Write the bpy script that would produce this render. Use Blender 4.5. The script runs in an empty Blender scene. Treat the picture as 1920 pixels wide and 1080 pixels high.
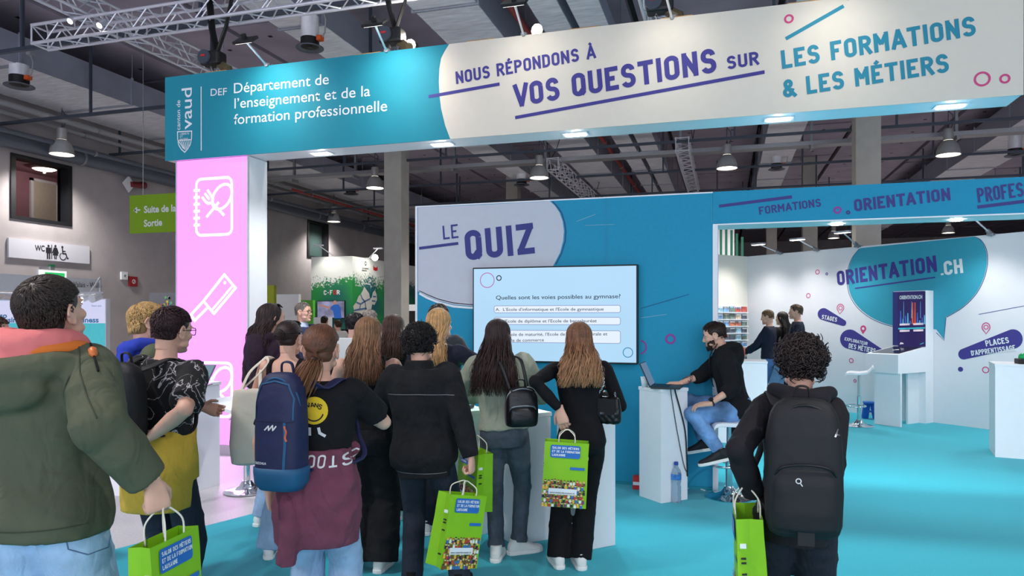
import bpy, bmesh, math, random
import numpy as np
from math import sin, cos, pi, radians, sqrt, atan2, tan
from mathutils import Vector, Matrix, Euler

SC = bpy.context.scene
COL = SC.collection
# ---------------------------------------------------------------- camera
TH, FP, HC, YH = radians(16.7), 1335.0, 1.62, 595.0
cam = bpy.data.cameras.new('camera')
cam.sensor_width = 36.0
cam.lens = FP / 1920 * 36
cam.shift_y = (YH - 540) / 1920
cam.clip_end = 300
camo = bpy.data.objects.new('camera', cam)
COL.objects.link(camo)
camo.location = (0, 0, HC)
camo.rotation_euler = (pi / 2, 0, TH)
SC.camera = camo
SC.view_settings.view_transform = 'Standard'
SC.view_settings.look = 'None'
SC.view_settings.gamma = 1
SC.view_settings.use_curve_mapping = False
SC.view_settings.exposure = 0.0
# ---------------------------------------------------------------- world: the rest of the hall's diffuse light
W = bpy.data.worlds.new('hall_light')
SC.world = W
W.use_nodes = True
W.node_tree.nodes['Background'].inputs[0].default_value = (0.80, 0.86, 1.0, 1)
W.node_tree.nodes['Background'].inputs[1].default_value = 2.75


def light(name, kind, loc, power, color=(1, 1, 1), to=None, size=.1, angle=100, blend=.6, parent=None, size_y=None):
    l = bpy.data.lights.new(name, kind)
    l.energy = power
    l.color = color
    if kind == 'AREA':
        l.size = size
        if size_y:
            l.shape = 'RECTANGLE'
            l.size_y = size_y
    else:
        l.shadow_soft_size = size
    if kind == 'SPOT':
        l.spot_size = radians(angle)
        l.spot_blend = blend
    o = bpy.data.objects.new(name, l)
    COL.objects.link(o)
    o.location = loc
    if to is not None:
        d = Vector(to) - Vector(loc)
        o.rotation_euler = d.to_track_quat('-Z', 'Y').to_euler()
    if parent is not None:
        o.parent = parent
        o.matrix_parent_inverse = MW(parent).inverted()
    return o


def MW(o):
    m = Matrix.LocRotScale(o.location, o.rotation_euler, o.scale)
    if o.parent:
        m = MW(o.parent) @ o.matrix_parent_inverse @ m
    return m


# ---------------------------------------------------------------- measuring in the place
CT, ST = cos(TH), sin(TH)


def pt(x, y, z):
    r = (x - 960) / FP * z
    return Vector((CT * r - ST * z, ST * r + CT * z, HC - (y - YH) / FP * z))


def gp(x, y, h=0.0):
    return pt(x, y, (HC - h) * FP / (y - YH))


def gz(x, z, h=0.0):
    p = pt(x, YH, z)
    p.z = h
    return p


def on_y(x, y, Y):
    r = (x - 960) / FP
    return pt(x, y, Y / (ST * r + CT))


def on_x(x, y, X):
    r = (x - 960) / FP
    return pt(x, y, X / (CT * r - ST))


def on_n(x, y, p0, n):
    a = pt(x, y, 1.0) - Vector((0, 0, HC))
    k = (Vector(p0) - Vector((0, 0, HC))).dot(n) / a.dot(n)
    return Vector((0, 0, HC)) + a * k


def at_h(x, y, h):
    return pt(x, y, (h - HC) * FP / (YH - y))


CF = Vector((-ST, CT, 0))   # camera forward on the floor
CR = Vector((CT, ST, 0))    # camera right


# ---------------------------------------------------------------- materials
def lin(c):
    return tuple(((v / 255) / 12.92 if v / 255 <= .04045 else ((v / 255 + .055) / 1.055) ** 2.4) for v in c)


MATS = {}


def M(name, rgb=(200, 200, 200), rough=.6, metal=0.0, var=.05, scale=12.0, bump=0.0, bscale=60.0, emit=0.0, spec=.5,
      stretch=None, sheen=0.0, alpha=1.0, trans=0.0, island=0.0, ior=1.45, screen=False):
    if name in MATS:
        return MATS[name]
    m = bpy.data.materials.new(name)
    m.use_nodes = True
    nt = m.node_tree
    N, L = nt.nodes, nt.links
    b = N['Principled BSDF']
    c = lin(rgb)
    b.inputs['Roughness'].default_value = rough
    b.inputs['Metallic'].default_value = metal
    b.inputs['Specular IOR Level'].default_value = spec
    b.inputs['IOR'].default_value = ior
    if sheen:
        b.inputs['Sheen Weight'].default_value = sheen
    if trans:
        b.inputs['Transmission Weight'].default_value = trans
    tc = N.new('ShaderNodeTexCoord')
    mp = N.new('ShaderNodeMapping')
    L.new(tc.outputs['Object'], mp.inputs[0])
    if stretch:
        mp.inputs['Scale'].default_value = stretch
    nz = N.new('ShaderNodeTexNoise')
    nz.inputs['Scale'].default_value = scale
    nz.inputs['Detail'].default_value = 3
    L.new(mp.outputs[0], nz.inputs['Vector'])
    rp = N.new('ShaderNodeValToRGB')
    rp.color_ramp.elements[0].position = .3
    rp.color_ramp.elements[1].position = .7
    rp.color_ramp.elements[0].color = tuple(max(0, v * (1 - var)) for v in c) + (1,)
    rp.color_ramp.elements[1].color = tuple(min(1, v * (1 + var)) for v in c) + (1,)
    L.new(nz.outputs['Fac'], rp.inputs[0])
    out = rp.outputs[0]
    if island:
        ge = N.new('ShaderNodeNewGeometry')
        hs = N.new('ShaderNodeHueSaturation')
        mr = N.new('ShaderNodeMapRange')
        mr.inputs[3].default_value = 1 - island
        mr.inputs[4].default_value = 1 + island
        L.new(ge.outputs['Random Per Island'], mr.inputs[0])
        L.new(mr.outputs[0], hs.inputs['Value'])
        L.new(out, hs.inputs['Color'])
        out = hs.outputs[0]
    L.new(out, b.inputs['Base Color'])
    if emit:
        L.new(out, b.inputs['Emission Color'])
        b.inputs['Emission Strength'].default_value = emit
        if screen:
            b.inputs['Base Color'].links and L.remove(b.inputs['Base Color'].links[0])
            b.inputs['Base Color'].default_value = (.012, .012, .014, 1)
    if bump:
        n2 = N.new('ShaderNodeTexNoise')
        n2.inputs['Scale'].default_value = bscale
        n2.inputs['Detail'].default_value = 4
        L.new(mp.outputs[0], n2.inputs['Vector'])
        bp = N.new('ShaderNodeBump')
        bp.inputs['Strength'].default_value = bump
        bp.inputs['Distance'].default_value = .01
        L.new(n2.outputs['Fac'], bp.inputs['Height'])
        L.new(bp.outputs[0], b.inputs['Normal'])
    if alpha < 1:
        b.inputs['Alpha'].default_value = alpha
    MATS[name] = m
    return m


def crease(m, scale=9.0, amount=.5, dist=.03, stretch=(1, 1, .6)):
    """cloth creases as a second bump"""
    nt = m.node_tree
    N, L = nt.nodes, nt.links
    b = N['Principled BSDF']
    tc = [x for x in N if x.type == 'TEX_COORD'][0]
    mp = N.new('ShaderNodeMapping'); mp.inputs['Scale'].default_value = stretch
    L.new(tc.outputs['Object'], mp.inputs[0])
    nz = N.new('ShaderNodeTexNoise'); nz.inputs['Scale'].default_value = scale; nz.inputs['Detail'].default_value = 2.5; nz.inputs['Distortion'].default_value = 1.6
    L.new(mp.outputs[0], nz.inputs['Vector'])
    bp = N.new('ShaderNodeBump'); bp.inputs['Strength'].default_value = amount; bp.inputs['Distance'].default_value = dist
    L.new(nz.outputs['Fac'], bp.inputs['Height'])
    old = b.inputs['Normal'].links
    if old:
        L.new(old[0].from_socket, bp.inputs['Normal'])
    L.new(bp.outputs[0], b.inputs['Normal'])
    return m


# ---------------------------------------------------------------- geometry collector
def frame_from(d, up=Vector((0, 0, 1))):
    d = Vector(d).normalized()
    if abs(d.dot(up)) > .98:
        up = Vector((1, 0, 0))
    a = up.cross(d).normalized()
    b = d.cross(a).normalized()
    return a, b, d


class G:
    def __init__(s):
        s.v, s.f, s.m = [], [], []
        s.cur = 0

    def add(s, vs, fs):
        k = len(s.v)
        s.v.extend([tuple(v) for v in vs])
        for f in fs:
            s.f.append([i + k for i in f])
            s.m.append(s.cur)
        return s

    def box(s, lo, hi, mat=None, bev=0.0):
        lo, hi = Vector(lo), Vector(hi)
        if bev > 0:
            # chamfered box
            b = min(bev, (hi.x - lo.x) / 2.01, (hi.y - lo.y) / 2.01, (hi.z - lo.z) / 2.01)
            bm = bmesh.new()
            bmesh.ops.create_cube(bm, size=1)
            for v in bm.verts:
                v.co = Vector(((lo.x + hi.x) / 2 + v.co.x * (hi.x - lo.x), (lo.y + hi.y) / 2 + v.co.y * (hi.y - lo.y),
                               (lo.z + hi.z) / 2 + v.co.z * (hi.z - lo.z)))
            bmesh.ops.bevel(bm, geom=list(bm.edges), offset=b, segments=2, affect='EDGES', profile=.6)
            bm.verts.index_update()
            vs = [v.co.copy() for v in bm.verts]
            fs = [[v.index for v in f.verts] for f in bm.faces]
            bm.free()
        else:
            vs = [Vector((x, y, z)) for x in (lo.x, hi.x) for y in (lo.y, hi.y) for z in (lo.z, hi.z)]
            fs = [(0, 1, 3, 2), (4, 6, 7, 5), (0, 4, 5, 1), (2, 3, 7, 6), (0, 2, 6, 4), (1, 5, 7, 3)]
        if mat is not None:
            vs = [mat @ v for v in vs]
        return s.add(vs, fs)

    def obox(s, p0, p1, w, h, up=Vector((0, 0, 1))):
        """bar of section w x h from p0 to p1"""
        p0, p1 = Vector(p0), Vector(p1)
        a, b, d = frame_from(p1 - p0, up)
        vs = []
        for p in (p0, p1):
            for i, j in ((-1, -1), (1, -1), (1, 1), (-1, 1)):
                vs.append(p + a * (i * w / 2) + b * (j * h / 2))
        return s.add(vs, [(3, 2, 1, 0), (4, 5, 6, 7), (0, 1, 5, 4), (1, 2, 6, 5), (2, 3, 7, 6), (3, 0, 4, 7)])

    def loft(s, rings, cap=True, closed=True):
        n = len(rings[0])
        k = len(s.v)
        vs = [p for r in rings for p in r]
        fs = []
        for i in range(len(rings) - 1):
            for j in range(n if closed else n - 1):
                a, b = i * n + j, i * n + (j + 1) % n
                fs.append((a, b, b + n, a + n))
        if cap:
            fs.append(tuple(range(n - 1, -1, -1)))
            fs.append(tuple(range((len(rings) - 1) * n, len(rings) * n)))
        return s.add(vs, fs)

    def tube(s, path, rad, n=8, cap=True, flat=1.0, up=Vector((0, 0, 1))):
        """round tube along path, radius number or list; flat scales one axis"""
        P = [Vector(p) for p in path]
        if not hasattr(rad, '__len__'):
            rad = [rad] * len(P)
        rings = []
        a = None
        for i, p in enumerate(P):
            d = (P[min(i + 1, len(P) - 1)] - P[max(i - 1, 0)])
            if d.length < 1e-9:
                d = Vector((0, 0, 1))
            d.normalize()
            if a is None:
                a, b, _ = frame_from(d, up)
            else:
                a = (a - d * a.dot(d))
                if a.length < 1e-6:
                    a, b, _ = frame_from(d, up)
                a.normalize()
            b = d.cross(a)
            r = rad[i]
            rings.append([p + a * (r * cos(2 * pi * j / n)) + b * (r * flat * sin(2 * pi * j / n)) for j in range(n)])
        return s.loft(rings, cap)

    def cyl(s, p0, p1, r0, r1=None, n=16):
        return s.tube([p0, p1], [r0, r0 if r1 is None else r1], n)

    def sph(s, c, r, n=16, m=10, rot=None):
        c = Vector(c)
        if not hasattr(r, '__len__'):
            r = (r, r, r)
        rings = []
        vs = []
        for i in range(1, m):
            t = pi * i / m
            for j in range(n):
                p = 2 * pi * j / n
                q = Vector((r[0] * sin(t) * cos(p), r[1] * sin(t) * sin(p), r[2] * cos(t)))
                vs.append(c + (rot @ q if rot is not None else q))
        top, bot = Vector((0, 0, r[2])), Vector((0, 0, -r[2]))
        vs.append(c + (rot @ top if rot is not None else top))
        vs.append(c + (rot @ bot if rot is not None else bot))
        T, B = len(vs) - 2, len(vs) - 1
        fs = []
        for i in range(m - 2):
            for j in range(n):
                a, b = i * n + j, i * n + (j + 1) % n
                fs.append((a, a + n, b + n, b))
        for j in range(n):
            fs.append((T, j, (j + 1) % n))
            fs.append((B, (m - 2) * n + (j + 1) % n, (m - 2) * n + j))
        return s.add(vs, fs)

    def lathe(s, prof, c=(0, 0, 0), n=24, cap=True):
        c = Vector(c)
        rings = [[c + Vector((r * cos(2 * pi * j / n), r * sin(2 * pi * j / n), z)) for j in range(n)] for r, z in prof]
        return s.loft(rings, cap)

    def prism(s, poly, o, ex, ey, d):
        """polygon in the plane (o, ex, ey), extruded by vector d"""
        o, ex, ey, d = Vector(o), Vector(ex), Vector(ey), Vector(d)
        A = [o + ex * p[0] + ey * p[1] for p in poly]
        n = len(A)
        vs = A + [p + d for p in A]
        fs = [tuple(range(n - 1, -1, -1)), tuple(range(n, 2 * n))]
        fs += [(j, (j + 1) % n, (j + 1) % n + n, j + n) for j in range(n)]
        return s.add(vs, fs)

    def sheet(s, poly, o, ex, ey):
        o, ex, ey = Vector(o), Vector(ex), Vector(ey)
        return s.add([o + ex * p[0] + ey * p[1] for p in poly], [tuple(range(len(poly)))])

    def stroke(s, pts, w, o, ex, ey, closed=False):
        """flat ribbon of width w (plane units) along 2d polyline"""
        P = [Vector((p[0], p[1])) for p in pts]
        n = len(P)
        L_, R_ = [], []
        for i in range(n):
            if closed:
                d0, d1 = P[i] - P[i - 1], P[(i + 1) % n] - P[i]
            else:
                d0 = P[i] - P[i - 1] if i else P[1] - P[0]
                d1 = P[i + 1] - P[i] if i < n - 1 else P[-1] - P[-2]
            d0 = d0.normalized() if d0.length > 1e-9 else Vector((1, 0))
            d1 = d1.normalized() if d1.length > 1e-9 else d0
            n0, n1 = Vector((-d0.y, d0.x)), Vector((-d1.y, d1.x))
            q = n0 + n1
            if q.length < 1e-6:
                q = n0
            q.normalize()
            k = 1 / q.dot(n0) if q.dot(n0) > .6 else 1.0
            L_.append(P[i] + q * (w / 2 * k))
            R_.append(P[i] - q * (w / 2 * k))
        o, ex, ey = Vector(o), Vector(ex), Vector(ey)
        vs = [o + ex * p.x + ey * p.y for p in L_] + [o + ex * p.x + ey * p.y for p in R_]
        fs = [(i, i + n, (i + 1) % n + n, (i + 1) % n) for i in range(n if closed else n - 1)]
        return s.add(vs, fs)

    def xf(s, mat, k=0):
        for i in range(k, len(s.v)):
            s.v[i] = tuple(mat @ Vector(s.v[i]))
        return s

    def mesh(s, name, recalc=True):
        me = bpy.data.meshes.new(name)
        me.from_pydata(s.v, [], s.f)
        if any(s.m):
            me.polygons.foreach_set('material_index', s.m)
        if recalc:
            bm = bmesh.new()
            bm.from_mesh(me)
            bmesh.ops.recalc_face_normals(bm, faces=bm.faces)
            bm.to_mesh(me)
            bm.free()
        me.update()
        return me

    def build(s, name, mat, parent=None, smooth=False, local=False, recalc=True, auto=None):
        me = s.mesh(name, recalc)
        return put(name, me, mat, parent, smooth, local, auto)


def put(name, me, mat, parent=None, smooth=False, local=False, auto=None):
    for m in (mat if isinstance(mat, (list, tuple)) else [mat]):
        me.materials.append(m)
    if smooth:
        me.polygons.foreach_set('use_smooth', [True] * len(me.polygons))
        if auto:
            try:
                me.set_sharp_from_angle(angle=radians(auto))
            except Exception:
                pass
    o = bpy.data.objects.new(name, me)
    COL.objects.link(o)
    if parent is not None:
        o.parent = parent
        if not local:
            o.matrix_parent_inverse = MW(parent).inverted()
    return o


def tag(o, label, cat, group=None, kind=None):
    if kind != 'structure':
        o['label'] = label
        o['category'] = cat
    elif label:
        o['label'] = label
    if group:
        o['group'] = group
    if kind:
        o['kind'] = kind
    return o


def thing(name, label, cat, loc=(0, 0, 0), rz=0.0, group=None):
    o = bpy.data.objects.new(name, None)
    o.empty_display_size = .1
    COL.objects.link(o)
    o.location = loc
    o.rotation_euler = (0, 0, rz)
    return tag(o, label, cat, group)


def struct(name, g, mat, label=None, smooth=False):
    o = g.build(name, mat, None, smooth)
    o['kind'] = 'structure'
    if label:
        o['label'] = label
    return o


def dup(root, loc, rz=None, label=None):
    def cp(o, par):
        c = o.copy()
        COL.objects.link(c)
        if par is not None:
            c.parent = par
        for ch in KIDS.get(o.name, [k for k in o.children]):
            cp(ch, c)
        return c
    r = cp(root, None)
    r.location = loc
    if rz is not None:
        r.rotation_euler = (0, 0, rz)
    if label:
        r['label'] = label
    return r


KIDS = {}


# ---------------------------------------------------------------- lettering
def arc(cx, cy, rx, ry, a0, a1, n=9):
    return [(cx + rx * cos(radians(a0 + (a1 - a0) * i / n)), cy + ry * sin(radians(a0 + (a1 - a0) * i / n))) for i in range(n + 1)]


def _font():
    w = .40
    k = w / 2
    F = {}
    F['A'] = (.50, [[(0, 0), (.235, 1)], [(.5, 0), (.265, 1)], [(.085, .26), (.415, .26)]])
    F['B'] = (w, [[(0, 0), (0, 1), (.2, 1)] + arc(.2, .76, .19, .24, 90, -90) + [(0, .52)],
                  [(0, .52), (.2, .52)] + arc(.2, .26, .2, .26, 90, -90) + [(0, 0)]])
    F['C'] = (w, [[(w, .70)] + arc(k, .8, k, .2, 0, 180) + arc(k, .2, k, .2, 180, 360) + [(w, .30)]])
    F['D'] = (w, [[(0, 0), (0, 1), (.17, 1)] + arc(.17, .72, .23, .28, 90, 0) + arc(.17, .28, .23, .28, 0, -90) + [(0, 0)]])
    F['E'] = (.36, [[(.36, 1), (0, 1), (0, 0), (.36, 0)], [(0, .51), (.31, .51)]])
    F['F'] = (.36, [[(.36, 1), (0, 1), (0, 0)], [(0, .48), (.31, .48)]])
    F['G'] = (w, [[(w, .72)] + arc(k, .8, k, .2, 0, 180) + arc(k, .2, k, .2, 180, 360) + [(w, .46), (.2, .46)]])
    F['H'] = (w, [[(0, 0), (0, 1)], [(w, 0), (w, 1)], [(0, .5), (w, .5)]])
    F['I'] = (0, [[(0, 0), (0, 1)]])
    F['J'] = (.34, [[(.34, 1), (.34, .2)] + arc(.17, .2, .17, .2, 0, -180)])
    F['K'] = (w, [[(0, 0), (0, 1)], [(.4, 1), (0, .38)], [(.13, .58), (.42, 0)]])
    F['L'] = (.34, [[(0, 1), (0, 0), (.34, 0)]])
    F['M'] = (.52, [[(0, 0), (0, 1)], [(.52, 0), (.52, 1)], [(.03, .95), (.265, .36)], [(.49, .95), (.255, .36)]])
    F['N'] = (.42, [[(0, 0), (0, 1)], [(.42, 0), (.42, 1)], [(.015, .95), (.405, .05)]])
    F['O'] = (w, [arc(k, .8, k, .2, 0, 180) + arc(k, .2, k, .2, 180, 360) + [(w, .8)]])
    F['P'] = (w, [[(0, 0), (0, 1), (.2, 1)] + arc(.2, .735, .2, .265, 90, -90) + [(0, .47)]])
    F['Q'] = (w, [arc(k, .8, k, .2, 0, 180) + arc(k, .2, k, .2, 180, 360) + [(w, .8)], [(.22, .2), (.44, -.04)]])
    F['R'] = (w, [[(0, 0), (0, 1), (.2, 1)] + arc(.2, .745, .2, .255, 90, -90) + [(0, .49)], [(.19, .49), (.41, 0)]])
    F['S'] = (w, [[(.385, .78)] + arc(.2, .78, .185, .22, 20, 180) + arc(.2, .74, .19, .22, 190, 250, 4)
                  + arc(.2, .26, .2, .255, 70, 0, 4) + arc(.2, .22, .2, .22, 0, -165)])
    F['T'] = (.44, [[(0, 1), (.44, 1)], [(.22, 0), (.22, 1)]])
    F['U'] = (w, [[(0, 1)] + arc(k, .2, k, .2, 180, 360) + [(w, 1)]])
    F['V'] = (.48, [[(0, 1), (.225, 0)], [(.48, 1), (.255, 0)]])
    F['W'] = (.7, [[(0, 1), (.17, 0), (.35, .8), (.53, 0), (.7, 1)]])
    F['X'] = (.46, [[(0, 0), (.46, 1)], [(0, 1), (.46, 0)]])
    F['Y'] = (.46, [[(0, 1), (.23, .42)], [(.46, 1), (.23, .42)], [(.23, .5), (.23, 0)]])
    F['Z'] = (.40, [[(0, 1), (.40, 1)], [(.385, .94), (.015, .06)], [(0, 0), (.40, 0)]])
    F['\u00c9'] = (.36, F['E'][1] + [[(.11, 1.16), (.27, 1.37)]])
    F['\u00c0'] = (.50, F['A'][1] + [[(.15, 1.37), (.30, 1.16)]])
    F['&'] = (.5, [[(.5, 0), (.1, .62)] + arc(.21, .8, .15, .2, 190, -60, 10) + [(.12, .47)] + arc(.17, .22, .17, .22, 130, 330, 10) + [(.44, .45)]])
    F['.'] = (0, [[(0, -.08), (0, .09)]])
    F["'"] = (0, [[(0, 1.05), (0, .8)]])
    F['-'] = (.25, [[(0, .45), (.25, .45)]])
    F[' '] = (.12, [])
    return F


DIN = _font()


KERN = {'AT', 'TA', 'RA', 'LA', 'A ', ' A', 'VO', 'LT', 'T-', '.C', "D'", "'A"}


def din_width(txt, t=.17, sp=.16):
    x = 0
    for i, ch in enumerate(txt):
        x += DIN[ch][0] + t + sp - (.06 if i and txt[i - 1] + ch in KERN else 0)
    return x - sp


def din(g, txt, o, ex, ey, h, t=.17, sp=.12, width=None):
    """stroke lettering: cap height h, baseline starting at o, right ex, up ey; stretched to width when given"""
    o, ex, ey = Vector(o), Vector(ex), Vector(ey)
    w0 = din_width(txt, t, sp) * h
    kx = (width / w0) if width else 1.0
    x = 0
    en = ex.cross(ey).normalized()
    ns = 0
    for i, ch in enumerate(txt):
        w, st = DIN[ch]
        if i and txt[i - 1] + ch in KERN:
            x -= .06
        for pl in st:
            ns += 1
            pts = [Vector(((x + t / 2 + p[0]) * h * kx, (t / 2 + p[1] * (1 - t)) * h)) for p in pl]
            for e0, e1, pe in ((0, 1, pl[0]), (-1, -2, pl[-1])):
                if pe[1] in (0, 1):
                    d = pts[e0] - pts[e1]
                    pts[e0] = pts[e0] + d.normalized() * (t * h / 2 / max(abs(d.normalized().y), .8) if abs(d.y) > abs(d.x) else t * h * kx / 2)
            k0 = len(g.v)
            g.stroke(pts, t * h * (kx if len(pl) == 2 and abs(pl[0][0] - pl[1][0]) < 1e-6 else (1 + kx) / 2), o + en * (.0005 * (ns % 4)), ex, ey)
            nv = len(pts)
            for q in range(2 * nv):
                g.v[k0 + q] = tuple(Vector(g.v[k0 + q]) + en * (.0004 * (q % nv) / nv))
        x += w + t + sp
    return g


def bfont(txt, o, ex, ey, h, width=None, bold=0.0, name='lettering', mat=None, parent=None, spacing=1.0):
    """built-in typeface set as flat lettering; h is the cap height"""
    cu = bpy.data.curves.new('tmp', 'FONT')
    cu.body = txt
    cu.size = 1
    cu.space_character = spacing
    cu.offset = bold
    cu.fill_mode = 'FRONT'
    cu.resolution_u = 4
    to = bpy.data.objects.new('tmp', cu)
    COL.objects.link(to)
    dg = bpy.context.evaluated_depsgraph_get()
    me = bpy.data.meshes.new_from_object(to.evaluated_get(dg))
    bpy.data.objects.remove(to)
    bpy.data.curves.remove(cu)
    n = len(me.vertices)
    co = np.empty(n * 3)
    me.vertices.foreach_get('co', co)
    co = co.reshape(-1, 3)
    CAP = .729
    s = h / CAP
    lines = txt.split('\n')
    kx = s
    if width:
        kx = width / max(co[:, 0].max() - co[:, 0].min(), 1e-6)
    x0 = co[:, 0].min() if width else 0
    o, ex, ey = np.array(o), np.array(ex), np.array(ey)
    out = o + np.outer((co[:, 0] - x0) * kx, ex) + np.outer(co[:, 1] * s, ey)
    me.vertices.foreach_set('co', out.reshape(-1))
    me.update()
    return put(name, me, mat, parent) if mat else me


def ring2(c, r, n=28):
    return [(c[0] + r * cos(2 * pi * i / n), c[1] + r * sin(2 * pi * i / n)) for i in range(n)]


def rrect(x0, y0, x1, y1, r, n=5):
    return (arc(x1 - r, y1 - r, r, r, 0, 90, n) + arc(x0 + r, y1 - r, r, r, 90, 180, n)
            + arc(x0 + r, y0 + r, r, r, 180, 270, n) + arc(x1 - r, y0 + r, r, r, 270, 360, n))


class Face:
    """a flat panel of the place: pixels of the photograph measured onto it (u along ex, v up)"""
    def __init__(s, p0, ex, n, off=.004):
        s.p0, s.ex, s.n = Vector(p0), Vector(ex).normalized(), Vector(n).normalized()
        s.ey = Vector((0, 0, 1))
        s.off = off

    def uv(s, x, y):
        q = on_n(x, y, s.p0 + s.n * s.off, s.n) - s.p0
        return q.dot(s.ex), q.z

    def o(s, k=1.0):
        return s.p0 + s.n * (s.off * k)

    def line(s, g, a, b, w, k=1.0):
        g.stroke([s.uv(*a), s.uv(*b)], w, s.o(k), s.ex, s.ey)

    def ring(s, g, c, rpx, w, k=1.0, n=28):
        u = s.uv(*c)
        e = s.uv(c[0] + rpx, c[1])
        g.stroke(ring2(u, abs(e[0] - u[0]), n), w, s.o(k), s.ex, s.ey, closed=True)

    def disc(s, g, c, rpx, k=1.0, n=28):
        u = s.uv(*c)
        e = s.uv(c[0] + rpx, c[1])
        g.sheet(ring2(u, abs(e[0] - u[0]), n), s.o(k), s.ex, s.ey)

    def text(s, txt, a, b, top, t=.17, sp=.12, k=1.0, g=None):
        """DIN caps from baseline px a to px b, cap-top px above a"""
        ua, ub, ut = Vector(s.uv(*a)), Vector(s.uv(*b)), Vector(s.uv(*top))
        d = (ub - ua)
        w = d.length
        d.normalize()
        up = Vector((-d.y, d.x))
        h = abs((ut - ua).dot(up))
        EX = s.ex * d.x + s.ey * d.y
        EY = s.ex * up.x + s.ey * up.y
        O = s.o(k) + s.ex * ua.x + s.ey * ua.y
        if g is None:
            g = G()
        din(g, txt, O, EX, EY, h, t, sp, w)
        return g

    def btext(s, txt, a, b, top, mat, parent, bold=0.0, k=1.0, name='lettering'):
        ua, ub, ut = Vector(s.uv(*a)), Vector(s.uv(*b)), Vector(s.uv(*top))
        d = (ub - ua)
        w = d.length
        d.normalize()
        up = Vector((-d.y, d.x))
        h = abs((ut - ua).dot(up))
        EX = s.ex * d.x + s.ey * d.y
        EY = s.ex * up.x + s.ey * up.y
        O = s.o(k) + s.ex * ua.x + s.ey * ua.y
        return bfont(txt, O, EX, EY, h, w, bold, name, mat, parent)

    def poly(s, g, pts, k=1.0):
        g.sheet([s.uv(*p) for p in pts], s.o(k), s.ex, s.ey)

    def polyline(s, g, pts, w, k=1.0, closed=False):
        g.stroke([s.uv(*p) for p in pts], w, s.o(k), s.ex, s.ey, closed)
rnd = random.Random(7)
# ================================================================= the hall
m_floor = M('hall_floor', (190, 186, 190), .45, var=.10, scale=60, bump=.05, bscale=200)
m_carpet = M('turquoise_carpet', (24, 170, 188), .95, var=.10, scale=220, bump=.25, bscale=400, sheen=.2, spec=.2)
m_wall = M('concrete_wall', (172, 164, 164), .85, var=.10, scale=1.5, bump=.1, bscale=12)
m_ceil = M('dark_ceiling', (62, 60, 66), .9, var=.1, scale=2)
m_slab = M('ceiling_slab', (160, 150, 164), .85, var=.12, scale=1.2)
m_hole = M('slab_socket', (25, 24, 28), .9)
m_conc = M('column_concrete', (186, 182, 172), .85, var=.08, scale=3, bump=.15, bscale=20)
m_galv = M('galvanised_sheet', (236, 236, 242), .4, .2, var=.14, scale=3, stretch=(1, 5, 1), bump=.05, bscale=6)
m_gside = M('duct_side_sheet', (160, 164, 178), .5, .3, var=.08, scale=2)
m_steel = M('dark_steel', (70, 78, 90), .5, .3)
m_tray = M('zinc_tray', (150, 152, 156), .45, .7, var=.1, scale=40)
m_alu = M('truss_aluminium', (222, 222, 230), .35, .5, var=.04)
m_black = M('black_plastic', (20, 20, 22), .5)
m_orange = M('orange_plastic', (225, 95, 40), .5)
m_wpipe = M('pale_pipe', (150, 150, 152), .5)
m_dpipe = M('grey_pipe', (98, 104, 116), .4, .4)
m_rpipe = M('red_pipe', (150, 52, 48), .45)
m_frame = M('window_black_frame', (20, 20, 24), .5)
m_white = M('white_laminate', (236, 237, 240), .45, var=.012)
m_offw = M('white_board', (226, 226, 228), .6, var=.02)
m_glass = M('window_glass', (235, 240, 240), .03, trans=1.0, var=0, ior=1.12)
m_lampon = M('lamp_glow', (255, 246, 228), .5, emit=9.0, var=0)
m_bell = M('bell_aluminium', (168, 168, 166), .42, .25, var=.05)
m_chrome = M('chrome', (225, 226, 230), .08, 1.0, var=0)
m_dtext = M('black_print', (35, 35, 42), .6)

XW = -15.0
g = G()
g.add([(-15.4, -9, 0), (26, -9, 0), (26, 58, 0), (-15.4, 58, 0)], [(0, 1, 2, 3)])
struct('floor', g, m_floor, 'pale grey exhibition hall floor')

# turquoise carpet of the stand
c0, c1 = gp(28, 1080), gp(480, 963)
d = (c1 - c0).normalized()
a0 = c0 - d * 4
b0 = c1 + d * 3.2
poly = [(a0.x, a0.y), (9, a0.y), (9, 6.2), (3.69 + 5, 6.75), (.35, 15.05), (-1.6, 12.9), (b0.x, b0.y)]
g = G()
n = len(poly)
g.prism(poly, (0, 0, .001), (1, 0, 0), (0, 1, 0), (0, 0, .006))
tag(g.build('carpet', m_carpet), 'turquoise carpet covering the floor of the stand', 'carpet')

# left wall with its openings
W1 = (11.77, 13.29, 3.79, 5.23)     # window_1: y0 y1 z0 z1
W2 = (23.32, 24.78, 3.87, 5.28)
W3 = (31.2, 33.0, 3.86, 5.28)
W4 = (17.05, 18.6, 3.82, 5.25)
ops = sorted([W1, W2, W3, W4])
g = G()
y = -9
for (p, q, r, s_) in ops:
    g.box((XW - .35, y, 0), (XW, p, 7.6))
    g.box((XW - .35, p, 0), (XW, q, r))
    g.box((XW - .35, p, s_), (XW, q, 7.6))
    y = q
g.box((XW - .35, y, 0), (XW, 58, 7.6))
struct('wall_left', g, m_wall, 'grey rendered side wall of the hall')
g = G()
g.box((-15.4, 58, 0), (26, 58.3, 7.6))
struct('wall_back', g, m_wall)
g = G()
g.box((26, -9, 0), (26.3, 58.3, 7.6))
struct('wall_right', g, m_wall)

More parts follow.
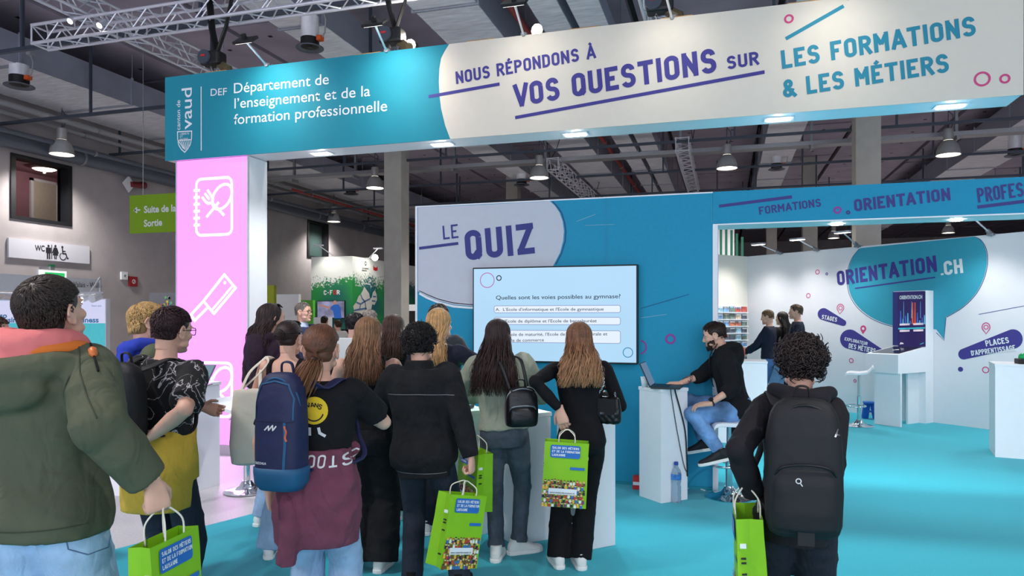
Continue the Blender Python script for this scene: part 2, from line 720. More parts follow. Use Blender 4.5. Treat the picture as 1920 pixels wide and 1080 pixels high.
m_room = M('pink_room_paint', (150, 108, 118), .8)
for i, (p, q, r, s_) in enumerate([W1, W4, W2, W3]):
    w = bpy.data.objects.new('window_%d' % (i + 1), None)
    COL.objects.link(w)
    w.location = (XW, (p + q) / 2, r)
    w['kind'] = 'structure'
    t = .11
    g = G()
    g.box((XW - .3, p, r), (XW + .03, p + t, s_))
    g.box((XW - .3, q - t, r), (XW + .03, q, s_))
    g.box((XW - .3, p + t, r), (XW + .03, q - t, r + t * .7))
    g.box((XW - .3, p + t, s_ - t * .7), (XW + .03, q - t, s_))
    g.build('window_frame', m_frame, w)
    g = G()
    g.box((XW - .22, p + t, r + t * .7), (XW - .205, q - t, s_ - t * .7))
    g.build('glass_pane', m_glass if i == 0 else M('dark_glass', (52, 66, 64), .08, var=.03), w)
# the room behind the first window
g = G()
x0, x1, ya, yb, za, zb = XW - 3.2, XW - .35, 10.0, 17.5, 3.3, 5.56
P = [Vector((x, y, z)) for x in (x0, x1) for y in (ya, yb) for z in (za, zb)]
g.add(P, [(0, 1, 3, 2), (0, 4, 5, 1), (2, 3, 7, 6), (0, 2, 6, 4), (1, 5, 7, 3)])
struct('wall_room', g, m_room)
g = G()
g.box((x0 + .005, 14.9, za), (x0 + .05, 15.6, za + 2.06))
dd = struct('door_1', g, M('cream_door', (216, 206, 190), .5))
g = G()
g.box((x0 + .004, 14.82, za), (x0 + .07, 14.9, za + 2.13)); g.box((x0 + .004, 15.6, za), (x0 + .07, 15.68, za + 2.13))
g.box((x0 + .004, 14.82, za + 2.06), (x0 + .07, 15.68, za + 2.13))
g.build('door_frame', m_white, dd)
t = thing('ceiling_light', 'round flush ceiling light glowing in the room behind the square window', 'light', (-17.1, 14.35, zb))
g = G(); g.lathe([(.0, -.005), (.3, -.005), (.3, -.05), (.28, -.06)], t.location); g.build('housing', m_white, t)
g = G(); g.lathe([(.27, -.062), (.2, -.09), (0, -.1)], t.location); g.build('diffuser', M('room_lamp_glow', (255, 236, 215), .5, emit=6, var=0), t)
light('room_lamp', 'POINT', (-17.1, 14.35, zb - .14), 20, (1, .86, .8), size=.03, parent=t)

# columns
for i, (x, y) in enumerate([(-8.4, 17.3), (2.93, 17.05), (-8.4, 28.2), (2.93, 28.0), (2.2, 38.0), (-8.4, 39), (14.3, 17.05), (14.3, 28)]):
    g = G()
    g.box((x - .25, y - .25, 0), (x + .25, y + .25, 7.55), bev=.02)
    o = g.build('column' if i == 0 else 'column.%03d' % i, m_conc)
    o['kind'] = 'structure'

# ceiling with its slabs
g = G()
g.add([(-15.4, -9, 7.6), (26, -9, 7.6), (26, 58, 7.6), (-15.4, 58, 7.6)], [(3, 2, 1, 0)])
ce = struct('ceiling', g, m_ceil)
g = G()
xs = [-15, -12.2, -9.6, -7.0, -4.4, -1.7, 1.0, 3.7, 6.4, 9.1, 11.8, 14.5, 17.2, 20, 23, 25.8]
for i in range(len(xs) - 1):
    y = -8 + (i % 3) * 1.1
    while y < 57:
        g.cur = 0
        g.box((xs[i] + .07, y, 7.42), (xs[i + 1] - .07, y + 4.3, 7.58))
        g.cur = 1
        if y > 3:
            for u in range(2):
                for v in range(3):
                    cx, cy = xs[i] + .6 + u * 1.3, y + .6 + v * 1.5
                    g.add([(cx - .045, cy - .045, 7.415), (cx + .045, cy - .045, 7.415), (cx + .045, cy + .045, 7.415), (cx - .045, cy + .045, 7.415)], [(0, 1, 2, 3)])
        y += 4.46
g.build('ceiling_slab', [m_slab, m_hole], ce)

# ----------------------------------------------------------------- ducts along the hall
def duct(x0, x1, y0, y1, z0, z1, label, side=m_gside):
    t = thing('air_duct', label, 'air duct', ((x0 + x1) / 2, y0, z0))
    g = G()
    g.cur = 0
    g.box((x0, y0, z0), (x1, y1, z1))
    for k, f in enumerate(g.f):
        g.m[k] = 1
    # bottom sheet
    y = y0
    g.cur = 0
    step = .30
    while y < y1:
        b = .003 * (1 if int(y / step) % 2 else .2)
        ye = min(y + step, y1)
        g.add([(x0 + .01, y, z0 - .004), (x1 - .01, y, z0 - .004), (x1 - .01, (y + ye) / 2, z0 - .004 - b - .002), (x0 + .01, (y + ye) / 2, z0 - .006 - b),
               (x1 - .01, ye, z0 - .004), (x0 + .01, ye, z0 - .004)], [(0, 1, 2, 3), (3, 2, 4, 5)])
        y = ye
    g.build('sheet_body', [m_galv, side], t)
    y = y0 + 1.2
    while y < y1:
        g = G()
        w = .035
        g.box((x0 - w, y, z0 - w), (x1 + w, y + .05, z0 - .018))
        g.box((x0 - w, y, z0 - .018), (x0 - .002, y + .05, z1 + w)); g.box((x1 + .002, y, z0 - .018), (x1 + w, y + .05, z1 + w))
        g.build('flange', m_gside, t)
        if y < 32:
            g = G()
            for x in (x0 - .02, x1 + .02):
                g.cyl((x, y + .025, z1), (x, y + .025, 7.42), .008, n=5)
            g.build('hanger_rod', m_tray, t)
        y += 2.6
    return t


DZ = 6.32
DUCTS = [(-14.6, -12.55), (-6.95, -6.18), (-4.58, -3.55), (-2.86, -2.40), (-2.28, -1.80), (1.0, 1.9), (6.75, 8.1)]


def clear_x(x, m=.08):
    for a, b in DUCTS:
        if a - m < x < b + m:
            return a - m if x - a < b - x else b + m
    return x


def hang_z(x):
    return DZ if any(a - .02 < x < b + .02 for a, b in DUCTS) else 7.42


duct(-14.6, -12.55, 1, 45, DZ, 6.86, 'widest sheet metal duct running along the side wall')
duct(-6.95, -6.18, 1, 45, DZ, 6.84, 'narrow sheet metal duct above the blue end of the sign')
duct(-4.58, -3.55, 1, 45, DZ, 6.95, 'bright sheet metal duct above the dome of the speech bubble')
duct(-2.86, -2.40, 1, 40, DZ + .02, 6.62, 'left one of the two slim ducts hung side by side')
duct(-2.28, -1.80, 1, 40, DZ + .02, 6.62, 'right one of the two slim ducts hung side by side')
duct(1.0, 1.9, 1, 40, DZ, 6.85, 'sheet metal duct just left of the concrete column')
duct(6.75, 8.1, 1, 45, DZ, 6.95, 'wide sheet metal duct at the right edge of the photo')


def diffuser(px, z, s, label):
    p = pt(*px, z)
    q0 = p.copy()
    t = thing('air_diffuser', label, 'air outlet', p)
    g = G(); g.lathe([(.215 * s, .12 * s), (.215 * s, DZ - p.z + .01)], p); g.build('collar', m_galv, t, True, auto=40)
    g = G(); g.lathe([(.20 * s, .02), (.225 * s, .03), (.225 * s, .25 * s), (.2 * s, .25 * s)], p); g.build('drum', m_black, t, True, auto=40)
    g = G(); g.lathe([(.21 * s, .03), (.33 * s, -.005), (.34 * s, .0), (.34 * s, .012), (.21 * s, .045)], p); g.build('rim', m_dpipe, t, True)
    g = G(); g.lathe([(.0, .0), (.06, .0), (.07, .02), (.0, .03)], p, 12)
    for k in range(10):
        a = k * pi / 5
        q = p + Vector((cos(a), sin(a), 0)) * .07 * s + Vector((0, 0, .01))
        q2 = p + Vector((cos(a + .25), sin(a + .25), 0)) * .2 * s + Vector((0, 0, .03))
        g.obox(q, q2, .035, .01)
    g.build('vanes', m_black, t)
    g = G(); g.box((p.x + .22 * s, p.y - .05, p.z + .10), (p.x + .36 * s, p.y + .05, p.z + .18), bev=.015); g.build('actuator', m_orange, t)
    g = G()
    g.tube([p + Vector((.34 * s, 0, .15)), p + Vector((.42 * s, 0, .22)), p + Vector((.45 * s, 0, .42)), p + Vector((.37 * s, 0, .56))], .012, 6)
    g.box((p.x + .30 * s, p.y - .05, p.z + .55), (p.x + .30 * s + .09, p.y + .05, p.z + .68))
    g.build('cable_box', m_wpipe, t)
    return t


diffuser((581, 91), 11.15, .63, 'round air outlet with orange actuator hanging above the lettered blue sign')
diffuser((36, 162), 13.3, .75, 'round air outlet with orange actuator at the left edge, above the bell lamp')
diffuser((978, 347), 23.4, .75, 'round air outlet below the duct left of the far truss')
diffuser((658, 364), 26.3, .8, 'round air outlet just left of the concrete column')
diffuser((1456, 318), 20.8, .68, 'round air outlet between the bell lamp and the right column')
diffuser((1903, 292), 18.4, .7, 'round air outlet at the right edge above the teal beam')

# ----------------------------------------------------------------- cross rails, tray, pipes
def rail(Y, z, x0, x1, label, mat=m_steel, w=.06, h=.06, name='ceiling_rail', cat='rail', step=3.4, dx=0.0):
    t = thing(name, label, cat, (x0, Y, z))
    g = G(); g.box((x0, Y - w / 2, z), (x1, Y + w / 2, z + h)); g.build('bar', mat, t)
    x = x0 + .9 + dx
    while x < x1:
        c = clear_x(x)
        g = G(); g.box((c - .022, Y - .022, z + h), (c + .022, Y + .022, 7.42)); g.build('hanger', mat, t)
        x += step
    return t


rail(8.6, 5.85, -15, 14, 'dark cross rail hung nearest the camera above the sign')
rail(11.5, 5.75, -15, 14, 'dark cross rail passing over the bell lamp at the left', dx=1.2)
rail(14.4, 5.72, -15, 14, 'second dark cross rail behind the big sign', dx=.3)
rail(17.4, 5.78, -15, 14, 'dark cross rail right in front of the concrete columns', dx=.7)
rail(20.6, 5.72, -15, 14, 'dark cross rail behind the concrete columns', dx=2.2)
rail(23.8, 5.68, -15, 14, 'dark cross rail low over the quiz wall', dx=1.5)
rail(27.5, 5.72, -15, 14, 'dark cross rail far back in the hall', dx=.2)
rail(32.0, 5.72, -15, 14, 'farthest dark cross rail in the hall', dx=1.2)
# perforated tray
t = thing('cable_tray', 'perforated zinc cable tray crossing the hall behind the big sign', 'cable tray', (-15, 18.7, 5.78))
g = G()
g.box((-15, 18.55, 5.78), (14, 18.85, 5.80)); g.box((-15, 18.53, 5.78), (14, 18.55, 5.88)); g.box((-15, 18.85, 5.78), (14, 18.87, 5.88))
g.build('tray', M('perforated_tray', (160, 160, 162), .45, .7, var=.25, scale=60, stretch=(3, 1, 1)), t)
for k in range(9):
    g = G(); x = clear_x(-13.5 + k * 3.1)
    g.box((x - .03, 18.66, 5.88), (x + .03, 18.74, 7.42)); g.box((x - .03, 18.53, 5.70), (x + .03, 18.87, 5.78))
    g.build('hanger', m_tray, t)


def pipe(name, label, x, z, r, mat, y0=2, y1=50):
    t = thing(name, label, 'pipe', (x, y0, z))
    g = G(); g.cyl((x, y0, z), (x, y1, z), r, n=14); g.build('run', mat, t, True, auto=50)
    y = y0 + 1.1
    while y < min(y1, 34):
        g = G(); g.lathe([(r + .012, -.03), (r + .02, -.03), (r + .02, .03), (r + .012, .03)], (0, 0, 0), 14)
        g.xf(Matrix.Translation((x, y, z)) @ Matrix.Rotation(pi / 2, 4, 'X'))
        g.build('clamp', m_tray, t)
        y += 3.4
    return t


pipe('wall_pipe', 'thick grey pipe running along the top of the side wall', -14.72, 5.42, .17, m_dpipe)
pipe('wall_pipe', 'thin grey pipe beside the thick one on the side wall', -14.30, 5.5, .055, m_dpipe)
pipe('pale_pipe', 'upper of two pale pipes hung near the side wall', -14.2, 6.02, .06, m_wpipe)
pipe('pale_pipe', 'lower of two pale pipes hung near the side wall', -14.6, 5.95, .05, m_wpipe)
pipe('sprinkler_pipe', 'red sprinkler pipe between the two bright ducts', -3.3, 6.6, .06, m_rpipe, 2, 30)
pipe('sprinkler_pipe', 'red sprinkler pipe high near the side wall', -13.4, 5.75, .045, m_rpipe, 20, 40)

# ----------------------------------------------------------------- bell lamps
def bell(px, label, h=5.27):
    p = at_h(px[0], px[1], h)
    t = thing('pendant_lamp', label, 'hall lamp', p)
    g = G()
    g.lathe([(.255, 0), (.25, .03), (.235, .12), (.20, .22), (.14, .30), (.10, .33), (.098, .33), (.138, .29), (.195, .21), (.228, .12), (.24, .03), (.245, 0)], p, 32, cap=False)
    g.build('shade', m_bell, t, True)
    g = G(); g.lathe([(0, .335), (.1, .335), (.1, .58), (.07, .6), (0, .6)], p, 20); g.build('gear_housing', m_bell, t, True, auto=40)
    g = G(); g.lathe([(0, .03), (.235, .03), (.235, .04), (0, .04)], p, 28); g.build('lens', m_lampon, t)
    g = G(); g.tube([p + Vector((0, 0, .6)), p + Vector((0, 0, .66))], .02, 6); g.tube([p + Vector((0, 0, .66)), p + Vector((0, 0, hang_z(p.x) - p.z))], .008, 5)
    g.tube([p + Vector((.05, 0, .6)), p + Vector((.1, 0, .72)), p + Vector((.09, 0, .9)), p + Vector((0, 0, 1.0))], .01, 5)
    g.build('suspension', m_steel, t)
    light('pendant_lamp_light', 'SPOT', p + Vector((0, 0, .01)), 850, (1, .97, .94), to=p - Vector((0, 0, 1)), size=.18, angle=140, blend=.7, parent=t)
    return t


bell((116, 290), 'bell lamp hanging by the side wall above the WC sign')
bell((703, 353), 'bell lamp beside the left concrete column')
bell((626, 416), 'far bell lamp low above the green trade stand')
bell((1011, 334), 'bell lamp hanging left of the sloping far truss')
bell((1363, 316), 'bell lamp between the upright far truss and the right column')
bell((1778, 291), 'bell lamp at the right, above the beam lettering')
bell((1563, 447), 'small far bell lamp left of the right column, below the teal beam')
bell((1778, 437), 'small far bell lamp right of the right column, below the teal beam')
bell((1613, 416), 'tiny far bell lamp right under the teal beam')
bell((1866, 410), 'far bell lamp under the right end of the teal beam')

for x, y, lb in ((-11, 3.2, 'added unseen bell lamp left of the camera'), (-4.5, 1.6, 'added unseen bell lamp above the crowd'), (3.2, 1.8, 'added unseen bell lamp right of the crowd'), (9.5, 7, 'added unseen bell lamp beyond the right edge')):  # unseen bell lamps, added out of frame to brighten hall and crowd
    q = Vector((x, y, 5.27)) - Vector((0, 0, HC))
    z = -ST * x + CT * y
    bell((960 + FP * (CT * x + ST * y) / z, YH - FP * q.z / z), lb)

# ----------------------------------------------------------------- trusses
def truss(name, label, p0, p1, s, r=.022, step=None, split=False):
    """square truss from p0 to p1 (bottom centre line)"""
    p0, p1 = Vector(p0), Vector(p1)
    d = (p1 - p0).normalized()
    L = (p1 - p0).length
    a = Vector((0, 0, 1)).cross(d).normalized() * (s / 2)
    u = Vector((0, 0, s))
    t = thing(name, label, 'truss', p0)
    cor = [p0 - a, p0 + a, p0 + a + u, p0 - a + u]
    for c in cor:
        g = G(); g.cyl(c, c + d * L, r, n=10); g.build('chord', m_alu, t, True, auto=50)
    n = int(L / (step or s * .95))
    st = L / n
    g = G()
    for f in range(4):
        A, B = cor[f], cor[(f + 1) % 4]
        for i in range(n):
            q0, q1 = d * (i * st), d * ((i + 1) * st)
            if i % 2 == 0:
                g.cyl(A + q0, B + q1, r * .45, n=6)
            else:
                g.cyl(B + q0, A + q1, r * .45, n=6)
    for q in (Vector((0, 0, 0)), d * L):
        for f in range(4):
            g.cyl(cor[f] + q, cor[(f + 1) % 4] + q, r * .6, n=6)
    g.build('lattice', m_alu, t)
    return t


truss('lighting_truss', 'aluminium truss crossing above the blue end of the sign', (-9.1, 7.57, 5.37), (-1.05, 7.57, 5.37), .25)
truss('lighting_truss', 'aluminium truss running into the hall, lying over the crossing one', (-8.3, 5.0, 5.68), (-8.3, 12, 5.68), .27)
truss('lighting_truss', 'short aluminium truss above the middle of the cream sign', (-.78, 7.5, 5.15), (-.78, 9.6, 5.15), .27)
truss('lighting_truss', 'far aluminium truss sloping behind the quiz wall, left of the bright duct', (-4.35, 18.2, 5.5), (-4.35, 27, 5.5), .3)
truss('lighting_truss', 'far aluminium truss seen end on, left of the middle bell lamp', (-.98, 17.2, 5.55), (-.98, 27, 5.55), .3)


def catmull2(P):
    out = []
    for i in range(len(P) - 1):
        for k in range(4):
            out.append(Vector(P[i]).lerp(Vector(P[i + 1]), k / 4))
    return out + [Vector(P[-1])]


def sling(name, label, top, bot, w=.10, spread=.17, mat=m_black, cat='sling'):
    top, bot = Vector(top), Vector(bot)
    t = thing(name, label, cat, bot)
    for s_ in (-1, 1):
        g = G()
        q = top + Vector((s_ * spread, 0, 0))
        pts = [bot, bot.lerp(q, .5) + Vector((.02 * s_, 0, -.03)), q, q + Vector((-s_ * spread * .5, .0, .03))]
        g.tube(catmull2(pts), w / 2, 8, flat=.3)
        g.build('strap', mat, t)
    return t


def hoist(px, label, lab2, zt, Y=7.45, two=False):
    p = on_y(px[0], px[1], Y)
    t = thing('chain_hoist', label, 'hoist', p)
    g = G()
    g.box((p.x - .15, p.y - .09, p.z - .08), (p.x + .12, p.y + .09, p.z + .09), bev=.03); g.build('motor', m_black, t)
    g = G(); g.lathe([(0, -.02), (.085, -.02), (.09, .0), (.085, .02), (0, .02)], (0, 0, 0), 18)
    g.xf(Matrix.Translation((p.x - .07, p.y - .1, p.z + .01)) @ Matrix.Rotation(pi / 2, 4, 'X')); g.build('drum_cover', m_steel, t)
    g = G(); g.box((p.x - .10, p.y - .127, p.z + .01), (p.x - .04, p.y - .121, p.z + .032)); g.build('red_mark', M('red_mark', (220, 40, 40), .5), t)
    g = G()
    z = p.z - .05
    k = 0
    while z > 4.52:
        for dx in (-.05, .05):
            g.lathe([(.011, -.004), (.016, 0), (.011, .004)], (0, 0, 0), 6, cap=False)
            n0 = len(g.v) - 18
            g.xf(Matrix.Translation((p.x + dx, p.y, z)) @ Matrix.Rotation(pi / 2 * (k % 2), 4, 'Z') @ Matrix.Rotation(pi / 2, 4, 'X') @ Matrix.Diagonal((1, 1.6, 1, 1)), n0)
        z -= .026
        k += 1
    g.build('chain', m_tray, t)
    g = G(); g.tube([p + Vector((.06, .02, -.05)), p + Vector((.16, .03, -.12)), p + Vector((.2, .03, 4.55 - p.z))], [.05, .07, .06], 10); g.build('chain_bag', M('clear_foil', (90, 80, 55), .25), t)
    sling('lifting_sling', lab2, (p.x, 7.57, zt), (p.x, 7.5, p.z + .1))
    return t


hoist((402, 112), 'black chain hoist on top of the sign near its blue end', 'black lifting slings below the truss above the blue sign end', 5.66)
hoist((738, 70), 'black chain hoist right above the tip of the speech bubble', 'black lifting slings hanging from the right end of the truss', 5.66)
hoist((1240, 10), 'chain hoist at the top edge above the word questions', 'black lifting slings at the top edge above the cream sign', 5.5)
for px, Y, zt, lb in [((1034, 306), 18.3, 6.55, 'black strap pair holding the near end of the sloping far truss'),
                      ((1299, 290), 17.3, 6.6, 'black strap pair holding the near end of the upright far truss'),
                      ((1112, 362), 24.5, 6.4, 'small black strap pair far along the sloping truss')]:
    p = on_y(*px, Y)
    sling('truss_strap', lb, (p.x, Y, hang_z(p.x) - .02), (p.x, Y, 5.82), .05, .22)

# spotlights on the truss over the left
for px, lb in [((131, 40), 'small bright spot clamped on the truss, left one'), ((186, 48), 'small bright spot clamped on the truss, right one')]:
    p = on_y(px[0], px[1], 7.4)
    t = thing('clamp_spotlight', lb, 'spotlight', p)
    g = G(); g.cyl(p + Vector((0, .1, .1)), p, .03, .045, 10); g.build('can', m_alu, t)
    g = G(); g.cyl(p + Vector((0, -.003, -.003)), p + Vector((0, .0, 0)), .035, n=10); g.build('lens', m_lampon, t)

# ----------------------------------------------------------------- signs on the hall wall
m_sign = M('pale_sign_board', (208, 206, 214), .6, var=.01)
t = thing('wc_sign', 'pale lilac WC sign board with toilet pictograms on the side wall', 'sign', (XW, 12.7, 2.93))
g = G(); g.box((XW + .002, 11.7, 2.93), (XW + .05, 13.76, 3.355)); g.build('board', m_sign, t)
FW = Face((XW + .05, 0, 0), (0, 1, 0), (1, 0, 0), .004)
FW.btext('WC', (66, 470), (84, 471), (66, 459), m_dtext, t, .02)
g = G()


def picto(g, F, kind, u0, v0, h):
    o, ex, ey = F.o(), F.ex, F.ey
    S = lambda pts: g.sheet([(u0 + p[0] * h, v0 + p[1] * h) for p in pts], o, ex, ey)
    S(ring2((0, .91), .085, 14))
    if kind == 'm':
        S([(-.2, .8), (.2, .8), (.2, .42), (.13, .42), (.13, 0), (.02, 0), (.02, .4), (-.02, .4), (-.02, 0), (-.13, 0), (-.13, .42), (-.2, .42)])
    elif kind == 'w':
        S([(-.13, .8), (.13, .8), (.27, .42), (.19, .4), (.12, .6), (.22, .25), (.1, .25), (.1, 0), (.02, 0), (.02, .25), (-.02, .25), (-.02, 0), (-.1, 0), (-.1, .25), (-.22, .25), (-.12, .6), (-.19, .4), (-.27, .42)])
    else:
        g.stroke([(u0 + .0 * h, v0 + .82 * h), (u0 + .03 * h, v0 + .45 * h), (u0 + .28 * h, v0 + .45 * h), (u0 + .4 * h, v0 + .12 * h), (u0 + .5 * h, v0 + .15 * h)], .09 * h, o, ex, ey)
        g.stroke([(u0 + .02 * h, v0 + .62 * h), (u0 + .25 * h, v0 + .62 * h)], .07 * h, o, ex, ey)
        g.stroke([(u0 + q[0] * h, v0 + q[1] * h) for q in arc(.05, .25, .25, .25, 120, 350, 14)], .06 * h, o, ex, ey)


for k, x in (('m', 91), ('w', 104), ('x', 117)):
    u, v = FW.uv(x, 484)
    picto(g, FW, k, u, v - .02 if k != 'x' else v - .04, .33)
u, v = FW.uv(97, 484)
g.stroke([(u, v - .02), (u, v + .31)], .02, FW.o(), FW.ex, FW.ey)
g.build('pictogram', m_dtext, t)

# exit light
p = on_x(97, 520, XW + .35)
t = thing('exit_sign', 'lit green and white emergency exit box below the WC sign', 'sign', p)
g = G(); g.box((p.x - .03, p.y - .36, p.z - .13), (p.x + .03, p.y + .36, p.z + .16)); g.build('box', m_white, t)
g = G(); g.box((p.x + .031, p.y - .34, p.z - .11), (p.x + .035, p.y + .34, p.z + .14)); g.build('lit_panel', M('exit_white', (235, 255, 235), .5, emit=1.3, var=0), t)
g = G(); g.box((p.x + .036, p.y - .2, p.z - .11), (p.x + .04, p.y + .3, p.z + .11)); g.build('green_field', M('exit_green', (40, 170, 90), .5, emit=.8, var=0), t)
g = G()
g.box((p.x + .041, p.y - .02, p.z - .08), (p.x + .043, p.y + .06, p.z + .06)); g.obox((p.x + .042, p.y + .1, p.z), (p.x + .042, p.y + .24, p.z), .003, .03)
g.build('arrow_mark', M('exit_mark', (245, 255, 245), .5, emit=1, var=0), t)
g = G(); g.box((p.x - .03, p.y - .05, p.z + .16), (p.x + .03, p.y + .05, p.z + .24)); g.box((XW, p.y - .02, p.z + .2), (p.x, p.y + .02, p.z + .24)); g.build('bracket', m_wpipe, t)
g = G(); g.box((p.x - .04, p.y - .05, p.z + .24), (p.x + .04, p.y + .05, p.z + .29)); g.build('beacon', M('green_beacon', (20, 110, 70), .4), t)

for px, nm, lb, cat, c, wd in [((231, 517), 'wall_sensor', 'small white sensor box on the side wall', 'sensor', m_white, .1),
                               ((248, 528), 'hydrant_sign', 'small dark red fire hose sign on the side wall', 'sign', M('sign_red', (150, 28, 38), .5), .13)]:
    p = on_x(px[0], px[1], XW)
    t = thing(nm, lb, cat, p)
    g = G(); g.box((XW + .002, p.y - wd, p.z - wd), (XW + .05, p.y + wd, p.z + wd)); g.build('plate', c, t)
    g = G()
    if nm == 'hydrant_sign':
        g.stroke(ring2((p.y, p.z), .05, 14), .016, (XW + .053, 0, 0), (0, 1, 0), (0, 0, 1), True)
        g.stroke([(p.y + .03, p.z + .05), (p.y - .02, p.z - .06)], .016, (XW + .053, 0, 0), (0, 1, 0), (0, 0, 1))
        g.build('hose_mark', m_white, t)
    else:
        g.lathe([(0, 0), (.03, 0), (.02, .02), (0, .025)], (0, 0, 0), 10)
        g.xf(Matrix.Translation((XW + .05, p.y, p.z)) @ Matrix.Rotation(pi / 2, 4, 'Y')); g.build('lens', m_dpipe, t)

# dark red siren with white plate
p = on_x(243, 345, XW + .2)
t = thing('wall_siren', 'dark red horn with a tilted white plate high on the side wall', 'siren', p)
g = G(); g.prism([(-.2, 0), (0, -.22), (.2, 0), (0, .22)], p + Vector((-.02, 0, 0)), (0, 1, 0), (0, 0, 1), (-.02, 0, 0)); g.build('plate', m_white, t)
g = G(); g.cyl(p + Vector((0, .05, 0)), p + Vector((0, .5, .05)), .07, .09, 12); g.build('horn', M('siren_red', (110, 28, 34), .4), t)
g = G(); g.box((XW, p.y + .42, p.z + .03), (p.x, p.y + .5, p.z + .14)); g.build('arm', m_black, t)

# green hanging direction sign
YS = 10.8
a, b = on_y(243, 367, YS), on_y(243, 438, YS)
t = thing('direction_sign', 'green hanging board with a white arrow and exit directions', 'sign', (a.x, YS, b.z))
g = G(); g.box((a.x, YS, b.z), (a.x + 2.4, YS + .03, a.z)); g.build('board', M('sign_green', (128, 168, 24), .55, var=.02), t)
FS = Face((0, YS, 0), (1, 0, 0), (0, -1, 0), .004)
m_st = M('sign_white', (226, 230, 225), .6)
FS.btext('Suite de la', (270, 399), (330, 396), (270, 386), m_st, t, .03)
FS.btext('Sortie', (270, 425), (304, 422.5), (270, 412), m_st, t, .03)
g = G()
FS.polyline(g, [(263, 393.5), (252, 394.3)], .03)
FS.polyline(g, [(257, 389), (252, 394.3), (257.3, 399)], .03)
g.build('arrow', m_st, t)
g = G()
for x in (a.x + .3, a.x + 2.1):
    g.cyl((x, YS + .015, a.z), (x, YS + .015, 7.42), .006, n=5)
g.build('wire', m_tray, t)

# ----------------------------------------------------------------- neighbouring stand (left edge)
t = thing('fascia_stand', 'white fascia board with dark lettering on a slim post, left edge', 'stand', (-13.5, 12.6, 0))
g = G(); g.box((-13.53, 6, 2.13), (-13.47, 12.62, 2.47)); g.build('fascia', m_offw, t)
g = G(); g.cyl((-13.5, 12.68, 0), (-13.5, 12.68, 2.5), .04, n=10); g.build('post', m_alu, t)
FV = Face((-13.47, 0, 0), (0, 1, 0), (1, 0, 0), .004)
FV.btext('Valais - Wallis', (138, 538), (191, 539.5), (138, 527.5), m_dtext, t, .0)
t = thing('display_wall', 'lilac and teal lit display wall with blue lettering, left edge', 'display', (-14.9, 11.45, 0))
g = G(); g.box((-14.9, 11.45, 0), (-12.02, 11.55, 2.0)); g.build('frame', m_offw, t)
g = G(); g.box((-14.88, 11.44, 1.5), (-12.04, 11.449, 1.98)); g.build('lit_panel', M('lit_lilac', (212, 214, 246), .5, emit=.95, screen=True, var=.02), t)
g = G(); g.box((-14.88, 11.44, .1), (-12.04, 11.449, 1.5)); g.build('teal_panel', M('lit_teal', (80, 190, 205), .5, emit=.9, screen=True, var=.05), t)
FD = Face((0, 11.44, 0), (1, 0, 0), (0, -1, 0), .004)
m_bt = M('blue_print', (70, 150, 205), .6)
FD.btext('so', (0, 596), (13, 596), (0, 586.5), m_bt, t, .03)
FD.btext('business', (0, 604.5), (51, 604.5), (0, 594.5), m_bt, t, .03)
FD.btext('business', (135, 604.5), (185, 604.5), (135, 594.5), m_bt, t, .03)
FD.btext('hes-so', (172, 575), (190, 575), (172, 571), m_bt, t, .0)
p = on_y(150, 560, 11.2)
t = thing('stand_spotlight', 'small bright twin spotlight over the lilac display wall', 'spotlight', p)
g = G(); g.cyl(p + Vector((0, .2, .05)), p, .07, .09, 12); g.cyl(p + Vector((.3, .2, .05)), p + Vector((.3, 0, 0)), .07, .09, 12); g.build('can', m_white, t)
g = G(); g.cyl(p + Vector((0, -.004, 0)), p, .075, n=12); g.build('lens', M('spot_lens', (255, 255, 255), .5, emit=14, var=0), t)
g = G(); g.obox(p + Vector((-.1, .1, .12)), p + Vector((.5, .1, .12)), .04, .04); g.obox(p + Vector((.15, .1, .12)), p + Vector((.15, .35, .45)), .03, .03); g.build('bracket', m_alu, t)
truss('small_truss', 'small white lattice beam below the fascia at the left edge', (-14.2, 9.6, 1.98), (-14.2, 11.3, 1.98), .14, .014)

# grey cabinet with coloured dots
p = on_y(280, 549, 13.5)
t = thing('sticker_wall', 'grey partition dotted with coloured paper stickers beside the pink pillar', 'partition', (p.x, 13.5, 0))
g = G(); g.box((p.x, 13.5, 0), (p.x + 2.2, 13.9, p.z)); g.build('panel', M('grey_partition', (120, 120, 128), .7), t)
cols = [M('dot_%d' % i, c, .6) for i, c in enumerate([(220, 210, 80), (230, 110, 110), (120, 200, 130), (120, 190, 220), (235, 235, 225), (240, 160, 90)])]
g = G()
for k in range(46):
    g.cur = rnd.randrange(6)
    x, z = p.x + .32 + rnd.random() * .9, p.z - .05 - rnd.random() * .55
    g.sheet(ring2((x, z), .035, 8), (0, 13.495, 0), (1, 0, 0), (0, 0, 1))
g.build('stickers', cols, t)

# ----------------------------------------------------------------- the far green stand
YC = 19.65
c = on_y(660.5, 480, YC)
l = on_y(583.5, 481.5, YC)
m_cw = M('far_stand_white', (222, 222, 214), .6)


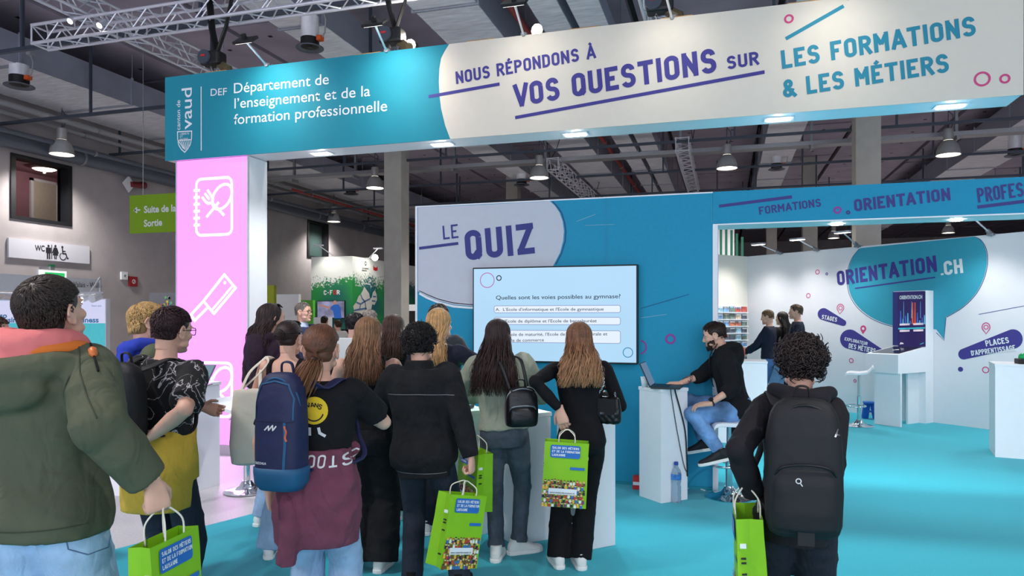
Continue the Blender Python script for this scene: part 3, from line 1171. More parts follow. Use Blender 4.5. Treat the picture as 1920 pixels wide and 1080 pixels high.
def spray_mat():
    m = bpy.data.materials.new('spray_green')
    m.use_nodes = True
    nt = m.node_tree; N, L = nt.nodes, nt.links
    b = N['Principled BSDF']; b.inputs['Roughness'].default_value = .6
    tc = N.new('ShaderNodeTexCoord'); sx = N.new('ShaderNodeSeparateXYZ'); L.new(tc.outputs['Object'], sx.inputs[0])
    nz = N.new('ShaderNodeTexNoise'); nz.inputs['Scale'].default_value = 1.1; nz.inputs['Detail'].default_value = 3; L.new(tc.outputs['Object'], nz.inputs['Vector'])
    n2 = N.new('ShaderNodeTexNoise'); n2.inputs['Scale'].default_value = 16; n2.inputs['Detail'].default_value = 2; L.new(tc.outputs['Object'], n2.inputs['Vector'])
    a1 = N.new('ShaderNodeMath'); a1.operation = 'MULTIPLY_ADD'; L.new(nz.outputs['Fac'], a1.inputs[0]); a1.inputs[1].default_value = 1.0; L.new(sx.outputs['Z'], a1.inputs[2])
    a2 = N.new('ShaderNodeMath'); a2.operation = 'MULTIPLY_ADD'; L.new(n2.outputs['Fac'], a2.inputs[0]); a2.inputs[1].default_value = 1.1; L.new(a1.outputs[0], a2.inputs[2])
    gt = N.new('ShaderNodeMapRange'); gt.inputs[1].default_value = 3.78; gt.inputs[2].default_value = 3.95; L.new(a2.outputs[0], gt.inputs[0])
    n3 = N.new('ShaderNodeTexNoise'); n3.inputs['Scale'].default_value = .8; L.new(tc.outputs['Object'], n3.inputs['Vector'])
    rp = N.new('ShaderNodeValToRGB'); L.new(n3.outputs['Fac'], rp.inputs[0])
    rp.color_ramp.elements[0].position = .38; rp.color_ramp.elements[0].color = lin((18, 92, 98)) + (1,)
    rp.color_ramp.elements[1].position = .6; rp.color_ramp.elements[1].color = lin((36, 138, 66)) + (1,)
    mx = N.new('ShaderNodeMix'); mx.data_type = 'RGBA'; L.new(gt.outputs[0], mx.inputs[0]); L.new(rp.outputs[0], mx.inputs[6]); mx.inputs[7].default_value = lin((226, 228, 222)) + (1,)
    L.new(mx.outputs[2], b.inputs['Base Color'])
    return m


t = thing('exhibition_stand', 'tall green and white spray printed stand behind the crowd', 'stand', (c.x, YC, 0))
g = G(); g.box((l.x, YC, 0), (c.x - .02, YC + .12, c.z)); g.box((c.x - .1, YC + .001, 0), (c.x, 24.5, c.z)); g.build('printed_wall', spray_mat(), t)
FC = Face((0, YC, 0), (1, 0, 0), (0, -1, 0), .006)
m_wp = M('white_print', (232, 234, 232), .6)
g = G(); FC.text('C-F', (607, 553), (623.5, 552.5), (607, 544.5), .2, g=g); FC.text('R', (631.3, 552.3), (637.2, 552.2), (631.3, 544), .2, g=g); g.build('lettering', m_wp, t)
g = G(); FC.text('O', (624.8, 552.5), (630.5, 552.3), (624.8, 544.2), .2, g=g); g.build('lettering', M('red_print', (205, 40, 40), .6), t)
FX = Face((c.x, 0, 0), (0, 1, 0), (1, 0, 0), .006)
g = G()
MAPP = [(662, 574), (668, 567), (672, 556), (676, 552), (680, 545), (683, 537), (687, 543), (692, 550), (694, 560), (697, 558), (699, 548), (703, 544), (706, 552), (707, 562), (702, 572), (698, 570), (696, 580), (692, 590), (688, 600), (664, 603), (663, 592), (664, 582)]
FX.poly(g, MAPP); g.build('map_print', M('map_grey', (200, 198, 190), .6), t)
g = G()
for pl in ([(668, 567), (676, 570), (684, 565), (694, 560)], [(676, 552), (679, 560), (684, 565), (686, 578)], [(664, 582), (674, 580), (686, 578), (692, 590)], [(674, 580), (676, 570)], [(678, 603), (682, 590), (686, 578)], [(699, 556), (705, 556)], [(697, 564), (704, 565)]):
    FX.polyline(g, pl, .05, 2)
g.build('map_lines', M('map_blue', (80, 110, 150), .6), t)
FX.btext('27 Communes', (666, 525), (681, 527), (666, 521.5), m_wp, t, .02)
FX.btext('156 places', (666, 530.5), (694, 534), (666, 527), m_wp, t, .02)
FX.btext('20 metiers', (666, 536), (678, 537.5), (666, 532.5), m_wp, t, .02)
g = G(); FX.poly(g, [(700, 497), (702, 501), (706, 502), (708, 498), (708, 507), (704, 508), (700, 506)]); g.build('red_emblem', M('red_print', (205, 40, 40)), t)
FX.btext('LAUSANNE\nREGION', (679, 504), (691, 505.5), (679, 501), m_dtext, t, .02)
g = G(); FX.ring(g, (685.5, 494), 1.6, .03, n=10); FX.polyline(g, [(685.5, 496), (685.5, 498.5)], .03); g.build('pin_mark', m_dtext, t)
# its screen
p0, p1 = on_y(595, 564, YC - .04), on_y(647, 597, YC - .04)
t2 = thing('wall_television', 'small television on the green stand showing a person in blue', 'television', (p0.x, YC, p1.z))
g = G(); g.box((p0.x, YC - .06, p1.z), (p1.x, YC - .004, p0.z)); g.build('casing', m_black, t2)
g = G(); g.box((p0.x + .02, YC - .065, p1.z + .02), (p1.x - .02, YC - .061, p0.z - .02)); g.build('screen', M('tv_lilac', (150, 150, 185), .4, emit=.7, screen=True, var=.45, scale=4), t2)
FT = Face((0, YC - .065, 0), (1, 0, 0), (0, -1, 0), .004)
g = G(); FT.poly(g, [(619, 576), (628, 570), (635, 571), (639, 578), (640, 597), (627, 597), (624, 582), (619, 580)]); g.build('picture_shirt', M('tv_blue', (40, 100, 190), .4, emit=.7, screen=True, var=.1), t2)
g = G(); FT.disc(g, (628, 567.5), 3.6); FT.poly(g, [(598, 573), (599, 570), (621, 576), (620, 580)]); g.build('picture_skin', M('tv_skin', (205, 150, 140), .4, emit=.6, screen=True, var=.1), t2)
for px, lb in [((622, 478), 'left arm lamp on top of the far green stand'), ((686, 480), 'right arm lamp on top of the far green stand')]:
    F_ = YC if px[0] < 640 else 20.6
    b0_ = on_y(px[0] + 5, px[1] + 1, F_); b0_.z = c.z
    h0_ = b0_ + Vector((-.22, -.55, .3)) if px[0] < 640 else b0_ + Vector((.5, -.3, .28))
    t3 = thing('arm_lamp', lb, 'lamp', b0_)
    g = G(); g.cyl(b0_, h0_, .015, n=6); g.build('arm', m_alu, t3)
    g = G(); g.obox(h0_ - Vector((.15, 0, 0)), h0_ + Vector((.15, 0, 0)), .1, .04); g.build('head', m_alu, t3)
    light('arm_lamp_light', 'SPOT', h0_ - Vector((0, 0, .05)), 40, (1, .97, .9), to=(b0_.x, b0_.y, 2.4), size=.08, angle=110, parent=t3)
p = on_y(703, 483, 20.2)
t3 = thing('flood_lamp', 'bright round flood lamp at the top of the far green stand', 'lamp', p)
g = G(); g.sph(p, .1, 12, 8); g.build('bulb', M('flood_glow', (255, 252, 240), .5, emit=25, var=0), t3)
g = G(); g.cyl(p, (c.x - .05, 20.5, c.z), .02, n=6); g.build('arm', m_alu, t3)

# low partitions in front of it
def partition(px0, px1, top, Y, mat, label, name='partition', th=.1):
    a, b = on_y(px0, top, Y), on_y(px1, top, Y)
    t = thing(name, label, 'partition', (a.x, Y, 0))
    g = G(); g.box((a.x, Y, .05), (b.x, Y + th, a.z)); g.build('panel', mat, t)
    g = G(); g.box((a.x, Y - .005, 0), (b.x, Y + th + .005, .05)); g.build('plinth', m_gside, t)
    return t


partition(496, 513.5, 535, 14.0, M('lime_board', (152, 160, 30), .6), 'lime green panel seen just right of the white pillar side')
partition(514, 560, 552, 16.2, m_offw, 'white partition behind the man with glasses')
partition(560, 587, 563, 17.6, M('leaf_green_board', (90, 180, 60), .6), 'leaf green partition left of the green stand')
partition(588, 612, 595, 17.0, m_offw, 'low white board under the far television', th=.3)
partition(764, 782, 571, 19.5, m_offw, 'white partition between the concrete column and quiz wall')
partition(763, 777, 583, 18.9, m_black, 'black doorway panel between the concrete column and quiz wall')
partition(527, 561, 556, 18.5, M('yellow_board', (210, 175, 50), .6), 'yellow strip of a far stand above the man with glasses')
# striped green pavilion seen through the opening
p = on_y(1348, 424, 20.5); q = on_y(1377, 424, 20.5)
t = thing('striped_pavilion', 'green and white striped far stand seen past the end of the quiz wall', 'stand', (p.x, 20.5, 0))
g = G(); g.box((p.x - .2, 20.5, 0), (q.x, 23, p.z + .6)); g.build('body', m_offw, t)
g = G()
m_gs = M('stripe_green', (30, 110, 84), .6)
for k in range(5):
    x = p.x + .02 + k * .14
    g.box((x, 20.49, 0), (x + .065, 20.499, p.z - .12 - .1 * k + .2))
g.build('stripes', m_gs, t)
g = G()
for k in range(6):
    g.obox((p.x - .15 + k * .14, 20.485, p.z + .55), (q.x, 20.485, p.z + .0 + k * .12 - .05), .004, .05)
g.build('slant_stripes', m_gs, t)
# ================================================================= the stand
m_teal = M('teal_print', (28, 146, 182), .75, var=.025, scale=30, bump=.06, bscale=300)
m_tealh = M('teal_banner', (24, 138, 158), .7, var=.02)
m_beige = M('cream_print', (230, 219, 202), .7, var=.015)
m_greyp = M('pale_grey_print', (196, 200, 210), .75, var=.015, bump=.05, bscale=300)
m_navy = M('navy_print', (66, 60, 140), .65, var=.02)
m_navy2 = M('indigo_print', (56, 60, 130), .65, var=.02)
m_tprint = M('teal_letter', (40, 140, 164), .65, var=.02)
m_ring = M('magenta_print', (214, 74, 130), .65, var=0)
m_wprint = M('white_letter', (232, 238, 240), .6, var=0)
m_outl = M('outline_print', (24, 80, 130), .65, var=0)
m_down = M('downlight_glow', (255, 253, 250), .5, emit=22, var=0)

# ----------------------------------------------------------------- big overhead sign
HY = 7.0
t = thing('overhead_sign', 'long overhead box sign, blue left end and cream right part with lettering', 'sign', (-2, HY, 3.5))
g = G(); g.box((-6.455, HY + .012, 3.505), (2.405, HY + .37, 4.5), bev=.004); g.build('box_body', M('sign_white', (240, 240, 244), .5, var=0) if False else m_white, t)
FH = Face((0, HY, 0), (1, 0, 0), (0, -1, 0), .003)
cur = [(842, 84.6), (833, 97), (827, 109), (823.6, 128), (822.6, 153), (824, 180), (827, 204), (834.5, 235), (844, 260.7)]
uv = [FH.uv(*p) for p in cur]
# teal and cream banner cloth meet along a curve
L_ = [(-6.455, 4.502)] + [(uv[0][0], 4.502)] + uv[1:-1] + [(uv[-1][0], 3.5)] + [(-6.455, 3.5)]
R_ = [(2.41, 4.502), (2.41, 3.5), (uv[-1][0], 3.5)] + uv[-2:0:-1] + [(uv[0][0], 4.502)]
g = G(); g.prism(L_, (0, HY, 0), (1, 0, 0), (0, 0, 1), (0, .012, 0)); g.build('teal_cloth', m_tealh, t)
g = G(); g.prism(R_, (0, HY, 0), (1, 0, 0), (0, 0, 1), (0, .012, 0)); g.build('cream_cloth', m_beige, t)
k1 = lambda x, y: (300 + x / 2.743, y / 2.743)
k2 = lambda x, y: (800 + x / 2.743, y / 2.743)
k3 = lambda x, y: (1400 + x / 3.6, y / 3.6)
FH.btext('DEF', k1(260, 493), k1(343, 488), k1(260, 455), m_wprint, t, .005)
FH.btext('D\u00e9partement de', k1(380, 480), k1(868, 432), k1(380, 425), m_wprint, t, .003)
FH.btext('l\u2019enseignement et de la', k1(383, 558), k1(1081, 493), k1(383, 503), m_wprint, t, .003)
FH.btext('formation professionnelle', k1(380, 640), k1(1168, 570), k1(380, 585), m_wprint, t, .003)
FH.btext('vaud', k1(163, 663), k1(163, 450), k1(108, 663), m_wprint, t, .006)
FH.btext('canton de', k1(104, 668), k1(104, 515), k1(83, 668), m_wprint, t, .002)
g = G()
FH.line(g, k1(211.5, 445), k1(212, 775), .012)
sh = [k1(90, 678), k1(163, 674), k1(162, 715), k1(155, 745), k1(143, 766), k1(127, 783), k1(110, 768), k1(97, 747), k1(91, 718)]
FH.polyline(g, sh, .012, closed=True)
FH.line(g, k1(91, 722), k1(162, 718), .012)
for i in range(6):
    FH.line(g, k1(94 + i * 11, 722), k1(120 + i * 5.5, 772 - abs(i - 2) * 4), .010)
g.build('crest_lines', m_wprint, t)
FH.btext('LIBERTE\nET\nPATRIE', k1(103, 694), k1(150, 691), k1(103, 684), m_wprint, t, 0)
g = G(); FH.text('NOUS R\u00c9PONDONS \u00c0', k2(152, 433), k2(872, 298), k2(147, 369), .185, g=g); g.build('lettering', m_navy, t)
g = G(); FH.text('VOS QUESTIONS', k2(452, 553), k2(1493, 371), k2(441, 437), .2, g=g); g.build('lettering', m_navy, t)
g = G(); FH.text('SUR', k2(1546, 358), k2(1710, 331), k2(1543, 291), .19, g=g); g.build('lettering', m_navy, t)
g = G(); FH.line(g, k2(10, 497), k2(375, 432), .034); g.build('underline', m_navy, t)
g = G(); FH.line(g, k2(455, 605), k2(1738, 370), .034); g.build('underline', m_navy, t)
g = G(); FH.text('LES FORMATIONS', k3(240, 466), k3(1550, 238), k3(228, 342), .2, g=g); g.build('lettering', m_tprint, t)
g = G(); FH.text('& LES M\u00c9TIERS', k3(248, 662), k3(1368, 486), k3(243, 541), .2, g=g); g.build('lettering', m_tprint, t)
g = G(); FH.line(g, k3(264, 262), k3(655, 40), .034); g.build('slanted_line', m_tprint, t)
for c, r in (((285, 127), 26), ((1590, 533), 50), ((1743, 531), 30)):
    g = G(); FH.ring(g, k3(*c), r / 3.6, .018); g.build('ring_print', m_ring, t)
# plywood battens peeking over the top edge
m_ply = M('plywood', (196, 150, 84), .7, var=.1)
for x0 in (-5.9, -3.9, -2.6, -1.5, -.6, .55, 1.6):
    g = G(); g.box((x0, HY + .02, 4.5), (x0 + .3, HY + .3, 4.518)); g.build('plywood_batten', m_ply, t)
# downlights
for px in ((600, 286.5), (827, 269.5), (1079, 252), (1460, 224), (1782, 199)):
    p = at_h(px[0], px[1], 3.5)
    p.y = HY + .19
    g = G(); g.box((p.x - .13, p.y - .07, 3.494), (p.x + .13, p.y + .07, 3.506)); o = g.build('downlight', m_white, t)
    g = G(); g.box((p.x - .105, p.y - .05, 3.489), (p.x + .105, p.y + .05, 3.4945)); g.build('lens', m_down, o)
    light('sign_downlight', 'SPOT', (p.x, p.y, 3.47), 165, (.96, .98, 1.0), to=(p.x, p.y - .35, 0), size=.06, angle=130, blend=.9, parent=t)
    light('sign_downlight_glow', 'POINT', (p.x, p.y, 3.455), 1.2, (.96, .98, 1.0), size=.03, parent=t)

# flood lamps on arms along the top of the sign
def flood(pb, ph, label, lit, power=120):
    b = on_y(pb[0], pb[1], HY + .1); b.z = 4.5
    h = on_y(ph[0], ph[1], HY - .62)
    t = thing('arm_floodlight', label, 'lamp', b)
    g = G(); g.cyl(b, h, .012, n=8); g.build('arm', m_alu, t)
    g = G(); g.box((b.x - .03, b.y - .05, b.z), (b.x + .03, b.y + .05, b.z + .05)); g.cyl(b, b.lerp(h, .18), .022, n=8); g.build('clamp', m_tray, t)
    R = Matrix.Translation(h) @ Matrix.Rotation(radians(38), 4, 'X')
    g = G(); g.box((-.12, -.07, 0), (.12, .07, .03), R, bev=.006); g.box((-.02, -.02, .03), (.02, .02, .08), R); g.build('head', m_black, t)
    g = G(); g.box((-.1, -.055, -.004), (.1, .055, .001), R); g.build('lens', M('flood_lens', (255, 250, 240), .5, emit=3, var=0), t)
    light('floodlight', 'SPOT', h - Vector((0, 0, .03)), power, (1, .97, .9), to=(h.x, HY + .05, 4.1), size=.09, angle=115, blend=.9, parent=t)


flood((506, 120), (461, 78), 'arm floodlight over the blue sign, left one', 1, 55)
flood((728, 92), (703, 46), 'arm floodlight over the blue sign, right one beside the hoist', 1, 55)
flood((984, 66), (965, 8), 'arm floodlight over the start of the cream sign', 1, 11)
flood((1262, 34), (1246, -18), 'arm floodlight beside the chain hoist above the cream sign', 1, 11)
flood((1592, 4), (1580, -50), 'arm floodlight above the teal lettering of the cream sign', 1, 13)
for px, lb in (((768, 87), 'bright lamp glaring over the top edge of the blue sign'), ((1006, 59), 'bright lamp glaring over the top edge of the cream sign')):
    p = on_y(px[0], px[1], HY + .6)
    t = thing('glare_lamp', lb, 'lamp', p)
    g = G(); g.sph(p, .055, 12, 8); g.build('bulb', M('glare_glow', (255, 246, 210), .5, emit=45, var=0), t)
    g = G(); g.cyl(p + Vector((0, .02, .02)), p + Vector((0, .14, .05)), .07, .05, 10); g.cyl(p + Vector((0, .1, 0)), (p.x, HY + .3, 4.5), .015, n=6); g.build('housing', m_black, t)
    light('glare_light', 'POINT', p + Vector((0, -.03, .07)), 45, (1, .95, .84), size=.04, parent=t)

# ----------------------------------------------------------------- pink pillar
PX0, PX1, PY = -6.335, -5.315, 7.045
m_pink = M('pink_backlit', (252, 152, 252), .6, emit=.66, var=0)
m_icon = M('icon_white', (255, 240, 255), .6, emit=1.0, var=0)
t = thing('light_pillar', 'pink glowing pillar with white kitchen icons holding up the sign', 'pillar', ((PX0 + PX1) / 2, PY, 0))
g = G(); g.box((PX0, PY + .02, .12), (PX1, PY + .36, 3.5), bev=.006); g.build('white_body', m_white, t)
g = G(); g.box((PX0 + .01, PY, .0), (PX1 - .01, PY + .35, .12)); g.build('plinth', M('plinth_grey', (172, 168, 176), .6), t)
g = G(); g.box((PX0 + .018, PY, .122), (PX1 - .014, PY + .02, 3.495)); g.build('pink_panel', m_pink, t)
g = G()
for x in (PX0, PX1 - .014):
    g.box((x, PY - .006, .12), (x + .014, PY + .02, 3.5))
g.build('edge_profile', m_alu, t)
FP_ = Face((0, PY, 0), (1, 0, 0), (0, -1, 0), .004)
q7 = lambda x, y: (x / 3.177, 260 + y / 3.177)


def notebook(dy=0):
    g = G()
    sw = .03
    a, b = FP_.uv(368, 336.5 + dy), FP_.uv(434.5, 439 + dy)
    g.stroke(rrect(a[0], b[1], b[0], a[1], .07), sw, FP_.o(), FP_.ex, FP_.ey, True)
    for yy in (357, 370, 383, 396, 409, 422):
        u = FP_.uv(368, yy + dy)
        g.stroke([(u[0] - .04, u[1]), (u[0] + .05, u[1])], sw, FP_.o(), FP_.ex, FP_.ey)
    Q = lambda x, y: (lambda p: FP_.uv(p[0], p[1] + dy))(q7(x, y))
    S = lambda pts: g.stroke(pts, sw, FP_.o(), FP_.ex, FP_.ey)
    S([Q(1335, 457), Q(1262, 380)])
    S([Q(1230, 467), Q(1303, 378)])
    # fork head
    S([Q(1203, 347), Q(1226, 377), Q(1240, 385), Q(1256, 383), Q(1266, 372), Q(1268, 358), Q(1262, 345), Q(1235, 305)])
    S([Q(1219, 326), Q(1248, 362)])
    # spoon bowl
    c = Q(1322, 346); e = Q(1352, 312)
    pts = []
    for i in range(20):
        a_ = 2 * pi * i / 20
        lx, ly = .165 * cos(a_), .118 * sin(a_)
        pts.append((c[0] + lx * .66 - ly * .72, c[1] + lx * .75 + ly * .66))
    g.stroke(pts, sw, FP_.o(), FP_.ex, FP_.ey, True)
    g.build('notebook_icon', m_icon, t)


notebook(0)
notebook(343)
g = G()
FP_.polyline(g, [(420.5, 515), (441.5, 540), (401, 588), (381.5, 564.5)], .03, closed=True)
FP_.polyline(g, [(437, 535), (396, 583)], .025)
FP_.polyline(g, [(381.5, 564.5), (358, 590), (365, 601), (391, 575)], .03)
FP_.disc(g, (421.5, 530), 2.4)
g.build('cleaver_icon', m_icon, t)
light('pillar_spill', 'AREA', ((PX0 + PX1) / 2, PY - .03, 1.7), 26, (1, .45, 1), to=((PX0 + PX1) / 2, 0, 1.7), size=.95, size_y=3.2, parent=t)

# ----------------------------------------------------------------- quiz wall
QY, QZ = 6.9, 2.78
t = thing('quiz_wall', 'teal partition wall with pale grey bubble and big quiz lettering', 'partition wall', (-1.6, QY, 0))
g = G(); g.box((-3.115, QY + .003, 0), (-.115, QY + .09, QZ)); g.build('board', m_teal, t)
g = G()
g.box((-3.135, QY - .002, 0), (-3.112, QY + .095, QZ + .012)); g.box((-3.112, QY + .002, QZ), (-.115, QY + .095, QZ + .012))
g.build('white_edge', m_white, t)
FQ = Face((0, QY + .003, 0), (1, 0, 0), (0, -1, 0), .003)
k6 = lambda x, y: (760 + x / 3, 360 + y / 3)
bub = [(783.6, 389), (900, 384), (1031, 377), (1040, 385), (1049, 398), (1055, 415), (1057.5, 433), (1056, 452), (1050, 474), (1038, 497), (1018, 525), (980, 552), (940, 567), (905, 573), (880, 573.5), (850, 571), (822, 564), (800, 555), (783.6, 546)]
g = G(); FQ.poly(g, [(x, y) for x, y in bub]); g.build('bubble_print', m_greyp, t)
g = G(); FQ.polyline(g, [(786, 550), (800, 558), (822, 567), (850, 574.5), (880, 577), (890, 577)], .022); g.build('white_outline', m_wprint, t)
g = G(); FQ.polyline(g, [(1036, 377.5), (1044, 386), (1053, 399), (1058.5, 416), (1061, 434), (1059.5, 453), (1053, 475), (1042, 496)], .012)
FQ.polyline(g, [(786, 545), (800, 552), (822, 561), (850, 568), (880, 571), (890, 571)], .008)
g.build('dark_outline', m_outl, t)
g = G(); FQ.text('LE', k6(214, 268), k6(300, 258), k6(208, 191), .13, g=g, k=2); g.build('lettering', m_navy2, t)
g = G(); FQ.text('QUIZ', k6(343, 387), k6(730, 345), k6(334, 219), .2, .15, g=g, k=2); g.build('lettering', m_navy2, t)
g = G(); FQ.line(g, k6(78, 317), k6(298, 289), .03, 2); g.build('underline', m_navy2, t)
g = G(); FQ.line(g, k6(1325, 655), k6(1595, 576), .006); g.build('thin_dark_line', m_outl, t)
g = G(); FQ.line(g, k6(1325, 708), k6(1470, 688), .006); FQ.line(g, k6(962, 166), k6(1070, 125), .006); FQ.line(g, k6(1010, 188), k6(1175, 182), .005); g.build('thin_pale_line', M('pale_line', (120, 170, 195), .6), t)
g = G(); FQ.ring(g, k6(1491, 827), 8, .02); g.build('ring_print', M('violet_ring', (140, 62, 150), .6), t)
g = G(); FQ.polyline(g, [k6(1318 + 36 * cos(a_), 873 + 38 * sin(a_)) for a_ in [(-80 + i * 16) * pi / 180 for i in range(11)]], .016); g.build('ring_print', M('violet_ring', (140, 62, 150), .6), t)
g = G(); FQ.line(g, (1136.5, 371), (1137, 500), .004, 3); g.build('panel_seam', M('seam', (60, 150, 185), .6), t)
g = G(); g.box((-3.1, QY - .012, 0), (-.12, QY + .002, .035)); g.build('skirting_strip', m_tealh, t)
# white end post
t = thing('frame_post', 'slim white post at the right end of the quiz wall', 'post', (-.09, QY, 0))
g = G(); g.box((-.115, QY - .002, 0), (-.07, QY + .36, 2.48)); g.build('profile', m_white, t)
g = G(); g.box((-.0695, QY + .02, .0), (-.068, QY + .34, 2.46)); g.build('inner_face', m_offw, t)

# teal beam to the right
t = thing('portal_beam', 'teal beam with indigo lettering spanning from the quiz wall to the right', 'beam', (2, QY, 2.48))
g = G(); g.box((-.113, QY + .003, 2.49), (4.5, QY + .36, QZ + .01)); g.build('board', m_teal, t)
g = G(); g.box((-.113, QY, 2.478), (4.5, QY + .362, 2.49)); g.build('white_underside', m_white, t)
g = G(); g.box((4.2, QY + .01, 0), (4.5, QY + .35, 2.478)); g.build('support', m_teal, t)
k5 = lambda x, y: (1280 + x / 3, 220 + y / 3)
m_pur = M('purple_print', (62, 58, 128), .65)
g = G(); FQ.text('FORMATIONS', k5(432, 548), k5(780, 501), k5(429, 504), .17, g=g); g.build('lettering', m_pur, t)
g = G(); FQ.text('ORIENTATION', k5(968, 530), k5(1508, 466), k5(962, 462), .2, g=g); g.build('lettering', m_pur, t)
a_, b_ = FQ.uv(*k5(1664, 480)), FQ.uv(*k5(1920, 446))
kk = din_width('PROFESSIONNELLE', .18, .14) / din_width('PROFES', .18, .14)
e_ = (a_[0] + (b_[0] - a_[0]) * kk, a_[1] + (b_[1] - a_[1]) * kk)
dv = Vector((e_[0] - a_[0], e_[1] - a_[1])); wd = dv.length; dv.normalize()
g = G(); din(g, 'PROFESSIONNELLE', FQ.o() + FQ.ex * a_[0] + FQ.ey * a_[1], FQ.ex * dv.x + FQ.ey * dv.y, FQ.ey * dv.x - FQ.ex * dv.y, .125, .18, .14, wd); g.build('lettering', m_pur, t)
g = G(); FQ.line(g, k5(204, 500), k5(615, 447), .028); g.build('underline', m_pur, t)
g = G(); FQ.line(g, k5(1658, 505), k5(1925, 472), .028); g.build('underline', m_pur, t)
g = G(); FQ.ring(g, k5(871, 522), 5.7, .018); g.build('ring_print', M('violet_ring', (140, 62, 150), .6), t)
g = G(); FQ.ring(g, k5(931, 535), 2.8, .012); g.build('ring_print', m_pur, t)
for px in ((1575, 414), (1812, 403)):
    p = at_h(px[0], px[1], 2.48); p.y = QY + .2
    g = G(); g.lathe([(0, 0), (.05, 0), (.05, -.012), (0, -.014)], (p.x, p.y, 2.478), 14); g.build('spot_lens', m_down, t)
    light('beam_spot', 'SPOT', (p.x, p.y, 2.45), 90, (.9, .94, 1), to=(p.x + .6, p.y + 1.5, 0), size=.05, angle=140, blend=.9, parent=t)

# ----------------------------------------------------------------- television
t = thing('television', 'large wall television showing the quiz question with answer boxes', 'television', (-1.63, QY, 1.17))
TX0, TX1, TZ0, TZ1 = -2.465, -.80, 1.172, 2.125
g = G(); g.box((TX0, QY - .075, TZ0), (TX1, QY + .002, TZ1), bev=.006); g.build('casing', m_black, t)
g = G(); g.box((TX0 + .014, QY - .079, TZ0 + .016), (TX1 - .014, QY - .0752, TZ1 - .014)); g.build('screen', M('tv_sky', (176, 218, 248), .35, emit=.97, screen=True, var=.02, scale=1.5), t)
FT = Face((0, QY - .079, 0), (1, 0, 0), (0, -1, 0), .003)
m_tvt = M('tv_text', (48, 58, 104), .5, emit=.25, screen=True, var=0)
m_tvw = M('tv_white', (228, 240, 253), .4, emit=.98, screen=True, var=0)
m_tvb = M('tv_boxline', (160, 175, 225), .4, emit=.7, screen=True, var=0)
FT.btext('Quelles sont les voies possibles au gymnase?', k6(510, 605), k6(1210, 597), k6(510, 582), m_tvt, t, .008)
boxes = [((926.7, 573.5), (1163.3, 586)), ((926.7, 595), (1163.3, 609)), ((926.7, 619), (1163.3, 644))]
for a_, b_ in boxes:
    u, v = FT.uv(*a_), FT.uv(*b_)
    pl = rrect(u[0], v[1], v[0], u[1], .02)
    g = G(); g.sheet(pl, FT.o(), FT.ex, FT.ey); g.build('answer_box', m_tvw, t)
    g = G(); g.stroke(pl, .006, FT.o(1.5), FT.ex, FT.ey, True); g.build('box_outline', m_tvb, t)
FT.btext("A.  L'Ecole d'informatique et l'Ecole de gymnastique", (929.3, 583), (1132, 582.2), (929.3, 577.3), m_tvt, t, .006, k=2)
FT.btext("B.  L'Ecole de dipl\u00f4me et l'Ecole de baccalaur\u00e9at", (929.3, 605), (1119, 604.2), (929.3, 599.2), m_tvt, t, .006, k=2)
FT.btext("C.  L'Ecole de maturit\u00e9, l'Ecole de culture g\u00e9n\u00e9rale et", (929.3, 630), (1139, 628.8), (929.3, 624.2), m_tvt, t, .006, k=2)
FT.btext("l'Ecole de commerce", (942, 641), (1020, 640), (942, 635.2), m_tvt, t, .006, k=2)
g = G(); FT.ring(g, (913.5, 525.5), 13, .008, n=40); g.build('ring_graphic', M('tv_ring_pink', (225, 110, 200), .4, emit=.6, screen=True, var=0), t)
g = G(); FT.ring(g, (935.5, 521.3), 4.2, .01); g.build('ring_graphic', m_tvt, t)
g = G(); FT.ring(g, (1177.3, 661), 9, .008, n=36); g.build('ring_graphic', M('tv_ring_blue', (40, 160, 215), .4, emit=.6, screen=True, var=0), t)
light('television_glow', 'AREA', (-1.63, QY - .1, 1.65), 14, (.8, .92, 1), to=(-1.63, 0, 1.65), size=1.6, size_y=.9, parent=t)

# ----------------------------------------------------------------- quiz consoles
def pillar45(name, cx, cy, s, h, label, cat, group=None, rot=45):
    t = thing(name, label, cat, (cx, cy, .007), radians(rot), group)
    g = G(); g.box((-s / 2, -s / 2, 0), (s / 2, s / 2, h - .03), bev=.003); g.build('column', m_white, t, local=True)
    g = G(); g.box((-s / 2 - .006, -s / 2 - .006, h - .03), (s / 2 + .006, s / 2 + .006, h), bev=.003); g.build('top_board', m_white, t, local=True)
    return t


m_green = M('buzzer_green', (30, 160, 90), .25, emit=.15)
for x, lb in ((-.96, 'white quiz console beside the girl with the chain bag'), (-1.43, 'white quiz console behind the girl in the sage sweater'),
              (-1.90, 'white quiz console hidden behind the person in the denim jacket')):
    pillar45('quiz_console', x, 5.04, .30, .925, lb, 'console', 'quiz consoles in front of the television')
for x, lb in ((-1.43, 'green buzzer on the console behind the black mini backpack'), (-1.90, 'green buzzer on the console behind the denim jacket')):
    t = thing('quiz_buzzer', lb, 'buzzer', (x, 5.04, .933))
    g = G(); g.box((x - .07, 4.97, .933), (x + .07, 5.11, .965), bev=.01); g.build('base', m_black, t)
    g = G(); g.lathe([(.055, .965), (.055, .98), (.05, 1.0), (.03, 1.012), (0, 1.016)], (x, 5.04, 0), 20); g.build('dome', M('buzzer_lit', (60, 230, 120), .3, emit=3, var=0), t, True)
    light('buzzer_glow', 'POINT', (x, 5.0, 1.05), 1.6, (.2, 1, .45), size=.05, parent=t)
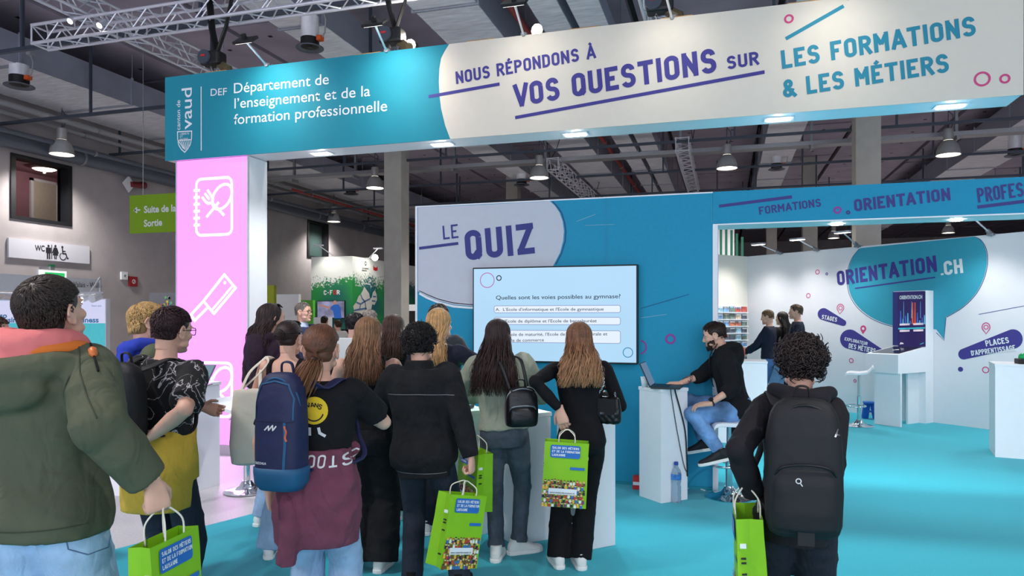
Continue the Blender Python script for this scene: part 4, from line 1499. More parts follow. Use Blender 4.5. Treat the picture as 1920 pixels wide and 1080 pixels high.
# tilted tablet on a stand deep in the crowd
p = gz(651, 6.1, 1.33)
t = thing('tablet', 'white tablet on a slim stand glimpsed between the girls\u2019 heads', 'tablet', (p.x, p.y, 0))
g = G(); g.cyl((p.x, p.y, .01), (p.x, p.y, 1.24), .025, n=12); g.lathe([(0, 0), (.17, 0), (.17, .012), (.03, .03), (0, .03)], (p.x, p.y, .007), 20); g.build('stand', m_alu, t, True, auto=40)
Mt = Matrix.Translation((p.x, p.y, 1.33)) @ Matrix.Rotation(radians(8), 4, 'Z') @ Matrix.Rotation(radians(-20), 4, 'X')
g = G(); g.box((-.1, -.008, -.12), (.1, .008, .12), bev=.006); g.xf(Mt); g.build('casing', m_white, t)
g = G(); g.box((-.09, -.0095, -.11), (.09, -.0085, .11)); g.xf(Mt); g.build('screen', M('tablet_glow', (222, 232, 242), .3, emit=.5, screen=True, var=0), t)

# ----------------------------------------------------------------- laptop counter
t = pillar45('laptop_counter', -.535, 6.49, .30, .99, 'narrow white counter carrying the laptop, beside the seated man', 'counter')
# laptop
LZ = .998
lp = Vector((-.50, 6.44, LZ))
t = thing('laptop', 'open dark grey laptop on the white counter, lid towards the crowd', 'laptop', lp, radians(-2))
g = G(); g.box((-.12, -.165, 0), (.13, .165, .017), bev=.004); g.build('base', M('laptop_grey', (46, 48, 52), .4, .3), t, local=True)
g = G(); g.box((-.1, -.15, .0172), (.03, .15, .0182)); g.build('keyboard', m_black, t, local=True)
Ml = Matrix.Translation((-.122, 0, .012)) @ Matrix.Rotation(radians(-24), 4, 'Y')
g = G(); g.box((-.007, -.165, 0), (.003, .165, .228), bev=.004); g.xf(Ml); o = g.build('lid', M('laptop_grey', (46, 48, 52), .4, .3), t, local=True)
g = G(); g.box((.0032, -.155, .012), (.0038, .155, .22)); g.xf(Ml); g.build('screen', M('laptop_screen', (150, 170, 200), .3, emit=.4, screen=True), t, local=True)
g = G(); g.stroke(ring2((0, .115), .022, 20), .005, (-.0075, 0, 0), (0, 1, 0), (0, 0, 1), True); g.stroke([(-.009, .11), (0, .122), (.009, .11)], .005, (-.0075, 0, 0), (0, 1, 0), (0, 0, 1)); g.xf(Ml); g.build('round_emblem', m_tray, t, local=True)
g = G(); g.box((-.0082, -.15, .02), (-.0072, -.11, .05)); g.xf(Ml); g.build('white_sticker', m_white, t, local=True)
# cup
cp = on_n(1205, 726, (-.74, 6.5, 0), Vector((0, -1, 0)))
t = thing('paper_cup', 'white paper cup beside the laptop on the narrow counter', 'cup', (-.695, 6.46, LZ - .006))
g = G(); g.lathe([(0, 0), (.026, 0), (.036, .092), (.033, .092), (.0235, .004), (0, .004)], t.location, 20, cap=False); g.build('wall', m_white, t, True)
g = G(); g.lathe([(.0355, .089), (.039, .09), (.039, .094), (.0355, .095)], t.location, 20); g.build('rolled_rim', m_white, t, True)
# cables
for nm, lb, pts, r in (('charging_cable', 'thick black cable hanging down the side of the laptop counter', [(1263, 727), (1266, 733), (1276, 770), (1285, 810), (1288, 860), (1289, 893)], .006),
                       ('charging_cable', 'thin black cable hanging left of the thick one on the laptop counter', [(1255, 727), (1258, 735), (1265, 780), (1272, 820), (1282, 870), (1288, 885)], .0035)):
    nn = Vector((1, -1, 0)).normalized()
    p0 = Vector((-.535, 6.49, 0)) + nn * (.156 + r)
    P = [on_n(x, y, p0, nn) for x, y in pts]
    P[0] = P[0] - nn * .05; P[0].z = LZ + .006; P.insert(1, Vector((P[1].x, P[1].y, LZ + .005)))
    # smooth
    Q = []
    for i in range(len(P) - 1):
        for k in range(6):
            s_ = k / 6
            p_1, p0_, p1_, p2_ = P[max(i - 1, 0)], P[i], P[i + 1], P[min(i + 2, len(P) - 1)]
            Q.append(.5 * ((2 * p0_) + (p1_ - p_1) * s_ + (2 * p_1 - 5 * p0_ + 4 * p1_ - p2_) * s_ ** 2 + (3 * p0_ - p_1 - 3 * p1_ + p2_) * s_ ** 3))
    Q.append(P[-1])
    g = G(); g.tube(Q, r, 6)
    tag(g.build(nm, m_black, None, True), lb, 'cable')


def bottle(p, h, label, r=.043, lab=True):
    t = thing('water_bottle', label, 'bottle', p)
    p = Vector(p)
    s = h / .33
    m = M('clear_pet', (205, 225, 240), .08, trans=.85, var=0, ior=1.2)
    pr = [(.0, 0), (.036, .0), (.043, .012), (.042, .05), (.039, .06), (.042, .07), (.041, .13), (.036, .15), (.041, .17), (.043, .19), (.043, .235), (.036, .265), (.018, .295), (.015, .3), (.015, .318), (0, .318)]
    g = G(); g.lathe([(a * r / .043, b * s) for a, b in pr], p, 20); g.build('body', m, t, True)
    g = G(); g.lathe([(0, .31), (.018, .31), (.018, .335), (.015, .338), (0, .338)], (0, 0, 0), 16); g.xf(Matrix.Translation(p) @ Matrix.Diagonal((r / .043, r / .043, s, 1))); g.build('cap', M('cap_blue', (40, 70, 160), .4), t)
    if lab:
        g = G(); g.lathe([(.0442, .192), (.0442, .238)], (0, 0, 0), 20, cap=False); g.xf(Matrix.Translation(p) @ Matrix.Diagonal((r / .043, r / .043, s, 1)))
        g.build('label_band', M('bottle_label', (60, 120, 190), .4, var=.4, scale=40), t, True)
    return t


b = gp(1268, 943); b.z = .007
bottle(b, .345, 'clear water bottle with blue label standing on the carpet by the counter')
p = gp(1197, 918); p.z = .007
t = thing('red_box', 'small red carton on the floor behind the laptop counter', 'box', p)
g = G(); g.box((p.x - .05, p.y - .04, .007), (p.x + .05, p.y + .04, .13), bev=.005); g.build('carton', M('carton_red', (205, 40, 44), .5), t)
g = G(); g.box((p.x - .045, p.y - .0415, .05), (p.x + .045, p.y - .0405, .08)); g.build('white_band', m_white, t)
P = [gp(x, y) for x, y in ((1290, 918), (1300, 916.5), (1310, 918), (1318, 921), (1322, 922))]
g = G(); g.tube([Vector((q.x, q.y, .012)) for q in P], .006, 6)
tag(g.build('power_cable', m_white, None, True), 'white cable lying on the carpet at the foot of the quiz wall', 'cable')


# ----------------------------------------------------------------- bar stools
def stool(p, label, seat_h, rz, white=True, footrest=True):
    t = thing('bar_stool', label, 'stool', (p[0], p[1], .007), rz)
    g = G(); g.lathe([(0, 0), (.205, 0), (.207, .008), (.19, .016), (.12, .03), (.07, .055), (.045, .09), (.04, .1), (0, .1)], (0, 0, 0), 40); g.build('base', m_chrome, t, True, local=True, auto=60)
    g = G(); g.lathe([(0, .09), (.03, .09), (.03, .45), (.022, .455), (.022, seat_h - .05), (.06, seat_h - .03), (.06, seat_h - .02), (0, seat_h - .02)], (0, 0, 0), 24); g.build('column', m_chrome, t, True, local=True, auto=40)
    g = G(); g.tube([(.17 * cos(a), .05 + .14 * sin(a), .30) for a in [2 * pi * i / 28 for i in range(29)]], .010, 8, cap=False); g.obox((-.03, 0, .30), (-.165, .05, .30), .015, .015); g.obox((.03, 0, .30), (.165, .05, .30), .015, .015); g.build('footrest', m_chrome, t, True, local=True)
    g = G(); g.tube([(.02, 0, seat_h - .04), (.1, 0, seat_h - .06), (.19, -.02, seat_h - .09)], .006, 6); g.build('lever', m_chrome, t, local=True)
    # wave shaped seat: profile in y, swept in x
    prof = [(-.19, .095), (-.175, .10), (-.15, .06), (-.11, .02), (0, .0), (.12, .005), (.17, -.005), (.19, -.03)]
    up = [(y, seat_h + z) for y, z in prof]
    dn = [(y, seat_h + z - .035) for y, z in reversed(prof)]
    g = G(); g.prism(up + dn, (-.2, 0, 0), (0, 1, 0), (0, 0, 1), (.4, 0, 0)); o = g.build('seat', m_white if white else M('stool_leather', (104, 52, 46), .5), t, local=True)
    bv = o.modifiers.new('round', 'BEVEL'); bv.width = .012; bv.segments = 3
    return t


p = gp(1611, 800)
stool(p, 'white bar stool with wavy seat standing before the touch screen kiosk', .80, radians(80))
p = gp(463, 922)
stool(p, 'white bar stool with chrome base left of the cream tote bag', .775, radians(-100))

# ----------------------------------------------------------------- white counter at the left
t = thing('info_counter', 'white counter by the pink pillar with a tablet on top', 'counter', (-5.1, 5.47, .0))
g = G(); g.box((-5.55, 5.15, .0), (-4.69, 5.79, .97), bev=.003); g.build('body', m_white, t)
g = G(); g.box((-5.56, 5.14, .97), (-4.68, 5.80, 1.0), bev=.003); g.build('worktop', m_white, t)
p = gz(362, 6.45, 1.0)
t = thing('tablet', 'large tilted tablet on the white counter by the pink pillar', 'tablet', p, radians(20))
g = G(); g.box((-.14, -.1, .0), (.14, .1, .012), bev=.004); g.prism([(-.09, .01), (.09, .01), (.09, .16)], (-.05, 0, 0), (0, 1, 0), (0, 0, 1), (.1, 0, 0)); g.build('stand', m_tray, t, local=True)
Mt = Matrix.Translation((0, .0, .1)) @ Matrix.Rotation(radians(-55), 4, 'X')
g = G(); g.box((-.17, -.012, -.13), (.17, .0, .13), bev=.005); g.xf(Mt); g.build('casing', m_dpipe, t, local=True)
g = G(); g.box((-.16, -.0135, -.12), (.16, -.0125, .12)); g.xf(Mt); g.build('screen', M('tablet_blue', (165, 205, 225), .3, emit=.45, screen=True), t, local=True)
p = gz(379.5, 6.55, 1.0)
bottle(p, .21, 'small clear bottle on the white counter beside the tablet', .033, False)

# ----------------------------------------------------------------- orientation wall
WD = Vector((1.89, -1.68, 0)).normalized()
WN = Vector((WD.y, -WD.x, 0))
if WN.y > 0:
    WN = -WN
wp = Vector((1.8, 13.44, 0))
wc = on_n(1402, 600, wp, WN); wc.z = 0
OZ = 2.81
t = thing('orientation_wall', 'long white printed wall with the big teal speech bubble', 'partition wall', wc)
FO = Face(wc, WD, WN, .002)
g = G()
wl = 8.2
g.prism([(0, 0), (wl, 0), (wl, OZ), (0, OZ)], wc, WD, (0, 0, 1), -WN * .09); g.build('board', M('white_print_wall', (232, 232, 236), .6, var=.01), t)
k8 = lambda x, y: (1320 + x / 2.572, 400 + y / 2.572)


def smooth2(P, n=5, closed=False):
    out = []
    N_ = len(P)
    for i in range(N_ if closed else N_ - 1):
        p0, p1, p2, p3 = (P[(i - 1) % N_] if closed or i else P[0]), P[i], P[(i + 1) % N_], (P[(i + 2) % N_] if closed or i + 2 < N_ else P[-1])
        for k in range(n):
            s_ = k / n
            out.append(tuple(.5 * (2 * p1[j] + (p2[j] - p0[j]) * s_ + (2 * p0[j] - 5 * p1[j] + 4 * p2[j] - p3[j]) * s_ * s_ + (3 * p1[j] - p0[j] - 3 * p2[j] + p3[j]) * s_ ** 3) for j in (0, 1)))
    if not closed:
        out.append(P[-1])
    return out


left = smooth2([k8(*p) for p in [(752, 168), (718, 212), (697, 270), (694, 330), (708, 395), (745, 452), (800, 497), (865, 528), (935, 545), (1040, 553)]])
right = smooth2([k8(*p) for p in [(1166, 500), (1245, 452), (1308, 388), (1348, 312), (1364, 235), (1358, 172), (1332, 128), (1300, 112)]])
g = G(); FO.poly(g, left + [k8(1120, 560), k8(1156, 606)] + right); g.build('speech_bubble', M('bubble_teal', (52, 160, 184), .65, var=.015), t)
g = G(); FO.polyline(g, [(x - 1.6, y + 1.5) for x, y in left], .01); FO.polyline(g, [k8(1120, 575), k8(1158, 612), k8(1167, 502)], .01, 2); FO.polyline(g, [(x + 1.4, y + .5) for x, y in right], .01); g.build('bubble_outline', m_outl, t)
g = G(); FO.text('ORIENTATION', k8(645, 349), k8(1125, 281), k8(640, 279), .21, g=g, k=2); g.build('lettering', m_navy, t)
g = G(); FO.text('.CH', k8(1143, 302), k8(1251, 287), k8(1141, 234), .21, g=g, k=2); g.build('lettering', m_wprint, t)
g = G(); FO.line(g, k8(728, 362), k8(1115, 309), .022, 2); g.build('underline', m_navy, t)
for c, r, m in (((547, 283), 9, m_ring), ((592, 292), 4.4, m_navy), ((503, 397), 9, m_ring), ((710, 710), 9.5, m_ring), ((728, 808), 6, m_ring), ((1358, 755), 15, m_ring)):
    g = G(); FO.ring(g, k8(*c), r / 2.572, .014); g.build('ring_print', m, t)
g = G(); FO.disc(g, k8(1237, 752), 12.5 / 2.572); g.build('dot_print', m_navy, t)
g = G(); FO.line(g, k8(1325, 487), k8(1545, 446), .008); g.build('thin_line', m_navy, t)


def pin(c, tip, r, solid):
    g = G()
    cx, cy = c
    pts = [k8(cx + r * cos(a) * .9, cy - r * sin(a)) for a in [radians(-30 + i * 20) for i in range(13)]] + [k8(*tip)]
    if solid:
        FO.poly(g, pts)
        g.build('pin_print', m_ring, t)
        g = G(); FO.disc(g, k8(*c), 6 / 2.572, 2); g.build('pin_dot', m_wprint, t)
    else:
        FO.polyline(g, pts, .014, closed=True)
        FO.ring(g, k8(*c), r * .5 / 2.572, .012)
        g.build('pin_print', m_ring, t)


pin((658, 456), (654, 486), 18, False)
pin((768, 556), (766, 583), 16, True)
pin((1360, 549), (1361, 581), 21, False)


def pill(c0, r0, c1, r1):
    """hull of two circles in crop pixels"""
    pts = []
    A = atan2(c1[1] - c0[1], c1[0] - c0[0])
    D = math.hypot(c1[0] - c0[0], c1[1] - c0[1])
    b = math.acos(max(-1, min(1, (r0 - r1) / D)))
    for i in range(15):
        a = A + b + (2 * pi - 2 * b) * i / 14
        pts.append(k8(c0[0] + r0 * cos(a), c0[1] + r0 * sin(a)))
    for i in range(15):
        a = A - b + 2 * b * i / 14
        pts.append(k8(c1[0] + r1 * cos(a), c1[1] + r1 * sin(a)))
    g = G(); FO.poly(g, pts); g.build('pill_print', m_navy, t)


pill((577, 486), 29, (671, 528), 15)
pill((703, 607), 47, (852, 672), 18)
pill((1252, 679), 26, (1490, 606), 47)
for txt, a_, b_, c_ in (('STAGES', (567, 509), (640, 524), (570, 488)), ('EXPLORATEUR', (678, 612), (788, 637), (681, 597)), ('DES M\u00c9TIERS', (697, 650), (826, 676), (700, 626)),
                        ('PLACES', (1361, 642), (1473, 625), (1359, 613)), ("D'APPRENTISSAGE", (1291, 687), (1504, 660), (1289, 662))):
    g = G(); FO.text(txt, k8(*a_), k8(*b_), k8(*c_), .19, g=g, k=2); g.build('lettering', m_wprint, t)

# return wall with the leaflet rack
CD = WN.copy()           # runs towards the viewer
t = thing('return_wall', 'plain cream return wall carrying the leaflet rack', 'partition wall', wc)
cn = WD.copy()
g = G(); g.prism([(0.0, 0), (2.6, 0), (2.6, OZ), (0.0, OZ)], wc - WD * .001, CD, (0, 0, 1), -cn * .09); g.build('board', M('cream_wall', (236, 232, 218), .65, var=.01), t)
FRk = Face(wc, CD, cn, .01)
r0, r1 = FRk.uv(1399, 600)[0], FRk.uv(1342, 600)[0]
zt, zb = FRk.uv(1385, 574)[1], FRk.uv(1385, 690)[1]
t = thing('leaflet_rack', 'wall rack of small leaflets in tiers behind the seated man', 'rack', wc + CD * ((r0 + r1) / 2))
g = G(); g.prism([(r0, zb), (r1, zb), (r1, zt), (r0, zt)], wc + cn * .004, CD, (0, 0, 1), cn * .02); g.build('back_panel', m_white, t)
NR, NC = 9, 5
lm = []
for i, c_ in enumerate([(200, 120, 90), (120, 160, 205), (230, 225, 215), (90, 96, 110), (205, 185, 160), (150, 190, 215), (190, 90, 80), (110, 130, 120)]):
    lm.append(M('leaflet_print_%d' % i, c_, .5, var=.6, scale=14))
rowh = (zt - zb) / NR
cw = (r1 - r0) / NC
names = ['top', 'second', 'third', 'fourth', 'fifth', 'sixth', 'seventh', 'eighth', 'lowest']
cn_ = ['nearest the corner', 'second from the corner', 'in the middle column', 'fourth from the corner', 'nearest the quiz wall']
for i in range(NR):
    z = zt - (i + 1) * rowh
    g = G(); g.prism([(r0, z), (r1, z), (r1, z + .018), (r0, z + .018)], wc + cn * .024, CD, (0, 0, 1), cn * .05); g.build('tier', m_white, t)
    for j in range(NC):
        u = r0 + j * cw + .012
        hgt = rowh * rnd.uniform(.68, .8)
        o_ = wc + CD * u + cn * .03 + Vector((0, 0, z + .019))
        w_ = cw - .024
        g = G()
        g.cur = 0
        ex, ey = CD, (Vector((0, 0, 1)) - cn * .12).normalized() * 1
        up = Vector((0, 0, 1)) + cn * -.02
        g.prism([(0, 0), (w_, 0), (w_, hgt), (0, hgt)], o_, ex, up, cn * .012)
        g.cur = 1
        g.prism([(.008, hgt * .72), (w_ - .008, hgt * .72), (w_ - .008, hgt * .95), (.008, hgt * .95)], o_ + cn * .0125, ex, up, cn * .002)
        k_ = rnd.randrange(8)
        tag(g.build('leaflet', [lm[k_], lm[rnd.randrange(8)] if rnd.random() < .5 else m_white]), 'leaflet in the %s tier of the rack, %s' % (names[i], cn_[j]), 'leaflet', 'leaflets in the wall rack')

# arm lamps over the wall
def armlamp(base, head, label, lit, power):
    b = on_n(*k8(*base), wc, WN); b.z = OZ
    h = on_n(*k8(*head), wc + WN * .45, WN)
    t = thing('arm_floodlight', label, 'lamp', b)
    g = G(); g.obox(b - WN * .06, b + WN * .06, .09, .03); g.cyl(b, b.lerp(h, .25), .03, n=8); g.build('clamp', m_tray, t)
    g = G(); g.cyl(b, h, .012, n=8); g.build('arm', m_alu, t)
    g = G(); g.obox(h - WD * .13, h + WD * .13, .1, .03); g.build('head', m_alu, t)
    g = G(); g.obox(h - WD * .12 - Vector((0, 0, .018)), h + WD * .12 - Vector((0, 0, .018)), .085, .006); g.build('lens', M('arm_lens_on', (255, 252, 240), .5, emit=12, var=0) if lit else M('arm_lens', (255, 252, 240), .5, emit=3, var=0), t)
    light('arm_light', 'SPOT', h - Vector((0, 0, .04)), power * 1.5, (1, .98, .96), to=h + WN * .5 - Vector((0, 0, 2)), size=.1, angle=125, blend=.9, parent=t)


armlamp((372, 193), (262, 148), 'arm lamp on the white wall, leftmost near the corner', 0, 70)
armlamp((548, 176), (450, 124), 'lit arm lamp on the white wall, second from the corner', 1, 70)
armlamp((745, 152), (668, 90), 'arm lamp on the white wall at the left side of the bubble', 0, 70)
armlamp((1388, 88), (1300, 24), 'lit arm lamp on the white wall at the right side of the bubble', 1, 70)
armlamp((1760, 30), (1680, -30), 'arm lamp on the white wall beyond the right edge', 1, 70)

# ----------------------------------------------------------------- touch screen kiosk
kc = Vector((2.91, 12.16, 0))
kw = .5
dep = (wp - kc).dot(-WN) - .004
t = thing('touch_kiosk', 'white information kiosk with upright purple screen and slanted touch desk', 'kiosk', kc)
g = G(); g.prism([(0, .0), (0, 2.03), (-kw, 2.03), (-kw, .0)], kc, WD, (0, 0, 1), -WN * dep); g.build('column', m_white, t)
fr = kc + WN * .74
g = G()
g.prism([(0, .79), (.74, .79), (.74, 1.07), (0, 1.165)], kc, WN, (0, 0, 1), -WD * (kw)); g.build('desk', m_white, t)
g = G(); g.prism([(.06, 0), (.10, 0), (.10, .79), (.06, .79)], kc + WN * .58 - WD * .0, WN, (0, 0, 1), -WD * .4); g.build('leg_panel', m_white, t)
g = G(); g.prism([(0, 0), (.3, 0), (.3, .79), (0, .79)], kc - WD * .1, WN, (0, 0, 1), -WD * .03); g.build('inner_panel', m_white, t)
nrm = (WN * (1.165 - 1.07) + Vector((0, 0, .74))).normalized()
sl = (WN * .74 - Vector((0, 0, .095))).normalized()
o_ = kc + Vector((0, 0, 1.165)) - WD * .04 + sl * .05 + nrm * .001
g = G(); g.prism([(0, 0), (.6, 0), (.6, kw - .08), (0, kw - .08)], o_, sl, -WD, nrm * .006); g.build('touch_glass', M('kiosk_glass', (40, 44, 56), .12), t)
g = G(); g.sheet(ring2((.3, .2), .03, 10), o_ + nrm * .0075, sl, -WD); g.sheet(ring2((.34, .23), .02, 10), o_ + nrm * .0075, sl, -WD); g.build('touch_mark', m_wprint, t)
FK = Face(kc + WN * .02, WD, WN, .003)
g = G(); g.prism([(-kw + .0, 1.18), (-.012, 1.18), (-.012, 2.02), (-kw + .0, 2.02)], kc, WD, (0, 0, 1), WN * .02); g.build('screen_frame', m_navy2, t)
g = G(); FK.poly(g, [(1683, 549), (1735, 547), (1735.5, 650), (1684, 652)]); g.build('screen', M('kiosk_purple', (58, 46, 128), .3, emit=.45, screen=True, var=.12, scale=3), t)
c8 = k8
FK.btext('ORIENTATION.CH', c8(943, 414), c8(1053, 411), c8(943, 397), m_wprint, t, .04, k=2)
kcol = [M('kiosk_%d' % i, c_, .3, emit=.8, var=.2, screen=True) for i, c_ in enumerate([(90, 190, 240), (60, 110, 210), (220, 90, 50), (235, 225, 250), (60, 200, 220)])]
g = G()
for i in range(11):
    x = 945 + i * 11.5
    g.cur = (1, 0, 1, 0, 1, 2, 2, 1, 0, 1, 0)[i]
    tp = 470 + (i * 37) % 50 if i not in (5, 6) else 430
    FK.poly(g, [c8(x, 535), c8(x + 8, 535), c8(x + 6, tp), c8(x + 2, tp)], 2)
g.cur = 0
for x in (962, 1000, 1043):
    FK.poly(g, [c8(x, 505), c8(x + 3, 505), c8(x + 2, 425), c8(x + 1, 425)], 2)
g.cur = 4
FK.poly(g, [c8(937, 553), c8(1066, 549), c8(1066, 556), c8(937, 560)], 2)
g.cur = 3
for (x, y) in ((944, 541), (1010, 539), (944, 572), (1010, 570)):
    FK.poly(g, [c8(x, y), c8(x + 48, y - 1.5), c8(x + 48, y - 11), c8(x, y - 9.5)], 2)
FK.poly(g, [c8(944, 632), c8(964, 630), c8(960, 624), c8(948, 622)], 2)
g.cur = 4
FK.poly(g, [c8(1040, 634), c8(1060, 627), c8(1060, 623), c8(1046, 628)], 2)
g.build('city_picture', kcol, t)

# blue folding step behind the kiosk
p = gp(1634, 787); p.z = .007
t = thing('step_stool', 'small blue plastic step stool beside the kiosk leg', 'step', p)
mb = M('blue_plastic', (30, 100, 190), .4)
g = G(); g.obox(p + Vector((-.09, .05, 0)), p + Vector((-.05, .08, .24)), .03, .12); g.build('leg', mb, t)
g = G(); g.obox(p + Vector((.09, .05, 0)), p + Vector((.05, .08, .24)), .03, .12); g.build('leg', mb, t)
g = G(); g.box((p.x - .1, p.y, p.z + .24), (p.x + .1, p.y + .17, p.z + .27), bev=.008); g.box((p.x - .07, p.y + .06, p.z + .1), (p.x + .07, p.y + .1, p.z + .13)); g.build('tread', mb, t)

# counters at the right
a_ = gp(1866, 858)
t = thing('white_counter', 'plain white counter cut by the right edge of the photo', 'counter', (a_.x + .5, a_.y, .007))
ed = Vector((.98, -.2, 0)).normalized(); en = Vector((-ed.y, ed.x, 0))
g = G(); g.prism([(0, 0), (1.1, 0), (1.1, .6), (0, .6)], (a_.x, a_.y, .007), ed, en, (0, 0, 1.05)); g.build('body', m_white, t)
g = G(); g.prism([(-.005, -.005), (1.105, -.005), (1.105, .605), (-.005, .605)], (a_.x, a_.y, 1.057), ed, en, (0, 0, .025)); g.build('worktop', m_white, t)
b_ = gz(1922, 8.25, 1.082)
t = thing('quiz_buzzer', 'green buzzer on a black base at the right edge, on the white counter', 'buzzer', b_)
g = G(); g.box((b_.x - .085, b_.y - .08, b_.z), (b_.x + .085, b_.y + .08, b_.z + .06), bev=.012); g.build('base', m_black, t)
g = G(); g.lathe([(.065, .06), (.066, .08), (.06, .105), (.04, .12), (0, .128)], b_, 24); g.build('dome', m_green, t, True)
b_ = gz(1434, 9.2)
t = thing('white_counter', 'white counter behind the seated man, below the leaflet rack', 'counter', (b_.x - .4, b_.y, .007))
g = G(); g.box((b_.x - .62, b_.y - .2, .007), (b_.x + .02, b_.y + .3, 1.035), bev=.003); g.build('body', m_white, t)
g = G(); g.box((b_.x - .625, b_.y - .205, 1.035), (b_.x + .025, b_.y + .305, 1.06), bev=.003); g.build('worktop', m_white, t)
p = gz(1386, 9.25, 1.06)
t = thing('orange_tub', 'orange round tub on the counter behind the seated man', 'tub', p)
g = G(); g.lathe([(0, 0), (.06, 0), (.075, .12), (.07, .16), (.04, .19), (0, .195)], p, 20); g.build('body', m_orange, t, True)
g = G(); g.lathe([(.0, .195), (.015, .195), (.015, .215), (0, .218)], p, 12); g.build('knob', m_orange, t)
# ================================================================= people: shared shapes
from mathutils.bvhtree import BVHTree


def remesh(g, voxel, smooth=4, fac=.5):
    """one continuous skin over overlapping lofts"""
    me = g.mesh('tmp')
    o = bpy.data.objects.new('tmp', me)
    COL.objects.link(o)
    r = o.modifiers.new('r', 'REMESH'); r.mode = 'VOXEL'; r.voxel_size = voxel
    if smooth:
        s = o.modifiers.new('s', 'SMOOTH'); s.iterations = smooth; s.factor = fac
    dg = bpy.context.evaluated_depsgraph_get()
    m2 = bpy.data.meshes.new_from_object(o.evaluated_get(dg))
    bpy.data.objects.remove(o)
    bpy.data.meshes.remove(me)
    n = len(m2.vertices)
    v = np.empty(n * 3, dtype=np.float32); m2.vertices.foreach_get('co', v)
    nn = np.empty(n * 3, dtype=np.float32); m2.vertices.foreach_get('normal', nn)
    f = [tuple(p.vertices) for p in m2.polygons]
    bpy.data.meshes.remove(m2)
    return v.reshape(-1, 3).astype(float), nn.reshape(-1, 3).astype(float), f


def folds(v, n, amp, seed, f0=18, f1=46, zbias=1.6, wfun=None):
    r = np.random.RandomState(seed)
    d = np.zeros(len(v))
    warp = np.stack([np.sin(v @ (r.randn(3) * 9) + r.rand() * 6) for _ in range(3)], 1) * .025
    p = v + warp
    for i in range(7):
        k = r.randn(3) * np.array([1, 1, zbias]); k /= np.linalg.norm(k); k *= r.uniform(f0, f1)
        s = np.sin(p @ k + r.rand() * 6.28)
        d += (1 - np.abs(s)) ** 1.6 * r.uniform(.4, 1)
    d = np.maximum(d / 7 - .33, -.13)
    if wfun is not None:
        d = d * wfun(v)
    return v + n * (d * amp * 2.2)[:, None]


def sell(c, a, b, hw, hd, n=24, e=2.4):
    """superellipse ring about c in axes a, b"""
    out = []
    for j in range(n):
        t = 2 * pi * j / n
        ct, st_ = cos(t), sin(t)
        x = hw * (abs(ct) ** (2 / e)) * (1 if ct >= 0 else -1)
        y = hd * (abs(st_) ** (2 / e)) * (1 if st_ >= 0 else -1)
        out.append(Vector(c) + a * x + b * y)
    return out


def ik(S, W, a, b, pole):
    S, W, pole = Vector(S), Vector(W), Vector(pole)
    d = W - S
    L = d.length
    mx = (a + b) * .999
    if L > mx:
        W = S + d * (mx / L); d = W - S; L = mx
    if L < abs(a - b) + .02:
        L = abs(a - b) + .02
    d.normalize()
    x = (a * a - b * b + L * L) / (2 * L)
    h = sqrt(max(a * a - x * x, 0))
    q = pole - d * pole.dot(d)
    if q.length < 1e-6:
        q = Vector((0, -1, 0))
    q.normalize()
    return S + d * x + q * h, W


def hair_mat(name, top, bot=None, rough=.52, island=.35):
    if name in MATS:
        return MATS[name]
    m = M(name, top, rough, var=.25, scale=30, island=island, spec=.45)
    if bot:
        nt = m.node_tree; N, L = nt.nodes, nt.links
        tc = [x for x in N if x.type == 'TEX_COORD'][0]
        rp = [x for x in N if x.type == 'VALTORGB'][0]
        hs = [x for x in N if x.type == 'HUE_SAT'][0]
        sx = N.new('ShaderNodeSeparateXYZ'); L.new(tc.outputs['Generated'], sx.inputs[0])
        mr = N.new('ShaderNodeMapRange'); mr.inputs[1].default_value = .75; mr.inputs[2].default_value = .15; L.new(sx.outputs['Z'], mr.inputs[0])
        mx = N.new('ShaderNodeMix'); mx.data_type = 'RGBA'
        L.new(mr.outputs[0], mx.inputs[0]); L.new(rp.outputs[0], mx.inputs[6]); mx.inputs[7].default_value = lin(bot) + (1,)
        L.new(mx.outputs[2], hs.inputs['Color'])
    return m


SKIN = M('skin_light', (222, 172, 148), .5, var=.06, scale=25, bump=.04, bscale=250)
SKIN2 = M('skin_warm', (206, 150, 122), .5, var=.06, scale=25, bump=.04, bscale=250)
LIPS = M('lips', (186, 106, 100), .4)
m_sclera = M('eye_white', (188, 178, 172), .3)
m_iris = M('iris_dark', (50, 36, 28), .15)
m_jean_l = M('light_denim', (150, 178, 208), .9, var=.22, scale=9, bump=.2, bscale=300)
m_jean_m = M('mid_denim', (78, 112, 160), .9, var=.35, scale=7, bump=.2, bscale=300)
m_jean_g = M('grey_denim', (74, 84, 96), .9, var=.25, scale=9, bump=.2, bscale=300)
m_jean_d = M('dark_denim', (34, 40, 54), .9, var=.2, scale=9, bump=.2, bscale=300)
m_blk = M('black_cotton', (24, 23, 25), .92, var=.12, scale=20, bump=.12, bscale=250, spec=.3)
m_blk2 = M('black_jersey', (20, 19, 22), .9, var=.1, scale=20, spec=.3)
m_blk3 = M('washed_black_denim', (30, 30, 32), .95, var=.25, scale=14, bump=.2, bscale=300, spec=.3)
m_sneak = M('white_sneaker', (232, 232, 228), .55, var=.02)
m_sole = M('white_sole', (238, 238, 234), .6, var=.02)
m_stitch = M('stitching', (150, 150, 150), .8)


